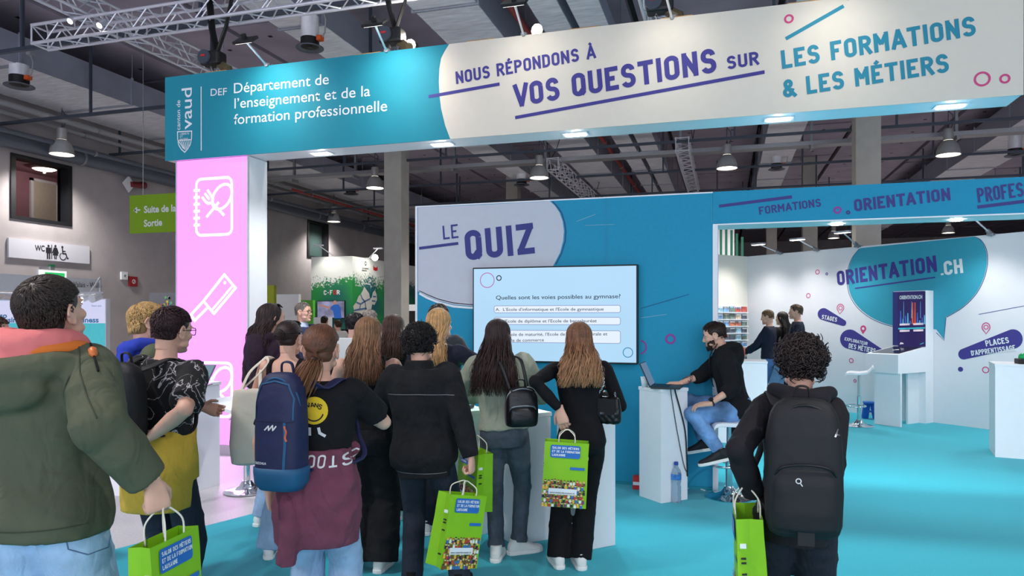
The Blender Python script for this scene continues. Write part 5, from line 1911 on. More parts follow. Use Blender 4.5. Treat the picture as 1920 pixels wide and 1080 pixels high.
class Person:
    def __init__(s, label, px, z, heading, H, sx=0.0, build=1.0, skin=None, lean=0.0, side=0.0, twist=0.0, hip_h=None, local_only=False, foot_h=.007, world=None):
        s.H, s.k, s.b = H, H / 1.7, build
        s.skin = skin or SKIN
        s.loc = Vector(world) if world is not None else gz(px, z, foot_h)
        s.rz = TH - radians(heading)
        s.root = thing('person', label, 'person', s.loc, s.rz)
        s.M = Matrix.Translation(s.loc) @ Matrix.Rotation(s.rz, 4, 'Z')
        s.Mi = s.M.inverted()
        k = s.k
        s.hz = hip_h if hip_h is not None else .52 * H
        piv = Vector((0, 0, s.hz))
        s.T = Matrix.Translation(piv) @ Matrix.Rotation(radians(-lean), 4, 'X') @ Matrix.Rotation(radians(side), 4, 'Y') @ Matrix.Rotation(radians(-twist), 4, 'Z') @ Matrix.Translation(-piv)
        s.dz = s.hz - .52 * H
        s.sh = [s.T @ Vector((sg * .103 * H * (.5 + .5 * build), -.005, .808 * H + s.dz)) for sg in (-1, 1)]
        s.seed = abs(hash(label)) % 1000 if False else sum(ord(c) for c in label) % 997
        s.rnd = random.Random(s.seed)
        s.arm, s.leg, s.hands = [None, None], [None, None], []
        s.slim = .82
        s.UA, s.FA = .172 * H, .150 * H

    def px(s, x, y, z):
        return s.Mi @ pt(x, y, z)

    def W(s, p):
        return s.M @ Vector(p)

    def set_arm(s, i, target, pole, back=None, along=None, curl=(25, 30, 20), thumb=.5, hand=True):
        """i 0 left, 1 right; wrist target in person space"""
        sg = -1 if i == 0 else 1
        S = s.sh[i]
        E, Wr = ik(S, target, s.UA, s.FA, pole)
        s.arm[i] = (S, E, Wr)
        if hand:
            d = (Wr - E).normalized()
            al = Vector(along).normalized() if along is not None else d
            bk = Vector(back) if back is not None else Vector((sg, 0, 0))
            s.hands.append((Wr, al, bk, sg, curl, thumb))

    def set_leg(s, i, foot, pole=(0, 1, 0), yaw=0.0, pitch=0.0):
        """foot: ankle ground point (x, y, z of the sole)"""
        sg = -1 if i == 0 else 1
        Hp = Vector((sg * .05 * s.H, 0, s.hz - .01 * s.H))
        f = Vector(foot)
        A = f + Vector((0, 0, .055 * s.k + .02))
        K, A = ik(Hp, A, .245 * s.H, .240 * s.H, pole)
        s.leg[i] = (Hp, K, A, yaw, pitch, f)

    def stand(s, spread=.075, lx=0, rx=0, ly=0, ry=0, yl=-8, yr=8):
        s.set_leg(0, (-spread + lx, ly, 0), (-.1, 1, 0), yl)
        s.set_leg(1, (spread + rx, ry, 0), (.1, 1, 0), yr)

    # rings of the trunk; ease widens it
    def trunk(s, z0, z1, ease=0.0, sxp=1.0, table=None):
        H, k, b = s.H, s.k, s.b
        tb = table or [(.455, .120, .095, -.01), (.48, .155, .108, -.012), (.51, .168, .118, -.014), (.545, .162, .112, -.01), (.58, .146, .100, -.004),
                       (.615, .134, .094, 0), (.66, .138, .098, 0), (.71, .152, .106, .002), (.755, .164, .104, 0), (.79, .170, .094, -.006), (.815, .160, .082, -.010), (.832, .120, .068, -.012),
                       (.85, .066, .058, -.012), (.87, .055, .055, -.006)]
        zs = [z0] + [t[0] for t in tb if z0 < t[0] < z1] + [z1]
        rings = []
        ax, ay = Vector((1, 0, 0)), Vector((0, 1, 0))
        for z in zs:
            for i in range(len(tb) - 1):
                if tb[i][0] <= z <= tb[i + 1][0]:
                    f = (z - tb[i][0]) / (tb[i + 1][0] - tb[i][0])
                    q = [tb[i][j] * (1 - f) + tb[i + 1][j] * f for j in range(4)]
                    break
            else:
                q = list(tb[0] if z < tb[0][0] else tb[-1])
            e = ease(z) if callable(ease) else ease
            hw, hd = (q[1] * k * b + e), (q[2] * k * b + e * .9)
            c = Vector((0, q[3] * k, z * H + s.dz))
            rings.append([s.T @ p for p in sell(c, ax, ay, hw, hd, 28, 2.3)])
        return rings

    def body(s, voxel=.011, hands=True, face=True):
        H, k = s.H, s.k
        g = G()
        g.loft(s.trunk(.478, .87, -.012))
        for a in s.arm:
            if a:
                S, E, Wr = a
                q = s.slim * k
                g.tube([S, S.lerp(E, .5), E, E.lerp(Wr, .35), Wr, Wr + (Wr - E).normalized() * .02], [.052 * q, .046 * q, .041 * q, .042 * q, .028 * q, .026 * q], 14)
                g.sph(S, .056 * q, 12, 8)
                g.sph(E, .041 * q, 12, 8)
        for l in s.leg:
            if l:
                Hp, K, A = l[:3]
                g.tube([Hp, Hp.lerp(K, .45), K, K.lerp(A, .35), A, A + Vector((0, 0, -.03))], [.085 * k, .076 * k, .055 * k, .054 * k, .036 * k, .036 * k], 14)
                g.sph(K, .055 * k, 12, 8)
        # neck
        nb = s.T @ Vector((0, -.018 * k, .80 * H + s.dz))
        hd = s.hM @ Vector((0, -.022, -.03))
        g.tube([nb, nb.lerp(hd, .5), hd], [.068 * k, .053 * k, .05 * k], 16)
        v, n, f = remesh(g, voxel, 5)
        out = G(); out.add([tuple(p) for p in v], f)
        hg = G(); s.head_shape(hg)
        v, n, f = remesh(hg, .0048 * s.hs, 3)
        out.add([tuple(p) for p in v], f)
        for h in s.hands:
            hg = G(); s.hand_shape(hg, *h)
            v, n, f = remesh(hg, .0036 * k, 2, .45)
            out.add([tuple(p) for p in v], f)
        out.build('body', s.skin, s.root, True, local=True, recalc=False)

    def head(s, yaw=0, pitch=0, roll=0, size=1.0, fwd=0.0, drop=0.0):
        s.hs = size * (.55 + .45 * s.k)
        c = s.T @ Vector((0, .02 + fwd, s.H + s.dz - .118 * s.hs - drop))
        R = s.T.to_3x3().to_4x4()
        s.hM = Matrix.Translation(c) @ R @ Matrix.Rotation(radians(-yaw), 4, 'Z') @ Matrix.Rotation(radians(pitch), 4, 'X') @ Matrix.Rotation(radians(roll), 4, 'Y') @ Matrix.Scale(s.hs, 4)

    def head_shape(s, g):
        k0 = len(g.v)
        g.sph((0, -.012, .035), (.074, .094, .079), 24, 16)
        X, Y = Vector((1, 0, 0)), Vector((0, 1, 0))
        rings = [sell((0, cy, z), X, Y, hw, hd, 24, 2.25) for z, cy, hw, hd in
                 [(.085, .006, .048, .058), (.065, .010, .062, .071), (.04, .013, .066, .076), (.015, .012, .067, .0755), (-.015, .014, .0665, .074), (-.045, .019, .061, .070),
                  (-.070, .025, .054, .062), (-.092, .033, .043, .051), (-.107, .042, .030, .038), (-.115, .048, .016, .022)]]
        g.loft(rings)
        g.tube([(0, .084, .018), (0, .094, -.008), (0, .104, -.028), (0, .099, -.040)], [.008, .0095, .0125, .008], 10)
        for q in (-1, 1):
            g.sph((q * .0105, .094, -.034), .0085, 10, 8)
            g.sph((q * .029, .079, .021), (.029, .010, .008), 12, 8)
            g.sph((q * .041, .062, -.024), (.024, .022, .021), 12, 8)
            g.sph((q * .050, .036, -.068), (.014, .03, .018), 12, 8)
            # ear
            R = Matrix.Rotation(radians(q * 18), 3, 'Z') @ Matrix.Rotation(radians(-10), 3, 'X')
            g.sph((q * .075, -.008, -.010), (.009, .019, .03), 12, 8, rot=R)
            c = Vector((q * .080, -.010, -.006))
            g.tube([c + R @ Vector((q * .004, .021 * cos(a), .033 * sin(a))) for a in [radians(-70 + i * 22) for i in range(13)]], .0052, 8)
            g.sph((q * .076, .000, -.038), (.007, .008, .010), 8, 6)
        g.sph((0, .083, -.0605), (.024, .0125, .0065), 14, 8)
        g.sph((0, .082, -.0715), (.021, .0125, .0075), 14, 8)
        g.sph((0, .080, -.098), (.021, .017, .016), 14, 10)
        g.tube([(0, -.028, .0), (0, -.03, -.10)], [.055, .05], 16)
        g.xf(s.hM, k0)

    def face(s, eyes=True, brow=(60, 44, 34), lips=True):
        if eyes:
            for q in (-1, 1):
                g = G(); g.sph((q * .031, .0735, .0015), (.0125, .0125, .0080), 14, 10); g.xf(s.hM)
                e = g.build('eye', m_sclera, s.root, True, local=True)
                g = G(); g.sph((q * .0315, .0785, .0012), (.0072, .0085, .0068), 12, 8); g.xf(s.hM)
                g.build('iris', m_iris, e, True, local=True)
                g = G(); g.tube([(q * .018, .084, .006), (q * .031, .0875, .0105), (q * .045, .080, .006)], [.002, .003, .002], 6); g.xf(s.hM)
                g.build('eyelid', s.skin, e, True, local=True)
        bm_ = M('brow_%d_%d_%d' % brow, brow, .8)
        for q in (-1, 1):
            g = G(); g.tube([(q * .013, .0885, .022), (q * .03, .0875, .0285), (q * .048, .076, .024)], [.003, .0042, .0022], 6, flat=.8); g.xf(s.hM)
            g.build('eyebrow', bm_, s.root, True, local=True)
        if lips:
            g = G(); g.tube([(-.022, .0835, -.0655), (-.01, .0955, -.0615), (0, .0975, -.0625), (.01, .0955, -.0615), (.022, .0835, -.0655)], [.001, .0032, .0034, .0032, .001], 8)
            g.tube([(-.02, .083, -.067), (-.01, .0945, -.0705), (0, .0965, -.0715), (.01, .0945, -.0705), (.02, .083, -.067)], [.001, .0036, .0042, .0036, .001], 8); g.xf(s.hM)
            g.build('lips', LIPS, s.root, True, local=True)

    def hand_shape(s, g, Wr, al, bk, sg, curl, thumb):
        k = s.k
        x = al.normalized()
        n = (bk - x * bk.dot(x)).normalized()
        y = n.cross(x)                          # thumb side
        ref = y
        if sg < 0:
            y = -y
        # for the left hand the thumb side is mirrored
        P = lambda a, b, c: Wr + (x * a + y * b + n * c) * k
        rings = []
        for a, hw, hd, oy in [(-.03, .027, .022, 0), (0, .028, .020, 0), (.03, .036, .019, .002), (.06, .041, .0165, 0), (.085, .042, .0145, -.001), (.098, .038, .010, -.001)]:
            rings.append(sell(P(a, oy, 0), y, n, hw * k, hd * k, 16, 2.4))
        g.loft(rings)
        c0, c1, c2 = curl
        for b, L, r, da in [(.031, (.042, .026, .021), .0092, -2), (.0105, (.047, .030, .022), .0095, 1), (-.0105, (.043, .028, .021), .0090, 4), (-.0295, (.034, .020, .018), .0078, 9)]:
            p = P(.088, b, -.001)
            a_ = 0
            pts, rad = [P(.06, b * .9, 0), p], [r * k, r * k * 1.04]
            for Lg, c in zip(L, (c0 + da, c1 + da, c2)):
                a_ += radians(c)
                d = x * cos(a_) - n * sin(a_) + y * (b * .9)
                d.normalize()
                mid = p + d * (Lg * k * .5)
                p = p + d * (Lg * k)
                pts += [mid, p]
                rad += [r * k * .93, r * k * .96]
            rad[-1] = r * k * .62
            g.tube(pts, rad, 10)
            g.sph(pts[-1], r * k * .62, 8, 6)
        t0 = P(.018, .026, -.006)
        d1 = (x * .72 + y * .62 - n * (.25 + .3 * thumb)).normalized()
        d2 = (x * .88 + y * (.32 - .35 * thumb) - n * (.25 + .35 * thumb)).normalized()
        t1 = t0 + d1 * .042 * k
        t2 = t1 + d2 * .032 * k
        t3 = t2 + (d2 * .9 - y * .15 * thumb).normalized() * .024 * k
        g.tube([P(.005, .015, -.002), t0, t1, t2, t3], [.014 * k, .0155 * k, .0108 * k, .0102 * k, .007 * k], 10)
        g.sph(t3, .007 * k, 8, 6)

    def garment(s, name, g, mat, voxel=.010, smooth=4, amp=.006, seed=0, f0=18, f1=46, wfun=None, zbias=1.6, fac=.5):
        v, n, f = remesh(g, voxel, smooth, fac)
        if amp:
            v = folds(v, n, amp * 1.7, s.seed + seed, f0, f1, zbias, wfun)
        out = G(); out.add([tuple(p) for p in v], f)
        o = out.build(name, mat, s.root, True, local=True, recalc=False)
        s.bvh = BVHTree.FromPolygons([tuple(p) for p in v], f)
        return o

    def top(s, mat, name='top', hem=.52, neck=.845, ease=.016, sleeve=1.0, sl_r=(.066, .058, .05), amp=.006, cuff=False, voxel=.010, seed=0, extra=None, hem_ease=None, f0=18, f1=46, smooth=4):
        k = s.k
        he = hem_ease if hem_ease is not None else ease

        def ez(z):
            t = min(max((z - hem) / .2, 0), 1)
            return (he * (1 - t) + ease * t) * 1.0
        g = G()
        g.loft(s.trunk(hem, neck, ez))
        if sleeve > 0:
            for a in s.arm:
                if not a:
                    continue
                S, E, Wr = a
                r0, r1, r2 = [r * k for r in sl_r]
                if sleeve > .55:
                    t = (sleeve - .5) / .5
                    e2 = E.lerp(Wr, t)
                    pts = [S, S.lerp(E, .5), E, E.lerp(e2, .5), e2]
                    rad = [r0, (r0 + r1) / 2, r1, (r1 + r2) / 2 + .003, r2]
                    g.tube(pts, rad, 18)
                    g.sph(E, r1, 12, 8)
                    if cuff:
                        d = (e2 - E).normalized()
                        g.tube([e2 - d * .045, e2 + d * .004], [r2 * .99, r2 * .93], 18)
                else:
                    e2 = S.lerp(E, sleeve / .5)
                    g.tube([S, S.lerp(e2, .5), e2], [r0, (r0 + r1) / 2, r1], 18)
                g.sph(S + (S - s.sh[0 if a is s.arm[1] else 1]).normalized() * -.01, r0 * 1.02, 14, 10)
        if extra:
            extra(g)
        return s.garment(name, g, mat, voxel, smooth, amp * k, seed, f0, f1)

    def trousers(s, mat, name='trousers', waist=.60, rad=(.094, .075, .066), end=1.0, amp=.006, seat=.010, cuff=0.0, voxel=.010, flare_end=None):
        k = s.k
        g = G()
        if waist > .46:
            g.loft(s.trunk(.46, waist, seat))
        for l in s.leg:
            Hp, K, A = l[:3]
            r0, r1, r2 = [r * k for r in rad]
            A2 = K.lerp(A + Vector((0, 0, -.02)), end)
            g.tube([Hp + Vector((0, 0, .03)), Hp.lerp(K, .25), Hp.lerp(K, .6), K, K.lerp(A2, .4), A2], [r0 * .92, r0, (r0 * .45 + r1 * .55), r1, (r1 + r2) / 2, r2], 18)
            g.sph(K, r1 * 1.01, 12, 8)
            if cuff:
                d = (A2 - K).normalized()
                g.tube([A2 - d * cuff, A2 + d * .002], [r2 + .008, r2 + .008], 18)
        zk = (s.leg[0][1].z + s.leg[1][1].z) / 2
        return s.garment(name, g, mat, voxel, 4, amp * k, 31, 16, 40)

    def shoes(s, upper, sole=None, kind='sneaker', which=(0, 1)):
        k = s.k
        for i in which:
            Hp, K, A, yaw, pitch, f = s.leg[i]
            Mx = Matrix.Translation(f) @ Matrix.Rotation(radians(-yaw), 4, 'Z') @ Matrix.Rotation(radians(pitch), 4, 'X') @ Matrix.Scale(k, 4)
            X, Z = Vector((1, 0, 0)), Vector((0, 0, 1))
            g = G()
            # upper: rings along y
            rings = []
            for y, hw, zc, hz in [(-.082, .018, .045, .022), (-.07, .033, .05, .038), (-.045, .038, .062, .052), (-.01, .039, .066, .056), (.03, .041, .058, .046), (.07, .045, .046, .034), (.12, .046, .036, .026), (.16, .040, .031, .022), (.185, .025, .028, .017), (.192, .01, .027, .01)]:
                rings.append(sell((0, y, zc), X, Z, hw, hz, 18, 2.4))
            g.loft(rings)
            g.tube([(0, -.02, .06), (0, -.025, .115)], [.044, .043], 16)
            v, n, ff = remesh(g, .006, 3)
            g2 = G(); g2.add([tuple(Mx @ Vector(p)) for p in v], ff)
            sh = g2.build('shoe', upper, s.root, True, local=True, recalc=False)
            g = G()
            pl = [(-.03, -.082), (0, -.092), (.03, -.082), (.041, -.05), (.041, .0), (.045, .05), (.05, .10), (.046, .15), (.03, .185), (0, .2), (-.03, .185), (-.046, .15), (-.05, .10), (-.045, .05), (-.041, .0), (-.041, -.05)]
            g.prism(pl, (0, 0, 0), (1, 0, 0), (0, 1, 0), (0, 0, .028))
            g.xf(Mx)
            o = g.build('sole', sole or m_sole, sh, local=True)
            b = o.modifiers.new('round', 'BEVEL'); b.width = .006; b.segments = 2
            if kind == 'sneaker':
                g = G()
                for j in range(4):
                    y = .02 + j * .022
                    z = .103 - j * .012
                    g.tube([(-.026, y, z - .012), (0, y + .003, z), (.026, y, z - .012)], .0035, 6)
                g.xf(Mx); g.build('laces', sole or m_sole, sh, True, local=True)

    # ------------------------------------------------------------ hair
    def scalp(s, az, th, lift=1.0):
        """point over the skull: az from the back, th from the crown"""
        u = Vector((sin(az) * sin(th), -cos(az) * sin(th), cos(th)))
        return Vector((u.x * .079, -.012 + u.y * .099, .035 + u.z * .084)) * 1.0 if lift == 1.0 else Vector((u.x * .079 * lift, -.012 + u.y * .099 * lift, .035 + u.z * .084 * lift))

    def onto(s, p, lift):
        """lay a point on the skull; below the equator the nape goes straight down"""
        v = Vector(p) - Vector((0, -.012, .035))
        if v.z >= 0:
            e = sqrt((v.x / .079) ** 2 + (v.y / .099) ** 2 + (v.z / .084) ** 2)
            return Vector((0, -.012, .035)) + v * (lift / max(e, .2))
        e = sqrt((v.x / .079) ** 2 + (v.y / .099) ** 2)
        f = (lift - 1.6 * abs(v.z)) / max(e, .2)
        return Vector((v.x * f, -.012 + v.y * f, .035 + v.z))

    def cap(s, g, lift=1.0, shift=(0, -.014, .008), r=(.081, .096, .083), noise=0.0, drop=0.0):
        k0 = len(g.v)
        g.sph(Vector((0, -.012, .035)) + Vector(shift), (r[0] * lift, r[1] * lift, r[2] * lift), 28, 18)
        if drop:
            g.sph((0, -.040, -.012 - drop * .3), (.064 * lift, .052 * lift, .045 + drop * .4), 20, 14)
        g.xf(s.hM, k0)

    def hair_long(s, mat, length=.40, n=280, width=1.0, wave=.006, yb=-.125, spread=.35, side_limit=112, part=0.0, r=.0031, face_frame=0.0):
        rn = s.rnd
        g = G()
        s.cap(g, 1.0, (0, -.006, .011))
        hs = s.hs
        C = s.hM @ Vector((0, 0, 0))
        R3 = s.hM.to_3x3()
        down = Vector((0, 0, -1))
        Tb = s.T
        L = length
        # under layer: broad curtain
        ax, ay = Vector((1, 0, 0)), Vector((0, 1, 0))
        base = s.hM @ Vector((0, -.04, -.01))
        yaw0 = (R3 @ Vector((0, 1, 0)))
        rings = []
        for i in range(8):
            t = i / 7
            z = base.z + .05 - t * (L * .70)
            hw = (.072 + .016 * sin(min(t * 1.3, 1) * pi)) * width * hs * (1 - .35 * max(t - .6, 0) / .4) + spread * .03 * t
            yy = base.y * (1 - t) + (yb + .035) * t if t < 1 else yb + .035
            rings.append(sell((base.x * (1 - t * .4), yy - .01 * sin(t * pi), z), ax, ay, hw, .045 * (1 - .5 * t), 20, 2.2))
        g.loft(rings)
        for i in range(int(n * 2.3)):
            az = max(-1, min(1, rn.uniform(-1, 1))) * radians(side_limit)
            lay = rn.uniform(1.0, 1.10)
            th0 = rn.uniform(.05, .5)
            pts = []
            ex = radians(100) if abs(az) < 1.2 else radians(92)
            m = 7
            for j in range(m):
                th = th0 + (ex - th0) * j / (m - 1)
                q = s.scalp(az + part * sin(th0), th, lay + .02 * j / m)
                pts.append(s.hM @ q)
            p0 = pts[-1]
            Ls = (L - (C.z + .1 - p0.z)) * (1.04 - .42 * rn.random() ** 1.7)
            ph = rn.uniform(0, 6.28)
            fr = rn.uniform(9, 15)
            xs = p0.x
            side = abs(az) > 1.35
            tgt = yb + rn.uniform(-.02, .028)
            ctr = base.x
            sx_ = spread * (xs - ctr) + rn.gauss(0, .012)
            if side and rn.random() < face_frame:
                tgt = p0.y + .03
            mm = 9
            for j in range(1, mm + 1):
                t = j / mm
                sm = min(1, t * 1.6); sm = sm * sm * (3 - 2 * sm)
                y = p0.y + (tgt - p0.y) * sm
                x = xs + sx_ * t - (xs - ctr) * .12 * sin(pi * min(t * 1.4, 1))
                w = wave * (.3 + t)
                pts.append(Vector((x + w * sin(fr * t + ph), y + w * cos(fr * t * .9 + ph), p0.z - Ls * t)))
            rr = r * rn.uniform(.7, 1.25)
            nn = len(pts)
            rad = [rr * (.5 + .5 * min(j / 3, 1)) * (1 if j < nn - 4 else (nn - j) / 5.0 + .1) for j in range(nn)]
            g.tube(pts, rad, 5, flat=.7)
        return g.build('hair', mat, s.root, True, local=True)

    def hair_short(s, mat, n=900, length=.03, lift=1.0, drop=.0, fade=0.0, swirl=.6, up=.25, fringe=True, front=.02, r=.0024, name='hair'):
        rn = s.rnd
        g = G()
        s.cap(g, lift * .98, (0, -.010 + front * .3, .003), (.078, .0955, .079), drop=drop)
        for i in range(n):
            az = rn.uniform(-pi, pi)
            lim = (2.55 if abs(az) < 1.15 else 1.95) if abs(az) < 1.75 else (1.12 if abs(az) > 2.5 else 1.4)
            th = rn.uniform(0, 1) ** .7 * lim
            p = s.onto(s.scalp(az, th, lift), lift)
            u = (p - Vector((0, -.012, .035))).normalized()
            # comb direction: away from the crown
            crown = Vector((.01, -.06, .09)).normalized()
            t = (u - crown * u.dot(crown))
            if t.length < .02:
                t = Vector((rn.uniform(-1, 1), rn.uniform(-1, 1), 0))
            t.normalize()
            t = (t + u.cross(t) * swirl * rn.uniform(.2, 1) + Vector((rn.gauss(0, .14), rn.gauss(0, .14), rn.gauss(0, .12)))).normalized()
            ln = length * rn.uniform(.6, 1.25) * (1 - fade * min(max((th - .8) / .8, 0), 1))
            q1 = s.onto(p + t * ln * .5, lift + up * ln * 6)
            q2 = s.onto(p + t * ln - Vector((0, 0, .004)), lift + up * ln * 9 - .01)
            g.tube([s.hM @ (p - u * .004), s.hM @ q1, s.hM @ q2], [r * 1.3, r * 1.1, r * .25], 4)
        return g.build(name, mat, s.root, True, local=True)

    def hair_curly(s, mat, n=520, R=.012, length=.045, lift=1.10, r=.0034, low=1.75):
        rn = s.rnd
        n, r = int(n * 1.9), r * .62
        g = G()
        s.cap(g, lift * .97, (0, -.012, .006), drop=.01)
        for i in range(n):
            az = rn.uniform(-pi, pi)
            lim = (low + .65) if abs(az) < 1.3 else low if abs(az) < 1.85 else (1.05 if abs(az) > 2.4 else 1.3)
            th = math.acos(1 - rn.random() * (1 - cos(lim)))
            p = s.onto(s.scalp(az, th, lift), lift)
            u = (p - Vector((0, -.012, .035))).normalized()
            ax = (u * rn.uniform(-.1, .8) + Vector((rn.gauss(0, .7), rn.gauss(0, .7), -.5 + rn.gauss(0, .5)))).normalized()
            a, b, d = frame_from(ax)
            R_ = R * rn.uniform(.6, 1.2)
            ln = length * rn.uniform(.4, 1.1)
            tn = rn.uniform(1.1, 2.1)
            ph = rn.uniform(0, 6.28)
            pts = []
            for j in range(15):
                t = j / 14
                an = ph + tn * 2 * pi * t
                pts.append(s.hM @ (p + d * (ln * (t - .35)) + (a * cos(an) + b * sin(an)) * R_ + u * .002))
            g.tube(pts, [r * (.6 + .4 * sin(pi * j / 14)) for j in range(15)], 5)
        return g.build('hair', mat, s.root, True, local=True)

    # ------------------------------------------------------------ print on clothing
    def decal(s, name, pl_list, mat, w, y_from=-1.0, lift=.003, bvh=None):
        """ribbons given as polylines in (x, z), laid on the back of the last garment"""
        bv = bvh or s.bvh
        g = G()
        for pl, cl in pl_list:
            P = []
            for i in range(len(pl) - (0 if cl else 1)):
                a, b = pl[i], pl[(i + 1) % len(pl)]
                n = max(1, int(math.hypot(b[0] - a[0], b[1] - a[1]) / .012))
                for j in range(n):
                    P.append((a[0] + (b[0] - a[0]) * j / n, a[1] + (b[1] - a[1]) * j / n))
            if not cl:
                P.append(pl[-1])
            g.stroke(P, w, (0, 0, 0), (1, 0, 0), (0, 0, 1), cl)
        return s._drop(g, name, mat, y_from, lift, bv)

    def decal_disc(s, name, c, r, mat, y_from=-1.0, lift=.002):
        g = G()
        rings = 5
        vs = [(c[0], 0, c[1])]
        for i in range(1, rings + 1):
            for j in range(28):
                vs.append((c[0] + r * i / rings * cos(2 * pi * j / 28), 0, c[1] + r * i / rings * sin(2 * pi * j / 28)))
        fs = [(0, 1 + j, 1 + (j + 1) % 28) for j in range(28)]
        for i in range(rings - 1):
            for j in range(28):
                a, b = 1 + i * 28 + j, 1 + i * 28 + (j + 1) % 28
                fs.append((a, a + 28, b + 28, b))
        g.add(vs, fs)
        return s._drop(g, name, mat, y_from, lift, s.bvh)

    def _drop(s, g, name, mat, y_from, lift, bv):
        d = Vector((0, 1 if y_from < 0 else -1, 0))
        out = []
        last = None
        for v in g.v:
            h = bv.ray_cast(Vector((v[0], y_from, v[2])), d)
            y = h[0].y if h[0] is not None else (last if last is not None else 0)
            last = y
            out.append((v[0], y - d.y * lift, v[2]))
        g.v = out
        return g.build(name, mat, s.root, local=True)


def catmull(P, n=6):
    P = [Vector(p) for p in P]
    out = []
    for i in range(len(P) - 1):
        p0, p1, p2, p3 = P[max(i - 1, 0)], P[i], P[i + 1], P[min(i + 2, len(P) - 1)]
        for k in range(n):
            t = k / n
            out.append(.5 * (2 * p1 + (p2 - p0) * t + (2 * p0 - 5 * p1 + 4 * p2 - p3) * t * t + (3 * p1 - p0 - 3 * p2 + p3) * t ** 3))
    out.append(P[-1])
    return out


for m_, sc_, am_ in ((m_jean_l, 10, .5), (m_jean_m, 10, .5), (m_jean_g, 11, .5), (m_jean_d, 11, .5), (m_blk, 9, .6), (m_blk2, 11, .4), (m_blk3, 9, .7)):
    crease(m_, sc_, am_)


# ----------------------------------------------------------------- bags
m_bag = M('green_paper', (136, 198, 22), .6, var=.03, bump=.05, bscale=60)
m_bagblue = M('bag_blue', (40, 110, 190), .6, var=0)
m_cord = M('paper_cord', (232, 226, 208), .8)
CROWD = [M('crowd_%d' % i, c, .6, var=0) for i, c in enumerate([(196, 60, 60), (40, 40, 48), (228, 190, 160), (60, 110, 180), (235, 235, 230), (235, 180, 70), (120, 70, 50), (110, 60, 120)])]


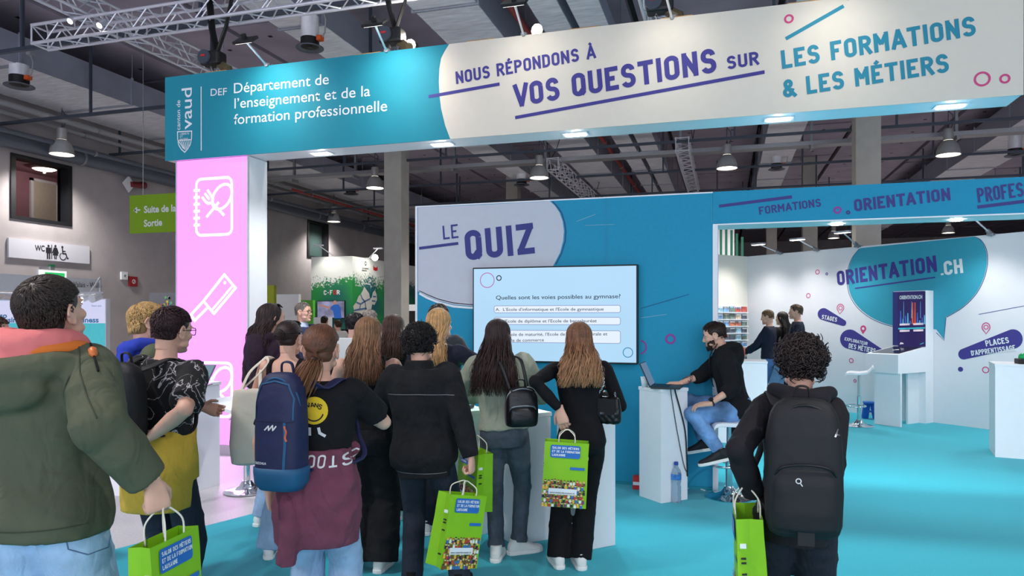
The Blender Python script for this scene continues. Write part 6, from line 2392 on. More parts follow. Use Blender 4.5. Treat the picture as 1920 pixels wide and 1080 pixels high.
def shopping_bag(grip, label, yaw=0.0, tilt=0.0, roll=0.0, w=.265, d=.13, h=.40, hl=.13, detail=True, group='green paper carrier bags'):
    """bag hanging under the grip point; its printed front faces the camera when yaw = 0"""
    grip = Vector(grip)
    t = thing('carrier_bag', label, 'shopping bag', grip, TH - radians(yaw), group)
    t.rotation_euler = (Matrix.Rotation(TH - radians(yaw), 3, 'Z') @ Matrix.Rotation(radians(tilt), 3, 'Y') @ Matrix.Rotation(radians(roll), 3, 'X')).to_euler()
    rn = random.Random(int(abs(grip.x * 100)))
    z0, z1 = -hl - h, -hl
    hw, hd = w / 2, d / 2
    g = G()
    nz = 7

    def wall(pts0, pts1):
        return
    # outline ring with gusset folds on both sides
    def ring(z, open_):
        q = .5 + .5 * open_
        gus = hd * .30 * open_
        o = [(-hw, -hd * q), (-hw * .33, -hd * q - .003), (hw * .33, -hd * q - .002), (hw, -hd * q), (hw - gus, 0), (hw, hd * q), (0, hd * q + .003), (-hw, hd * q), (-hw + gus, 0)]
        return [Vector((x, y, z)) for x, y in o]
    rings = []
    for i in range(nz):
        f = i / (nz - 1)
        z = z0 + (z1 - z0) * f
        rings.append([p + Vector((rn.uniform(-.002, .002), rn.uniform(-.001, .001), 0)) for p in ring(z, 1 - .35 * f)])
    g.loft(rings, cap=False)
    n = len(rings[0])
    g.add(rings[0], [tuple(range(n))])
    o = g.build('paper_body', m_bag, t, local=True)
    for sy in (-1, 1):
        y = sy * (hd * .78)
        pts = catmull([(-.05, y, z1 - .02), (-.048, y, z1 + hl * .5), (-.02, y * .35, -.005), (0, y * .2, .002), (.02, y * .35, -.005), (.048, y, z1 + hl * .5), (.05, y, z1 - .02)], 5)
        g = G(); g.tube(pts, .0035, 6); g.build('handle', m_cord, t, True, local=True)
    yf = -hd - .006
    ex, ez = Vector((1, 0, 0)), Vector((0, 0, 1))
    tilt_v = Vector((0, hd * .175 / h, 1)).normalized()
    O = Vector((0, yf, z0))
    g = G(); g.sheet(rrect(-hw * .72, h * .76, hw * .62, h * .955, .012), O + Vector((0, 0, 0)), ex, tilt_v); g.build('blue_panel', m_bagblue, t, local=True)
    if detail:
        for i, tx in enumerate(('SALON DES M\u00c9TIERS', 'ET DE LA FORMATION', 'LAUSANNE')):
            g = G(); din(g, tx, O + Vector((-hw * .64, -.001, 0)) + tilt_v * (h * (.895 - i * .055)), ex, tilt_v, h * .036, .2, .12, (w * .60, w * .62, w * .30)[i]); g.build('lettering', m_wprint, t, local=True)
    g = G(); g.sheet([(hw * .2, h * .585), (hw * .85, h * .585), (hw * .85, h * .625), (hw * .2, h * .625)], O, ex, tilt_v); g.build('blue_strip', m_bagblue, t, local=True)
    g = G()
    rows = 6
    for r_ in range(rows):
        for c_ in range(13):
            x = -hw * .95 + (c_ + .5 * (r_ % 2)) * w * .95 / 13.2 + rn.uniform(-.002, .002)
            z = h * (.015 + .068 * r_) + rn.uniform(-.004, .004) + .008
            g.cur = rn.choice([0, 1, 3, 4, 5, 6, 7])
            if x + .008 < hw:
                g.sheet([(x - .008, z - .012), (x + .008, z - .012), (x + .007, z + .006), (x - .007, z + .006)], O - Vector((0, .0004 * (rows - r_) + .0005, 0)), ex, tilt_v)
                g.cur = rn.choice([2, 2, 2, 6])
                g.sheet(ring2((x, z + .012), .0065, 8), O - Vector((0, .0004 * (rows - r_) + .0007, 0)), ex, tilt_v)
                g.cur = rn.choice([1, 1, 6, 5, 0])
                g.sheet([(x + .0072 * cos(a), z + .0135 + .0068 * sin(a)) for a in [pi * i / 6 for i in range(7)]], O - Vector((0, .0004 * (rows - r_) + .0009, 0)), ex, tilt_v)
    g.build('crowd_print', CROWD, t, local=True)
    g = G(); g.sheet([(-hw * .72, h * .20), (hw * .55, h * .20), (hw * .55, h * .29), (-hw * .72, h * .29)], O - Vector((0, .0045, 0)), ex, tilt_v); g.build('white_label', m_wprint, t, local=True)
    if detail:
        me = bfont('www.metiersformation.ch', O + Vector((-hw * .66, -.0056, 0)) + tilt_v * (h * .215), ex, tilt_v, h * .026, w * .56, .01)
        put('lettering', me, m_dtext, t, local=True)
        # small logos on the gusset side
        for sx_ in (-1, 1):
            g = G()
            xg = sx_ * (hw + .001)
            for (z, hh, ww, mm) in ((h * .80, .016, .03, 1), (h * .66, .02, .028, 0), (h * .52, .012, .035, 0), (h * .25, .018, .03, 0)):
                pass
            g.box((min(xg, xg - sx_ * .012), -hd * .7, z0 + h * .74), (max(xg, xg - sx_ * .012), -hd * .30, z0 + h * .78)); g.build('gusset_label', m_wprint, t, local=True)
            g = G()
            for zz in (.60, .64, .50, .18):
                g.box((min(xg, xg - sx_ * .012), -hd * .66, z0 + h * zz), (max(xg, xg - sx_ * .012), -hd * .35, z0 + h * zz + .006))
            g.build('gusset_marks', m_dtext, t, local=True)
    return t


def backpack(P, label, w, h, d, z_top, mats, x_off=0.0, yaw=0.0, y_back=-.125, logo=None, pocket=True, strap=.045, tilt=0.0, strap_gap=.085, trim=None, group=None, name='backpack', over=.035, lower=True):
    """worn on P's back; measurements in person space"""
    m_main, m_strap, m_zip = mats
    t = bpy.data.objects.new(name, None)
    COL.objects.link(t)
    t.location = P.W((x_off, y_back, z_top - h))
    t.rotation_euler = (0, 0, P.rz)
    tag(t, label, 'backpack', group)
    A = P.M @ Matrix.Translation((x_off, y_back, z_top - h)) @ Matrix.Rotation(radians(-yaw), 4, 'Z') @ Matrix.Rotation(radians(tilt), 4, 'X')
    L = t.matrix_basis if False else (Matrix.Translation(t.location) @ Matrix.Rotation(P.rz, 4, 'Z'))
    A = L.inverted() @ A
    X, Y = Vector((1, 0, 0)), Vector((0, 1, 0))
    g = G()
    rings = []
    for f, kw, kd in [(0, .72, .55), (.03, .90, .8), (.10, .97, .97), (.3, 1.0, 1.0), (.55, .99, .96), (.75, .95, .88), (.88, .86, .76), (.95, .72, .6), (.99, .5, .4), (1.0, .3, .25)]:
        rings.append(sell((0, -d / 2, f * h), X, Y, w / 2 * kw, d / 2 * kd, 28, 3.2))
    g.loft(rings)
    v, n, f = remesh(g, .009, 3)
    v = folds(v, n, .0035, P.seed + 77, 20, 50)
    bv = BVHTree.FromPolygons([tuple(p) for p in v], f)
    g = G(); g.add([tuple(A @ Vector(p)) for p in v], f)
    g.build('main_body', m_main, t, True, local=True, recalc=False)
    if pocket:
        g = G()
        rings = []
        for f_, kw, kd in [(.04, .7, .5), (.07, .86, .95), (.2, .9, 1.05), (.4, .88, 1.0), (.50, .78, .8), (.54, .5, .5)]:
            rings.append(sell((0, -d * .62, f_ * h), X, Y, w / 2 * kw, d * .48 * kd, 24, 3.0))
        g.loft(rings)
        v2, n2, f2 = remesh(g, .009, 3)
        v2 = folds(v2, n2, .003, P.seed + 78, 20, 50)
        g = G(); g.add([tuple(A @ Vector(p)) for p in v2], f2)
        g.build('front_pocket', m_main, t, True, local=True, recalc=False)
        g = G(); g.tube([A @ Vector(p) for p in catmull([(-w * .40, -d * .80, h * .42), (-w * .3, -d * 1.02, h * .515), (0, -d * 1.09, h * .545), (w * .3, -d * 1.02, h * .515), (w * .40, -d * .80, h * .42)], 5)], .0045, 6)
        g.build('zip', m_zip, t, True, local=True)
    g = G(); g.tube([A @ Vector(p) for p in catmull([(-w * .46, -d * .55, h * .55), (-w * .40, -d * .72, h * .83), (0, -d * .80, h * .955), (w * .40, -d * .72, h * .83), (w * .46, -d * .55, h * .55)], 6)], .005, 6)
    g.build('zip', m_zip, t, True, local=True)
    g = G(); g.tube([A @ Vector(p) for p in catmull([(-.03, -d * .2, h * .97), (-.022, -d * .25, h + .035), (.022, -d * .25, h + .035), (.03, -d * .2, h * .97)], 5)], .009, 8, flat=.5)
    g.build('grab_loop', m_strap, t, True, local=True)
    # shoulder straps in person space
    Li = L.inverted() @ P.M
    for sg in (-1, 1):
        sx_ = sg * strap_gap
        zt = .828 * P.H + P.dz + over - .02
        pts = [(x_off + sg * w * .26, y_back - .02, z_top - .04), (sx_ * .9 + x_off * .5, y_back + .005, zt - .02), (sx_, -.04, zt + .012), (sx_ * 1.05, .05, zt - .03), (sx_ * 1.1, .115, zt - .12), (sx_ * 1.35, .115, zt - .26), (sx_ * 1.75, .02, zt - .36), (x_off + sg * w * .42, y_back - .03, z_top - h * .86)]
        pts = [P.T @ Vector(p) if False else Vector(p) for p in pts]
        pp = catmull(pts if lower else pts[:5], 6)
        g = G()
        rings = []
        for i, p in enumerate(pp):
            dd = (pp[min(i + 1, len(pp) - 1)] - pp[max(i - 1, 0)]).normalized()
            a = Vector((1, 0, 0)) - dd * dd.x
            a.normalize()
            b = dd.cross(a)
            ww = strap / 2 * (1 if i < len(pp) * .62 else .5)
            rings.append([Li @ q for q in sell(p, a, b, ww, .006, 10, 3)])
        g.loft(rings)
        g.build('shoulder_strap', m_strap, t, True, local=True)
    t['_'] = 0
    del t['_']
    return t, A, bv
# ================================================================= the people
def hood(P, g, size=1.0, droop=.09, w=.115, lift=0.0, thick=.042):
    H, k = P.H, P.k
    z = .845 * H + P.dz + lift
    pts = catmull([(-w * .62, .085, z - .05), (-w, .02, z + .0), (-w * .95, -.075, z + .012), (0, -.125, z - .004), (w * .95, -.075, z + .012), (w, .02, z), (w * .62, .085, z - .05)], 4)
    pts = [P.T @ (Vector(p) * 1.0) for p in pts]
    g.tube(pts, [thick * size * k * (.55 + .45 * sin(pi * i / (len(pts) - 1))) for i in range(len(pts))], 14)
    g.sph(P.T @ Vector((0, -.125 * size, z - .055 - droop * .5)), (w * 1.02 * size, .050 * size, .075 + droop * .6), 20, 12)


def text_lines(txt, x0, z0, h, width, t=.17, sp=.12, rot=False, ang=0.0):
    """stroke lettering as polylines for a decal"""
    w0 = din_width(txt, t, sp) * h
    kx = width / w0
    out = []
    x = 0
    for ch in txt:
        w, st = DIN[ch]
        for pl in st:
            pts = []
            for p in pl:
                u, v = (x + t / 2 + p[0]) * h * kx, (t / 2 + p[1] * (1 - t)) * h
                if rot:
                    u, v = width - u, h - v
                c, s_ = cos(ang), sin(ang)
                pts.append((x0 + u * c - v * s_, z0 + u * s_ + v * c))
            out.append((pts, False))
        x += w + t + sp
    return out


HD_BLACK = hair_mat('hair_black', (26, 20, 20))
HD_DARK = hair_mat('hair_dark_brown', (44, 29, 27), (58, 36, 32))
HD_BROWN = hair_mat('hair_brown', (74, 50, 38))
HD_OMBRE = hair_mat('hair_ombre', (118, 80, 56), (178, 132, 94))
HD_LBROWN = hair_mat('hair_light_brown', (134, 98, 68), (120, 82, 58))
HD_BLONDE = hair_mat('hair_blonde', (198, 156, 104), (206, 166, 116))
HD_SAND = hair_mat('hair_sand', (176, 140, 88))
HD_AUB = hair_mat('hair_auburn', (96, 60, 42), (150, 100, 62))
HD_GREY = hair_mat('hair_grey', (120, 110, 104))
HD_SHORT = hair_mat('hair_short_brown', (58, 42, 34))

# ------------------------------------------------------------ girl with the ponytail
P = Person('person from behind with auburn ponytail, black printed tee and maroon sweatshirt round the hips', 600, 3.3, 4, 1.575)
P.slim = 1
P.head(yaw=-4, pitch=2)
P.set_arm(1, (.06, .30, 1.17), (1, -.25, -.55), curl=(40, 50, 30))
P.set_arm(0, (-.26, .04, .80), (-1, -.4, 0))
P.stand(.085)
P.body()
P.trousers(m_jean_l, rad=(.098, .088, .098), waist=.58)
P.shoes(m_sneak)
P.top(m_blk, 'tee_shirt', hem=.56, ease=.022, sleeve=.37, sl_r=(.072, .078, .07), amp=.008, neck=.842)
bv_tee = P.bvh
cx, cz = .012, 1.195
P.decal_disc('smiley_print', (cx, cz), .062, M('print_yellow', (226, 190, 40), .8))
ink = M('print_ink', (28, 26, 20), .8)
P.decal('smile_print', [([(cx + .042 * cos(a), cz - .004 + .042 * sin(a)) for a in [radians(195 + i * 15) for i in range(11)]], False)], ink, .006)
tl = []
for i, ch in enumerate('VANS'):
    a = (i - 1.5) * -.32
    tl += text_lines(ch, cx - .009 + .048 * sin(-a) * 1, cz + .036 * cos(a) - .022, .024, .02, .2, ang=a * .8)
P.decal('lettering', tl, ink, .0045)
P.decal('limb_print', [([(cx - .02, cz - .075), (cx - .02, cz - .105), (cx - .045, cz - .105)], False), ([(cx + .02, cz - .075), (cx + .025, cz - .10), (cx + .05, cz - .115)], False), ([(cx - .03, cz + .09), (cx - .03, cz + .13), (cx - .005, cz + .13)], False)], M('print_white', (215, 215, 215), .8), .013)
# maroon sweatshirt tied round the hips
m_mar = M('maroon_fleece', (112, 60, 78), .95, var=.12, scale=14, bump=.2, bscale=260)
crease(m_mar, 9, .6, .03)
g = G()
k = P.k
X, Y = Vector((1, 0, 0)), Vector((0, 1, 0))
rings = []
for z, hw, hd, cy in [(1.02, .150, .112, -.01), (.99, .158, .122, -.012), (.93, .176, .136, -.018), (.86, .192, .150, -.024), (.78, .200, .156, -.03), (.70, .202, .158, -.034), (.63, .198, .156, -.036), (.585, .194, .152, -.036)]:
    rings.append(sell((0, cy, z), X, Y, hw, hd, 28, 2.2))
g.loft(rings)
g.tube([(-.15, .06, 1.0), (-.1, .15, .98), (0, .17, .97), (.1, .15, .98), (.15, .06, 1.0)], .035, 10)
g.tube(catmull([(-.13, -.12, .84), (-.08, -.185, .78), (-.07, -.20, .66), (-.085, -.20, .53)], 4), [.03, .042, .044, .045, .046, .047, .048, .048, .048, .048, .05, .05, .052], 14)
P.garment('tied_sweatshirt', g, m_mar, .010, 4, .013, 5, 10, 30, zbias=.7)
P.decal('lettering', text_lines('STOCK', -.06, .945, .055, .23, .16, rot=True), M('print_white', (215, 215, 215), .8), .008, lift=.004)
# hair: smooth cap with ponytail
HM = HD_AUB
g = G()
P.cap(g, 1.0, (0, -.005, .004), (.078, .094, .080), drop=.02)
nape = P.hM @ Vector((0, -.112, -.048))
for i in range(900):
    az = P.rnd.uniform(-2.2, 2.2)
    th0, m = P.rnd.uniform(.02, 1.2), 7
    q0 = P.scalp(az, th0, 1.04)
    pts = []
    for j in range(m):
        t = j / (m - 1)
        a2 = az * (1 - t * .97)
        th = th0 + (1.95 - th0) * t
        pts.append(P.hM @ P.onto(P.scalp(a2, th, 1.06), 1.06 + P.rnd.uniform(0, .04)))
    pts.append(nape + Vector((P.rnd.gauss(0, .006), .012, P.rnd.gauss(0, .006))))
    g.tube(pts, [.001] + [.0030] * (m - 1) + [.002], 4)
tail = catmull([nape, nape + Vector((0, -.035, -.005)), nape + Vector((-.02, -.055, -.06)), nape + Vector((-.05, -.05, -.12)), nape + Vector((-.075, -.03, -.165))], 4)
for i in range(230):
    o_ = Vector((P.rnd.gauss(0, 1), P.rnd.gauss(0, 1), P.rnd.gauss(0, .6)))
    ln = P.rnd.uniform(.75, 1.12)
    pts = []
    for j in range(0, len(tail), 2):
        t = j / (len(tail) - 1)
        q = tail[0] + (tail[j] - tail[0]) * (ln if j else 1)
        pts.append(q + o_ * (.006 + .017 * sin(min(t * 1.25, 1) * pi * .62)))
    n_ = len(pts)
    g.tube(pts, [.002] * (n_ - 3) + [.0024, .002, .0006], 4)
g.build('hair', HM, P.root, True, local=True)
g = G(); g.tube([nape + Vector((.020 * cos(a), -.02, .020 * sin(a) - .002)) for a in [2 * pi * i / 16 for i in range(17)]], .006, 8, cap=False); g.build('hair_tie', m_black, P.root, True, local=True)
PONY = P
m_npack = M('navy_nylon', (30, 34, 72), .6, var=.12, scale=18, bump=.15, bscale=200)
m_ptrim = M('petrol_trim', (28, 84, 122), .6)
t, A, bv = backpack(P, 'navy backpack with petrol blue base hung on the ponytail girl\u2019s left shoulder', .225, .51, .16, 1.375, (m_npack, m_npack, m_ptrim), x_off=-.088, yaw=10, y_back=-.118, pocket=False, strap_gap=.11)
L = Matrix.Translation(t.location) @ Matrix.Rotation(P.rz, 4, 'Z')
g = G(); g.loft([sell((0, -.08, z), X, Y, .1125 * kw + .004, .08 * kd + .004, 28, 3.2) for z, kw, kd in [(-.004, .6, .5), (.0, .8, .66), (.03, .97, .93), (.075, 1.0, 1.0), (.10, 1.0, .99)]]); g.xf(A); g.build('petrol_base', m_ptrim, t, True, local=True)
pk = M('print_white', (215, 215, 215), .8)
g = G()
bw = Vector((0, -.30, 0))


def on_pack(bv, A, name, pls, mat, w, par):
    g = G()
    for pl in pls:
        P_ = []
        for i in range(len(pl) - 1):
            for j in range(6):
                P_.append((pl[i][0] + (pl[i + 1][0] - pl[i][0]) * j / 6, pl[i][1] + (pl[i + 1][1] - pl[i][1]) * j / 6))
        P_.append(pl[-1])
        g.stroke(P_, w, (0, 0, 0), (1, 0, 0), (0, 0, 1))
    out = []
    for v in g.v:
        h = bv.ray_cast(Vector((v[0], -1, v[2])), Vector((0, 1, 0)))
        y = h[0].y - .004 if h[0] is not None else -.17
        out.append(tuple(A @ Vector((v[0], y, v[2]))))
    g.v = out
    return g.build(name, mat, par, local=True)


on_pack(bv, A, 'zigzag_logo', [[(-.035, .265), (-.015, .285), (-.015, .265), (.005, .288), (.005, .265), (.022, .285)]], pk, .006, t)
on_pack(bv, A, 'small_lettering', [[(p[0], p[1]) for p in pl] for pl, c in text_lines('QUECHUA', -.085, .118, .011, .06, .17)], pk, .002, t)
on_pack(bv, A, 'pocket_seam', [[(-.095, .30), (.095, .30)]], M('navy_dark', (20, 22, 48), .7), .004, t)
on_pack(bv, A, 'side_zip', [[(.058, .30), (.062, .2), (.055, .09)]], m_ptrim, .012, t)
on_pack(bv, A, 'zip_pull', [[(.058, .285), (.066, .26), (.062, .235), (.068, .22)]], m_orange, .008, t)
on_pack(bv, A, 'top_seam', [[(-.09, .31), (-.09, .40), (-.065, .46), (0, .475), (.065, .46), (.09, .40), (.09, .31)]], m_ptrim, .006, t)

# ------------------------------------------------------------ girl with the sage sweater
P = Person('person from behind with long dark hair, sage green sweater and cuffed grey jeans', 945, 4.8, 4, 1.60, lean=5, side=-4)
P.head(yaw=4, pitch=0)
P.set_arm(0, (-.20, .36, 1.03), (-1, -.3, -.6))
P.set_arm(1, (.10, .34, 1.02), (1, -.45, -.5))
f0 = P.px(931, 1049, 4.74); f0.z = 0
f1 = P.px(972, 1033, 4.86); f1.z = 0
P.set_leg(0, f0, (-.1, 1, 0), 4)
P.set_leg(1, f1, (.3, 1, 0), 62)
P.body()
m_sage = M('sage_fleece', (164, 170, 150), .95, var=.06, scale=12, bump=.15, bscale=260)
crease(m_sage, 9, .6, .03)
P.trousers(m_jean_g, rad=(.098, .068, .058), waist=.60, end=.93, cuff=.04, amp=.006)
P.top(m_sage, 'sweater', hem=.535, ease=.040, hem_ease=.022, sleeve=.97, sl_r=(.085, .082, .052), amp=.011, f0=12, f1=34)
P.shoes(m_sneak)
P.hair_long(HD_DARK, .47, 320, 1.05, .008, -.145, .75)
SAGE = P
t, A, bv = backpack(P, 'small black mini backpack on the back of the girl in the sage sweater', .22, .26, .11, 1.17, (M('black_leather', (17, 17, 18), .35, bump=.1, bscale=120), m_black, m_tray), x_off=.115, yaw=-16, y_back=-.165, strap=.022, strap_gap=.08, name='mini_backpack', lower=False)

# ------------------------------------------------------------ girl with chain bag
P = Person('person from behind with brown hair fading lighter, tight black top and black trousers', 1090, 4.65, 2, 1.58, lean=4, side=-1)
P.head(yaw=0, pitch=3)
gp13 = P.px(1064, 806, 4.47)
P.set_arm(0, P.px(1050, 768, 4.47), (-.55, -.8, -.1), back=(-.25, -1, .0), along=(.25, .0, -1), curl=(28, 34, 24), thumb=.2)
P.set_arm(1, (.17, .26, 1.08), (.45, -.7, -.5))
f0 = P.px(1046, 1047, 4.62); f0.z = 0
f1 = P.px(1088, 1054, 4.60); f1.z = 0
P.set_leg(0, f0, (-.1, 1, 0), -12)
P.set_leg(1, f1, (.1, 1, 0), -6)
P.body()
P.trousers(m_blk2, rad=(.094, .072, .082), waist=.625, amp=.005, seat=.006)
P.top(m_blk2, 'fitted_top', hem=.58, ease=.007, sleeve=.98, sl_r=(.057, .048, .034), amp=.003, neck=.83)
P.shoes(m_sneak)
P.hair_long(HD_OMBRE, .385, 300, 1.0, .011, -.135, .45)
CHAIN = P
# quilted bag with chain
bp_ = P.px(1134, 768, 4.62)
t = thing('shoulder_bag', 'black quilted shoulder bag on a metal chain at the right side of the girl', 'handbag', P.W(bp_), P.rz)
t.rotation_euler = (0, 0, P.rz - radians(28))
g = G()
g.loft([sell((0, 0, z), X, Y, hw, hd, 24, 3.2) for z, hw, hd in [(-.085, .09, .018), (-.075, .105, .032), (-.02, .108, .036), (.04, .102, .032), (.075, .092, .022), (.08, .08, .012)]])
v, n, f = remesh(g, .006, 2)
v = v + n * ((np.maximum(np.abs(np.sin((v[:, 0] + v[:, 2]) * 70)), 0) ** .4 + np.abs(np.sin((v[:, 0] - v[:, 2]) * 70)) ** .4) * .0035)[:, None]
g = G(); g.add([tuple(p) for p in v], f); g.build('quilted_body', M('quilted_leather', (16, 16, 18), .3), t, True, local=True, recalc=False)
g = G(); g.prism([(-.095, .075), (.095, .075), (.1, .0), (.06, -.03), (-.06, -.03), (-.1, .0)], (0, -.044, 0), X, Vector((0, 0, 1)), (0, .008, 0)); g.build('flap', M('quilted_leather'), t, local=True)
g = G(); g.box((-.012, -.050, -.025), (.012, -.044, -.012)); g.build('clasp', m_chrome, t, local=True)
Lb = (Matrix.Translation(t.location) @ Matrix.Rotation(P.rz - radians(28), 4, 'Z')).inverted() @ P.M
shp = P.sh[1]
g = G()
for dx, yy in ((-.07, -.10), (.07, .06)):
    e_ = bp_ + Vector((dx, 0, .07))
    pth = catmull([shp + Vector((-.035, .0, .066)), shp + Vector((-.02 + dx * .15, -.055 if dx < 0 else .05, .03)), (shp + e_) * .5 + Vector((.02, -.06 if dx < 0 else .03, 0)), e_], 10)
    ds = 0
    for i in range(0, len(pth) - 1):
        a_, b_ = pth[i], pth[i + 1]
        nn = max(1, int((b_ - a_).length / .016))
        for j in range(nn):
            c_ = a_.lerp(b_, j / nn)
            d_ = (b_ - a_).normalized()
            ax_, bx_, _ = frame_from(d_)
            if (i + j) % 2:
                ax_ = bx_
            pr = [Lb @ (c_ + d_ * (.011 * cos(q)) + ax_ * (.006 * sin(q))) for q in [2 * pi * m_ / 8 for m_ in range(9)]]
            g.tube(pr, .0022, 4, cap=False)
g.build('chain_strap', m_chrome, t, True, local=True)
# waist seam label of the bag the girl holds
shopping_bag(CHAIN.W(gp13), 'green carrier bag hanging from the hand of the girl in tight black', yaw=4, tilt=3, h=.40, w=.275, hl=.07)

# ------------------------------------------------------------ person in the black denim jacket
P = Person('person from behind with curly dark hair, long black denim jacket and dark jeans', 796, 4.25, 6, 1.56, build=1.06, side=-3)
P.head(yaw=0, pitch=-4)
P.set_arm(1, P.px(886, 868, 4.12), (1, -.5, 0), back=(1, -.2, 0), along=(.05, .1, -1), curl=(65, 75, 50), thumb=.9)
P.set_arm(0, (-.16, .26, .98), (-1, -.55, -.2))
P.stand(.09, lx=.01, rx=.12, ry=.02, ly=.02)
P.body()
P.trousers(m_jean_d, rad=(.10, .080, .074), waist=.56)
P.top(m_blk3, 'denim_jacket', hem=.43, ease=.050, hem_ease=.045, sleeve=.99, sl_r=(.092, .076, .056), amp=.008, neck=.84, cuff=True, f0=14, f1=36)
zz = P.H
P.decal('yoke_stitching', [([(-.20, .745 * zz), (0, .748 * zz), (.20, .745 * zz)], False), ([(-.15, .455 * zz), (.15, .455 * zz)], False)], m_stitch, .0024)
g = G(); g.loft([sell(P.T @ Vector((0, -.02 + dy, z)), X, Y, hw, hd, 24, 2.2) for z, hw, hd, dy in [(.825 * zz, .105, .085, 0), (.845 * zz, .088, .078, 0), (.868 * zz, .084, .076, .0), (.872 * zz, .08, .07, 0)]])
P.garment('collar', g, m_blk3, .008, 3, .002)
P.shoes(m_blk, m_black, 'boot')
P.hair_curly(HD_BLACK, 620, R=.013, length=.05, lift=1.14, r=.0036)
DENIM = P
shopping_bag(P.W(P.px(872, 902, 4.06)), 'green carrier bag tilted in the right hand of the person in black denim', yaw=-42, tilt=12, h=.40, w=.26, d=.14, hl=.07)
shopping_bag(gz(893, 4.62, .85), 'green carrier bag half hidden behind the black denim jacket', yaw=58, tilt=4, h=.38, w=.26, d=.13, hl=.09)

# ------------------------------------------------------------ light brown hair, tank top
P = Person('person from behind with light brown hair, black tank top and wide black jeans', 690, 4.55, 2, 1.612)
P.slim = 1
P.head(yaw=3, pitch=0)
P.set_arm(1, (.13, .30, 1.10), (1, -.2, -.9))
P.set_arm(0, (-.12, .30, 1.10), (-1, -.2, -.9))
P.stand(.085)
P.body()
P.trousers(m_blk3, rad=(.104, .108, .118), waist=.625, amp=.008)
g = G()
g.loft(P.trunk(.56, .76, .010))
for sg in (-1, 1):
    g.tube(catmull([P.T @ Vector((sg * .11, -.095, .75 * P.H)), P.T @ Vector((sg * .105, -.075, .81 * P.H)), P.T @ Vector((sg * .10, -.01, .838 * P.H)), P.T @ Vector((sg * .10, .07, .80 * P.H)), P.T @ Vector((sg * .10, .09, .75 * P.H))], 4), .024, 10)
P.garment('tank_top', g, m_blk2, .009, 3, .003)
P.shoes(m_sneak)
P.hair_long(HD_LBROWN, .395, 320, 1.06, .005, -.135, .25)
g = G(); g.lathe([(.150 * P.k, -.012), (.156 * P.k, -.012), (.156 * P.k, .018), (.150 * P.k, .018)], (0, 0, 0), 28); g.xf(Matrix.Translation((0, -.002, .618 * P.H)) @ Matrix.Diagonal((1, .76, 1, 1))); g.build('belt', m_black, P.root, True, local=True)

# ------------------------------------------------------------ dark brown hair behind
P = Person('person from behind with dark brown hair and long black dress between two girls', 737, 5.75, 8, 1.633)
P.head(yaw=0)
P.set_arm(1, (.16, .26, 1.05), (1, -.3, -.5)); P.set_arm(0, (-.16, .26, 1.05), (-1, -.3, -.5))
P.stand(.075); P.body()
P.trousers(m_blk2, rad=(.11, .12, .13), waist=.60)
g = G()
g.loft(P.trunk(.50, .79, .010))
for sg in (-1, 1):
    g.tube(catmull([P.T @ Vector((sg * .12, -.09, .77 * P.H)), P.T @ Vector((sg * .11, -.01, .838 * P.H)), P.T @ Vector((sg * .11, .09, .77 * P.H))], 4), .022, 10)
P.garment('black_top', g, m_blk2, .010, 3, .003)
P.shoes(m_sneak)
P.hair_long(HD_BROWN, .33, 240, 1.0, .006, -.12, .2)

# ------------------------------------------------------------ blonde girl
P = Person('person with straight blonde hair and navy top, standing before the bubble wall', 822, 5.3, 22, 1.675)
P.head(yaw=8)
P.set_arm(1, P.px(866, 700, 5.1), (1, -.2, -1), back=(.3, .2, 1), curl=(30, 40, 30))
P.set_arm(0, (-.18, .2, .95), (-1, -.3, -.3))
P.stand(.08); P.body(); P.face()
m_navyc = M('navy_cotton', (28, 32, 52), .9, var=.1)
crease(m_navyc, 9, .6, .03)
P.trousers(m_jean_d, rad=(.096, .08, .08)); P.shoes(m_sneak)
P.top(m_navyc, 'navy_top', hem=.54, ease=.02, sleeve=.9, sl_r=(.068, .06, .046), amp=.006)
P.hair_long(HD_BLONDE, .40, 300, .95, .005, -.125, .3)

P = Person('person with short dark hair whose head shows above the blonde girl', 822, 6.4, 20, 1.73)
P.head(yaw=5)
P.set_arm(1, (.2, .2, 1.0), (1, -.3, -.5)); P.set_arm(0, (-.2, .2, 1.0), (-1, -.3, -.5))
P.stand(.09); P.body()
P.trousers(m_jean_d); P.shoes(m_blk, m_sole); P.top(M('charcoal_cotton', (52, 54, 60), .9), 'sweater', ease=.025)
P.hair_short(HD_SHORT, 800, .035, 1.05)

# ------------------------------------------------------------ girl with sunglasses on the head
P = Person('person with long dark hair and sunglasses pushed up, dark plum hoodie', 506, 5.5, 34, 1.715)
P.head(yaw=10)
P.set_arm(0, (-.16, .18, .95), (-1, -.4, -.3)); P.set_arm(1, (.16, .22, .98), (1, -.4, -.3))
P.stand(.08); P.body(); P.face()
m_plum = M('plum_fleece', (42, 26, 42), .95, var=.1)
crease(m_plum, 9, .6, .03)
P.trousers(m_jean_l, rad=(.098, .088, .09)); P.shoes(m_sneak)
P.top(m_plum, 'hoodie', hem=.50, ease=.040, hem_ease=.03, sleeve=1.0, sl_r=(.082, .074, .052), amp=.010, extra=lambda g: hood(P, g, 1.1))
P.hair_long(HD_DARK, .36, 280, 1.05, .007, -.115, .2)


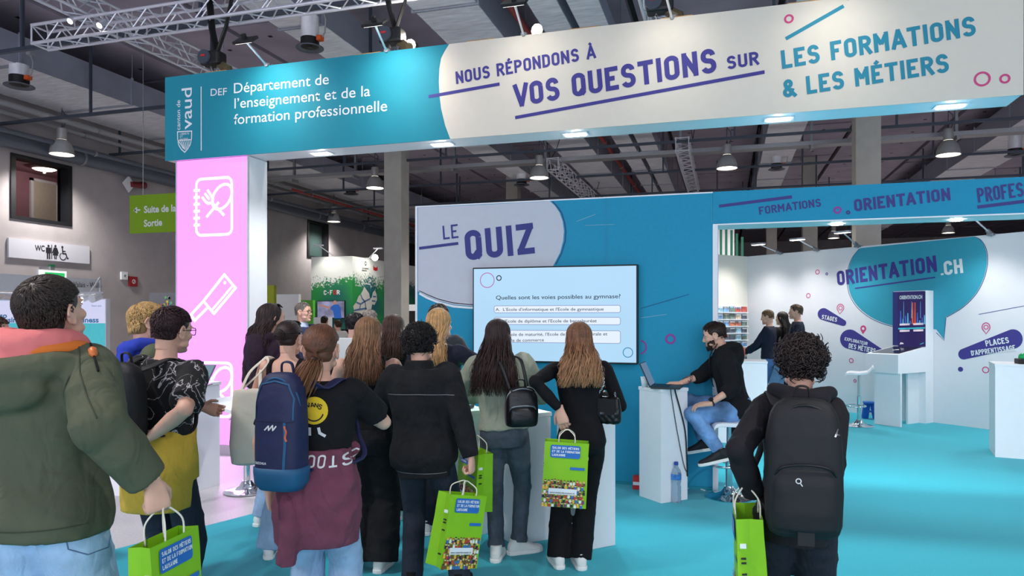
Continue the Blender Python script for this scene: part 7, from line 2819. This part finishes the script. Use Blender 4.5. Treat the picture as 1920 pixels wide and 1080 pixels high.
def glasses(P, z=.0, y=.104, mat=None, dark=None, frame_r=.0022, parent=None, tiltx=0.0, name='glasses'):
    mat = mat or m_black
    R = Matrix.Translation((0, 0, z)) @ Matrix.Rotation(radians(tiltx), 4, 'X')
    g = G()
    for q in (-1, 1):
        pl = [(q * .032 + x, zz) for x, zz in rrect(-.025, -.018, .025, .018, .01, 4)]
        g.tube([P.hM @ (R @ Vector((x, y - abs(x) * .15, zz))) for x, zz in pl + pl[:1]], frame_r, 6, cap=False)
        g.tube([P.hM @ (R @ Vector(p)) for p in ((q * .057, y - .01, .008), (q * .076, y - .05, .008), (q * .081, -.01, .005), (q * .079, -.03, -.012))], frame_r, 6)
    g.tube([P.hM @ (R @ Vector(p)) for p in ((-.008, y, .006), (0, y + .003, .008), (.008, y, .006))], frame_r, 6)
    o = g.build(name, mat, P.root, True, local=True)
    if dark:
        g = G()
        for q in (-1, 1):
            pl = [(q * .032 + x, zz) for x, zz in rrect(-.025, -.018, .025, .018, .01, 4)]
            g.add([P.hM @ (R @ Vector((x, y - abs(x) * .15, zz))) for x, zz in pl], [tuple(range(len(pl)))])
        g.build('dark_lens', dark, o, local=True)
    return o


glasses(P, .052, .078, m_black, m_black, .003, tiltx=48, name='sunglasses')

# ------------------------------------------------------------ girl with the bun and tote bag
P = Person('person from behind with dark hair bun, black open back top and pale jeans', 541, 4.75, 10, 1.585)
P.slim = 1
P.head(yaw=5)
P.set_arm(0, (-.21, .06, .80), (-1, -.5, 0)); P.set_arm(1, (.14, .28, 1.05), (1, -.3, -.6))
f0 = P.px(505, 1016, 4.8); f0.z = 0
P.set_leg(0, f0, (-.1, 1, 0), -25); P.set_leg(1, (.09, .04, 0), (.1, 1, 0), 8)
P.body()
P.trousers(m_jean_l, rad=(.098, .09, .098), waist=.60)
g = G()
g.loft(P.trunk(.54, .745, .008))
for sg in (-1, 1):
    g.tube(catmull([P.T @ Vector((sg * .09, -.09, .73 * P.H)), P.T @ Vector((sg * .10, -.075, .80 * P.H)), P.T @ Vector((sg * .10, -.01, .836 * P.H)), P.T @ Vector((sg * .10, .07, .79 * P.H)), P.T @ Vector((sg * .10, .09, .73 * P.H))], 4), .02, 10)
P.garment('tank_top', g, m_blk2, .009, 3, .003)
P.shoes(m_sneak)
g = G()
P.cap(g, 1.0, (0, -.005, .004), (.078, .094, .080), drop=.01)
for i in range(620):
    az = P.rnd.uniform(-2.3, 2.3)
    th0 = P.rnd.uniform(.02, 1.5)
    pts = [P.hM @ P.scalp(az * (1 - t * .95), th0 + (1.55 - th0) * t, 1.07 + P.rnd.uniform(0, .03)) for t in [j / 6 for j in range(7)]]
    g.tube(pts, [.002] + [.0034] * 5 + [.002], 4)
bc = Vector((0, -.135, .03))
for i in range(110):
    ax_, bx_, _ = frame_from(Vector((P.rnd.gauss(0, 1), P.rnd.gauss(0, .8) - .8, P.rnd.gauss(0, 1))))
    r_ = .034 * P.rnd.uniform(.75, 1.05)
    a0 = P.rnd.uniform(0, 6.28)
    g.tube([P.hM @ (bc + ax_ * (r_ * cos(a0 + q)) + bx_ * (r_ * sin(a0 + q))) for q in [j * .42 for j in range(10)]], [.001] + [.0042] * 8 + [.001], 4)
k0 = len(g.v); g.sph(bc, .028, 14, 10); g.xf(P.hM, k0)
g.build('hair', HD_DARK, P.root, True, local=True)
glasses(P, .056, .072, m_black, m_black, .003, tiltx=55, name='sunglasses')
# cream tote bag on the shoulder
tp = P.px(470, 805, 4.62)
t = thing('tote_bag', 'cream cotton tote bag hanging from the shoulder of the girl with the bun', 'tote bag', P.W(tp), P.rz)
t.rotation_euler = (0, 0, P.rz + radians(35))
m_tote = M('cream_canvas', (228, 218, 200), .9, var=.05, bump=.2, bscale=200)
g = G()
g.loft([sell((0, 0, z), X, Y, hw, hd, 24, 2.6) for z, hw, hd in [(-.23, .08, .02), (-.215, .12, .045), (-.10, .132, .06), (.05, .125, .05), (.24, .11, .03), (.265, .105, .018)]])
v, n, f = remesh(g, .009, 3)
v = folds(v, n, .008, 3, 12, 36)
g = G(); g.add([tuple(p) for p in v], f); g.build('bag_body', m_tote, t, True, local=True, recalc=False)
Lb = (Matrix.Translation(t.location) @ Matrix.Rotation(P.rz + radians(35), 4, 'Z')).inverted() @ P.M
for s_ in (-1, 1):
    top_ = P.sh[0] + Vector((.015, s_ * .018, .062))
    e_ = Lb.inverted() @ Vector((s_ * .06, 0, .25))
    pth = catmull([e_, e_.lerp(top_, .5) + Vector((-.03, 0, .01)), top_ + Vector((-.03, 0, -.02)), top_, top_ + Vector((.03, .03 * s_, -.03)), (Lb.inverted() @ Vector((s_ * .06, .02, .26))).lerp(top_, .5) + Vector((.02, .04, 0)), Lb.inverted() @ Vector((s_ * .06, .02, .25))], 5)
    g = G(); g.tube([Lb @ p for p in pth], .012, 8, flat=.35); g.build('strap', m_tote, t, True, local=True)

# ------------------------------------------------------------ boy in the olive parka (foreground)
P = Person('person in a roomy olive green parka over a pink hoodie, pale jeans, left foreground', 84, 2.6, 8, 1.765, build=1.02, side=1)
P.head(yaw=4, pitch=16, drop=.0, size=1.1)
gpx = P.px(306, 952, 2.50)
P.set_arm(1, P.px(286, 905, 2.48), (.3, -1, 0), back=(.75, -.6, .1), along=(.2, .1, -1), curl=(66, 78, 50), thumb=.9)
P.set_arm(0, (-.36, .05, .98), (-1, -.5, 0))
P.stand(.11); P.body(.010); P.face()
m_olive = crease(M('olive_twill', (84, 88, 68), .85, var=.07, scale=8, bump=.12, bscale=260, spec=.35), 6, .6, .04)
P.trousers(M('pale_denim', (160, 186, 214), .9, var=.25, scale=7, bump=.25, bscale=260), rad=(.118, .105, .105), waist=.60, amp=.008)
crease(MATS['pale_denim'], 9, .6)
JEAN_BV = P.bvh
P.shoes(m_sneak)
m_pinkh = M('pink_fleece', (222, 122, 120), .95, var=.05, bump=.15, bscale=220)
g = G()
hood(P, g, 1.0, .05, .105, .03, .05)
z_ = .845 * P.H
g.loft([sell(P.T @ Vector((0, -.01, z)), X, Y, hw, hd, 24, 2.2) for z, hw, hd in [(.77 * P.H, .12, .10), (.83 * P.H, .11, .10), (.862 * P.H, .092, .088), (.87 * P.H, .085, .08)]])
P.garment('hoodie_hood', g, m_pinkh, .009, 4, .010, 9, 14, 34)


def parka_hood(g):
    H = P.H
    z = .815 * H
    pts = catmull([(.17, .07, z - .02), (.185, -.02, z + .015), (.13, -.13, z + .01), (0, -.18, z - .01), (-.13, -.16, z - .02), (-.20, -.05, z - .01), (-.17, .06, z - .03)], 5)
    pts = [P.T @ Vector(p) for p in pts]
    g.tube(pts, [.05 * (.6 + .5 * sin(pi * i / (len(pts) - 1))) for i in range(len(pts))], 14)
    g.sph(P.T @ Vector((-.03, -.165, z - .075)), (.175, .055, .085), 22, 14)


P.top(m_olive, 'parka', hem=.475, neck=.835, ease=.058, hem_ease=.082, sleeve=.97, sl_r=(.098, .092, .07), amp=.011, voxel=.011, f0=9, f1=26, extra=parka_hood)
PARKA_BV = P.bvh
m_lin = M('orange_lining', (214, 116, 40), .8)
pts = [P.T @ Vector(p) for p in catmull([(.135, .07, .835 * P.H), (.150, -.02, .853 * P.H), (.105, -.105, .850 * P.H), (.0, -.145, .840 * P.H)], 6)]
g = G(); g.tube(pts, [.02 + .008 * sin(pi * i / (len(pts) - 1)) for i in range(len(pts))], 10); g.build('hood_lining', m_lin, P.root, True, local=True)
H_ = P.H
seam = M('olive_seam', (62, 66, 50), .9)
P.decal('seam_line', [([(.215, .80 * H_), (.19, .74 * H_), (.195, .68 * H_)], False), ([(-.24, .507 * H_), (-.1, .503 * H_), (.05, .503 * H_), (.24, .507 * H_)], False)], seam, .005)
def px_hit(P, bv, x, y, lift=.004):
    o = P.Mi @ Vector((0, 0, HC)); d = (P.px(x, y, 3) - o).normalized()
    h = bv.ray_cast(o, d)
    return (h[0] - d * lift) if h[0] is not None else None


def px_seam(P, bv, name, pts, mat, r=.003):
    dense = []
    for i in range(len(pts) - 1):
        for j in range(10):
            dense.append((pts[i][0] + (pts[i + 1][0] - pts[i][0]) * j / 10, pts[i][1] + (pts[i + 1][1] - pts[i][1]) * j / 10))
    dense.append(pts[-1])
    L_ = [px_hit(P, bv, x, y, 0) for x, y in dense]
    L_ = [p for p in L_ if p is not None]
    if len(L_) > 2:
        g = G(); g.tube(L_, r, 6)
        g.build(name, mat, P.root, True, local=True)


px_seam(P, PARKA_BV, 'armhole_seam', [(148, 650), (150, 700), (164, 745), (182, 785)], seam, .003)
px_seam(P, JEAN_BV, 'back_pocket_seam', [(124, 1012), (128, 1030), (165, 1040), (203, 1026), (207, 1004)], M('denim_stitch', (96, 124, 160), .9), .0025)
up_ = [h for h in [px_hit(P, PARKA_BV, 163 + (y - 620) * .28, y, .006) for y in range(616, 720, 4)] if h is not None]
g = G(); g.tube(up_[:14], .004, 6); g.build('drawstring', m_blk, P.root, True, local=True)
g = G(); g.tube([up_[2], up_[3], up_[5], up_[6]], [.006, .014, .014, .006], 12); g.build('toggle', M('toggle_orange', (206, 112, 52), .4), P.root, True, local=True)
P.hair_short(hair_mat('hair_espresso', (46, 34, 28)), 4200, .045, 1.07, drop=.03, swirl=.35, up=.03, r=.0026)
P.decal('back_pocket', [([(.02, .445 * H_), (.02, .40 * H_), (.075, .385 * H_), (.13, .40 * H_), (.13, .445 * H_)], False)], M('denim_stitch', (96, 120, 150), .9), .004) if False else None
PARKA = P
shopping_bag(P.W(gpx), 'green carrier bag hanging from the hand of the boy in the olive parka', yaw=-80, tilt=0, roll=-3, h=.42, w=.265, d=.10, hl=.10)

# ------------------------------------------------------------ blond boy
P = Person('person with blond fringe in blue hoodie and open olive jacket, face in profile', 298, 4.2, 50, 1.70, lean=-5, side=-5)
P.head(yaw=6, pitch=-8)
P.set_arm(1, P.px(328, 762, 4.0), (0, -.8, -1), back=(0, 0, 1), curl=(70, 80, 50), thumb=.9)
P.set_arm(0, (-.1, .28, 1.05), (-1, -.3, -.8))
P.stand(.09); P.body(); P.face(brow=(150, 116, 78))
P.trousers(m_jean_d); P.shoes(m_sneak)
m_blueh = M('blue_fleece', (44, 62, 168), .95, var=.08)
g = G(); hood(P, g, 1.0, .05, .105, .01); g.loft([sell(P.T @ Vector((0, -.01, z)), X, Y, hw, hd, 24, 2.2) for z, hw, hd in [(.76 * P.H, .12, .10), (.83 * P.H, .105, .095), (.85 * P.H, .09, .085)]])
P.garment('hoodie_hood', g, m_blueh, .010, 4, .006, 3)
P.top(M('olive_twill'), 'jacket', hem=.42, ease=.06, hem_ease=.10, sleeve=.95, sl_r=(.086, .082, .066), amp=.010, neck=.82)
P.hair_short(HD_SAND, 2400, .05, 1.08, drop=.045, swirl=.3, up=.04, front=.03, r=.003)

# ------------------------------------------------------------ boy with the marbled tee
P = Person('person with cropped dark hair, black tee with white marbling and yellow sweatshirt round the waist', 303, 3.6, 14, 1.665, side=4, build=.88)
P.slim = 1
P.head(yaw=10, pitch=-2)
P.set_arm(1, P.px(287, 816, 3.40), (.5, -.8, -.5), curl=(45, 55, 35))
P.set_arm(0, (-.12, .15, 1.02), (-1, -.4, -.4), hand=False)
P.stand(.09); P.body(); P.face()
P.trousers(m_jean_d, rad=(.088, .074, .066), waist=.6, seat=-.004)
P.shoes(m_sneak)
mm = M('marbled_cotton', (26, 24, 26), .9)
nt = mm.node_tree
wv = nt.nodes.new('ShaderNodeTexNoise'); wv.inputs['Scale'].default_value = 9; wv.inputs['Detail'].default_value = 5; wv.inputs['Distortion'].default_value = 1.2
tc = [x for x in nt.nodes if x.type == 'TEX_COORD'][0]
nt.links.new(tc.outputs['Object'], wv.inputs['Vector'])
r2 = nt.nodes.new('ShaderNodeValToRGB')
e = r2.color_ramp.elements
e[0].position = .485; e[0].color = lin((26, 24, 26)) + (1,)
e[1].position = .515; e[1].color = lin((26, 24, 26)) + (1,)
x_ = e.new(.5); x_.color = lin((205, 200, 200)) + (1,)
nt.links.new(wv.outputs['Fac'], r2.inputs[0])
nt.links.new(r2.outputs[0], nt.nodes['Principled BSDF'].inputs['Base Color'])
P.top(mm, 'tee_shirt', hem=.58, ease=.024, sleeve=.42, sl_r=(.074, .082, .074), amp=.007)
m_must = M('mustard_fleece', (206, 170, 62), .95, var=.06, bump=.15, bscale=220)
crease(m_must, 9, .6, .03)
g = G()
rings = []
for z, hw, hd, cy in [(.635, .150, .114, -.008), (.615, .162, .125, -.01), (.58, .176, .138, -.014), (.53, .19, .15, -.02), (.48, .19, .152, -.026), (.43, .186, .15, -.03), (.395, .18, .145, -.032)]:
    rings.append(sell((-.0, cy, z * P.H), X, Y, hw * P.k * .96, hd * P.k * 1.04, 26, 2.2))
g.loft(rings)
g.tube(catmull([(.11, .08, .63 * P.H), (.145, .03, .60 * P.H), (.15, .04, .54 * P.H), (.145, .05, .48 * P.H)], 4), .034, 12)
P.garment('tied_sweatshirt', g, m_must, .010, 4, .006, 7, 14, 36, zbias=.7)
P.hair_short(hair_mat('hair_cropped', (52, 30, 34)), 2200, .016, 1.035, drop=.01, fade=.5, up=.5, r=.0018)
glasses(P, 0.0, .104)
m_bpack = M('black_nylon', (22, 22, 25), .65, var=.12, bump=.12, bscale=200)
backpack(P, 'black backpack worn by the boy in the marbled tee', .28, .42, .15, 1.40, (m_bpack, m_bpack, m_black), x_off=-.06, yaw=4, y_back=-.13)

# ------------------------------------------------------------ boy with black backpack at the right
P = Person('person from behind with curly dark hair, black hooded jacket and dark cargo trousers, right foreground', 1490, 3.0, 15, 1.52, build=.70, side=2.5)
P.head(yaw=4, pitch=0, drop=.0)
P.set_arm(0, P.px(1414, 928, 2.96), (-.5, -.7, 0), hand=False)
P.set_arm(1, P.px(1530, 952, 2.98), (0, -1, 0), hand=False)
P.stand(.10); P.body(.010)
m_cargo = M('navy_cargo', (26, 30, 42), .9, var=.12, bump=.12, bscale=220)
crease(m_cargo, 9, .6, .03)
P.trousers(m_cargo, rad=(.108, .094, .088), waist=.56, amp=.010)
P.shoes(m_blk, m_sole)
m_bhood = M('black_softshell', (27, 25, 29), .85, var=.1, bump=.1, bscale=220, spec=.4)
crease(m_bhood, 9, .6, .03)
P.top(m_bhood, 'hooded_jacket', hem=.44, ease=.050, hem_ease=.062, sleeve=1.0, sl_r=(.074, .068, .056), amp=.011, f0=10, f1=28, neck=.845)
g = G()
hood(P, g, 1.1, .075, .104, .012, .040)
P.garment('hood', g, M('black_fleece_hood', (25, 24, 30), .95, var=.1), .009, 4, .012, 21, 14, 36)
P.hair_curly(hair_mat('hair_dark_curls', (38, 26, 24), None, .4, .4), 640, R=.015, length=.055, lift=1.13, r=.0040, low=1.72)
t, A, bv = backpack(P, 'large black backpack worn by the boy at the right foreground', .29, .54, .16, 1.30, (m_bpack, m_bpack, m_black), x_off=.005, yaw=0, y_back=-.145, strap=.055, strap_gap=.095, over=.05)
on_pack(bv, A, 'zip_pull', [[(.105, .40), (.118, .43)], [(.108, .41), (.125, .405)]], m_chrome, .007, t)
g = G(); g.stroke(ring2((-.03, .235), .009, 14), .004, (0, -.188, 0), X, Vector((0, 0, 1)), True); g.stroke([(-.024, .228), (-.016, .216)], .004, (0, -.188, 0), X, Vector((0, 0, 1))); g.xf(A); g.build('round_logo', pk, t, local=True)
g = G(); g.box((-.03, -.165, -.015), (.03, -.155, .05)); g.xf(A); g.build('hanging_tab', m_black, t, local=True)
P.decal('side_pocket_seam', [([(-.2, .30 * P.H), (-.12, .31 * P.H)], False)], m_black, .006) if False else None
shopping_bag(gz(1398, 2.93, .925), 'green carrier bag seen edge on beside the boy with the black backpack', yaw=104, tilt=0, roll=3, h=.44, w=.27, d=.12, hl=.10)

# ------------------------------------------------------------ seated man at the laptop
P = Person('person seated on a bar stool at the laptop, bearded, black hoodie and blue jeans', 1381, 6.42, -76, 1.68, hip_h=.785, lean=13)
P.head(yaw=0, pitch=-1, fwd=.02)
P.set_arm(0, P.px(1330, 757, 6.12), (0, -1, -.5), back=(-.3, .3, 1), along=(.25, 1, -.15), curl=(18, 22, 15), thumb=.3)
P.set_arm(1, P.px(1274, 719, 6.46), (.3, -.3, -1), back=(0, .1, 1), along=(-.1, 1, .02), curl=(22, 30, 20), thumb=.3)
fl = P.px(1352, 866, 6.14)
fr_ = P.px(1322, 846, 6.44)
P.set_leg(0, fl, (-.25, 1, .25), -6, -14)
P.set_leg(1, fr_, (.1, 1, .3), 4, -12)
P.body(.010); P.face(brow=(48, 34, 28))
m_wash = crease(M('washed_denim', (104, 142, 188), .9, var=.5, scale=6, bump=.2, bscale=260), 10, .6)
g = G()
k = P.k
g.loft([sell((0, cy, z), X, Y, hw, hd, 26, 2.3) for z, hw, hd, cy in [(.72, .15, .12, .0), (.76, .175, .145, .0), (.82, .172, .135, -.01), (.90, .155, .115, -.005)]])
for l in P.leg:
    Hp, K, A_ = l[:3]
    A2 = K.lerp(A_, .93)
    g.tube([Hp, Hp.lerp(K, .3), Hp.lerp(K, .7), K, K.lerp(A2, .4), A2], [.105, .105, .092, .082, .074, .060], 18)
    g.sph(K, .083, 14, 10)
P.garment('jeans', g, m_wash, .010, 4, .010, 3, 14, 36)
P.top(m_blk, 'hoodie', hem=.475, ease=.036, hem_ease=.03, sleeve=.70, sl_r=(.082, .076, .062), amp=.011, f0=12, f1=32, extra=lambda g: hood(P, g, 1.05, .06, .112, .012))
m_sh = M('black_sneaker', (24, 24, 28), .6)
P.shoes(m_sh, m_sole)
P.hair_short(hair_mat('hair_man_brown', (50, 36, 30)), 1500, .028, 1.05, fade=.75, up=.4, swirl=.4, front=.015, r=.0022)
# beard
g = G()
for i in range(2200):
    th = P.rnd.uniform(-1.75, 1.75)
    zz_ = P.rnd.uniform(-.122, -.035)
    hw = .063 - max(0, (-zz_ - .06)) * .55
    x = hw * sin(th)
    y = .020 + (.060 - max(0, -zz_ - .08) * .1) * cos(th) + .003 + (.010 if zz_ < -.085 else 0) * cos(th)
    if abs(th) > 1.3 and zz_ < -.075:
        continue
    if abs(th) < .42 and -.083 < zz_ < -.055:
        continue
    if abs(th) < .75 and zz_ > -.046:
        continue
    p_ = Vector((x, y, zz_))
    n_ = Vector((sin(th), cos(th), -.3)).normalized()
    g.tube([P.hM @ (p_ - n_ * .003), P.hM @ (p_ + n_ * .003), P.hM @ (p_ + n_ * .004 + Vector((0, 0, -.007)))], [.0022, .0020, .0006], 4)
g.build('beard', hair_mat('beard_dark', (44, 30, 26)), P.root, True, local=True)
# watch
S_, E_, W_ = P.arm[0]
d_ = (W_ - E_).normalized(); a_, b_, _ = frame_from(d_)
wc_ = W_ - d_ * .025
g = G(); g.tube([wc_ + (a_ * cos(q) + b_ * sin(q)) * .031 for q in [2 * pi * i / 20 for i in range(21)]], .009, 8, cap=False, flat=.6); g.build('watch_strap', m_black, P.root, True, local=True)
nn_ = Vector((-.6, .1, .8)); nn_ = (nn_ - d_ * nn_.dot(d_)).normalized()
g = G(); g.cyl(wc_ + nn_ * .03, wc_ + nn_ * .042, .019, n=18); g.build('watch_case', m_black, P.root, local=True)
# tattoo bands on the far forearm
S_, E_, W_ = P.arm[1]
g = G()
rn_ = random.Random(4)
d_ = (W_ - E_).normalized(); a_, b_, _ = frame_from(d_)
for i in range(16):
    c_ = E_.lerp(W_, rn_.uniform(.5, .82))
    q = rn_.uniform(0, 6.28)
    r_ = .0385 if True else 0
    pl = []
    for j in range(5):
        q2 = q + j * .22
        cc = c_ + d_ * (.006 * j * rn_.uniform(-1, 1))
        tt = min(1, max(0, (cc - E_).length / (W_ - E_).length))
        rad_ = .0425 * P.k + (.0285 - .0425) * P.k * max(0, (tt - .35) / .65) + .001
        pl.append(cc + (a_ * cos(q2) + b_ * sin(q2)) * rad_)
    g.tube(pl, .003, 4)
g.build('tattoo', M('tattoo_ink', (96, 76, 74), .6), P.root, local=True)
# lanyard badge
bd = P.T @ Vector((-.02, .15, 1.02))
g = G()
for s_ in (-1, 1):
    g.tube(catmull([P.T @ Vector((s_ * .07, .03, 1.40)), P.T @ Vector((s_ * .055, .118, 1.30)), P.T @ Vector((-.01 + s_ * .02, .155, 1.15)), bd], 5), .004, 5)
g.build('lanyard', m_black, P.root, local=True)
g = G(); g.box(bd + Vector((-.03, -.003, -.10)), bd + Vector((.03, .003, -.01))); g.build('badge', M('badge_blue', (90, 150, 180), .3), P.root, local=True)
g = G()
q_ = P.T @ Vector((-.14, .03, 1.16))
SEAT = P
sp_ = gp(1367, 934)
stool(sp_, 'chrome bar stool under the seated man with a brown leather jacket over its seat', .69, radians(107), True)
# brown jacket lying over the seat
t = thing('leather_jacket', 'dark red brown jacket hanging over the back edge of the man\u2019s stool', 'jacket', (sp_.x, sp_.y, .5))
jp = gz(1388, 6.5, .60)
g = G()
g.loft([sell((jp.x + dx, jp.y, z), X, Y, hw, hd, 22, 2.4) for z, hw, hd, dx in [(.30, .05, .05, .02), (.36, .075, .07, .015), (.5, .075, .075, .005), (.64, .085, .10, -.01), (.70, .09, .12, -.03), (.722, .07, .11, -.05)]])
v, n, f = remesh(g, .008, 3); v = folds(v, n, .012, 8, 16, 40)
g = G(); g.add([tuple(p) for p in v], f); g.build('cloth', M('oxblood_leather', (74, 38, 38), .5, var=.15), t, True, recalc=False)
g = G(); g.tube([(jp.x + .05, jp.y - .06, .66), (jp.x + .075, jp.y - .075, .52), (jp.x + .06, jp.y - .07, .40)], [.035, .04, .04], 12); g.build('sleeve', M('oxblood_leather'), t, True)

# ------------------------------------------------------------ three people at the white wall
P = Person('person in dark navy sweater and jeans reading a leaflet by the rack', 1441, 12.0, -58, 1.735)
P.head(yaw=-6, pitch=-8)
for i, sg in ((0, -1), (1, 1)):
    P.set_arm(i, (sg * .07, .36, 1.02), (sg, -.6, -.8), curl=(50, 50, 30))
P.stand(.09); P.body(.014)
P.trousers(m_jean_m, rad=(.10, .082, .075), amp=.005); P.shoes(m_blk, m_sole)
P.top(m_navyc, 'sweater', hem=.53, ease=.022, amp=.006)
P.hair_short(hair_mat('hair_sandy_brown', (120, 92, 66)), 700, .02, 1.04, fade=.6)
q = P.W((0, .46, 1.04))
t = thing('magazine', 'open leaflet in the hands of the man by the rack', 'magazine', q, P.rz)
g = G(); g.obox((-.09, .0, .0), (0, .02, -.03), .01, .20) ; g.build('page', m_white, t, local=True)
g = G(); g.obox((.09, .0, .0), (0, .02, -.03), .01, .20); g.build('page', M('leaflet_print_3'), t, local=True)
P = Person('person with long black hair, black top and pale jeans between two men', 1467, 12.55, -30, 1.71)
P.head(yaw=-10)
P.set_arm(0, (-.2, .12, .92), (-1, -.3, 0)); P.set_arm(1, (.2, .12, .92), (1, -.3, 0))
P.stand(.08); P.body(.014)
P.trousers(M('sky_denim', (130, 164, 200), .9, var=.1), rad=(.10, .09, .085), amp=.004); P.shoes(m_sneak)
P.top(m_blk, 'black_top', hem=.57, ease=.012, amp=.004)
P.hair_long(HD_BLACK, .52, 160, 1.1, .006, -.13, .3)
P = Person('tall person with short brown hair and dark tee facing left by the white wall', 1494, 11.9, -74, 1.825)
P.head(yaw=0)
P.set_arm(0, (-.16, .2, 1.0), (-1, -.5, -.2)); P.set_arm(1, (.16, .2, 1.0), (1, -.5, -.2))
P.stand(.09); P.body(.014); P.face()
P.trousers(m_jean_d, amp=.004); P.shoes(m_blk, m_sole)
P.top(m_navyc, 'tee_shirt', hem=.53, ease=.02, sleeve=.4, sl_r=(.07, .07, .066), amp=.005)
P.hair_short(hair_mat('hair_mid_brown', (92, 70, 54)), 800, .035, 1.05, fade=.5)

# ------------------------------------------------------------ people beyond the pillar
P = Person('person with short grey hair and glasses in a navy suit beside the pillar', 567, 9.0, 118, 1.80)
P.head(yaw=-14)
P.set_arm(0, (-.2, .14, .95), (-1, -.3, 0)); P.set_arm(1, (.2, .14, .95), (1, -.3, 0))
P.stand(.1); P.body(.012); P.face(brow=(110, 90, 78))
P.trousers(m_navyc); P.shoes(m_blk, m_black, 'plain')
P.top(M('navy_suit', (42, 50, 84), .8), 'suit_jacket', hem=.47, ease=.028, sl_r=(.076, .066, .055), neck=.83)
g = G(); g.loft([sell(P.T @ Vector((0, -.012, z)), X, Y, hw, hd, 22, 2.2) for z, hw, hd in [(.79 * P.H, .11, .09), (.835 * P.H, .085, .08), (.862 * P.H, .073, .07)]]); P.garment('shirt_collar', g, M('pale_shirt', (190, 200, 220), .8), .009, 2, 0)
P.hair_short(HD_GREY, 900, .018, 1.035, fade=.7)
glasses(P, 0.0, .104)
far = [
    ('person with dark hair and sunglasses pushed up, seen behind the light brown hair', 664, 7.5, 62, 1.655, m_navyc, HD_BLACK, m_jean_d, 's'),
    ('person with grey hair seen between the heads beside the concrete column', 692, 8.4, 20, 1.70, M('charcoal_cotton'), HD_GREY, m_jean_d, 's'),
    ('far person in an orange top before the small television', 608, 17.0, 10, 1.64, M('orange_cotton', (176, 84, 40), .9), HD_DARK, m_jean_d, 's'),
    ('far person in a white tee facing left of the green stand', 634, 16.2, -40, 1.55, M('white_cotton', (214, 210, 200), .9), HD_BROWN, m_jean_d, 's'),
    ('far person in a dark top beside the person in white', 655, 16.8, -30, 1.585, m_blk, HD_BLACK, m_jean_d, 's'),
]
for lb, px, z, hd_, H, tm, hm, jm, kind in far:
    P = Person(lb, px, z, hd_, H)
    P.head()
    P.set_arm(0, (-.2, .16, .9), (-1, -.3, 0)); P.set_arm(1, (.2, .16, .9), (1, -.3, 0))
    P.stand(.09); P.body(.016)
    if z < 10:
        P.face()
    P.trousers(jm, amp=.004, voxel=.014); P.shoes(m_blk, m_sole, 'plain')
    P.top(tm, 'jacket' if z < 10 else 'tee_shirt', hem=.5, ease=.025, amp=.005, voxel=.014)
    P.hair_short(hm, 600, .03, 1.06, drop=.02)
    if 'sunglasses' in lb:
        glasses(P, .052, .078, m_black, m_black, .003, tiltx=48, name='sunglasses')
# dark jacket cut by the left edge
P = Person('person in a dark green jacket cut off by the left edge', -22, 4.2, 60, 1.62)
P.head()
P.set_arm(0, (-.2, .2, .95), (-1, -.3, 0)); P.set_arm(1, (.2, .2, .95), (1, -.3, 0))
P.stand(.09); P.body(.012)
P.trousers(m_jean_d); P.shoes(m_sneak)
P.top(M('bottle_green', (26, 36, 34), .85), 'jacket', hem=.45, ease=.04, sl_r=(.085, .075, .06))
P.hair_short(HD_BROWN, 600, .03, 1.05)
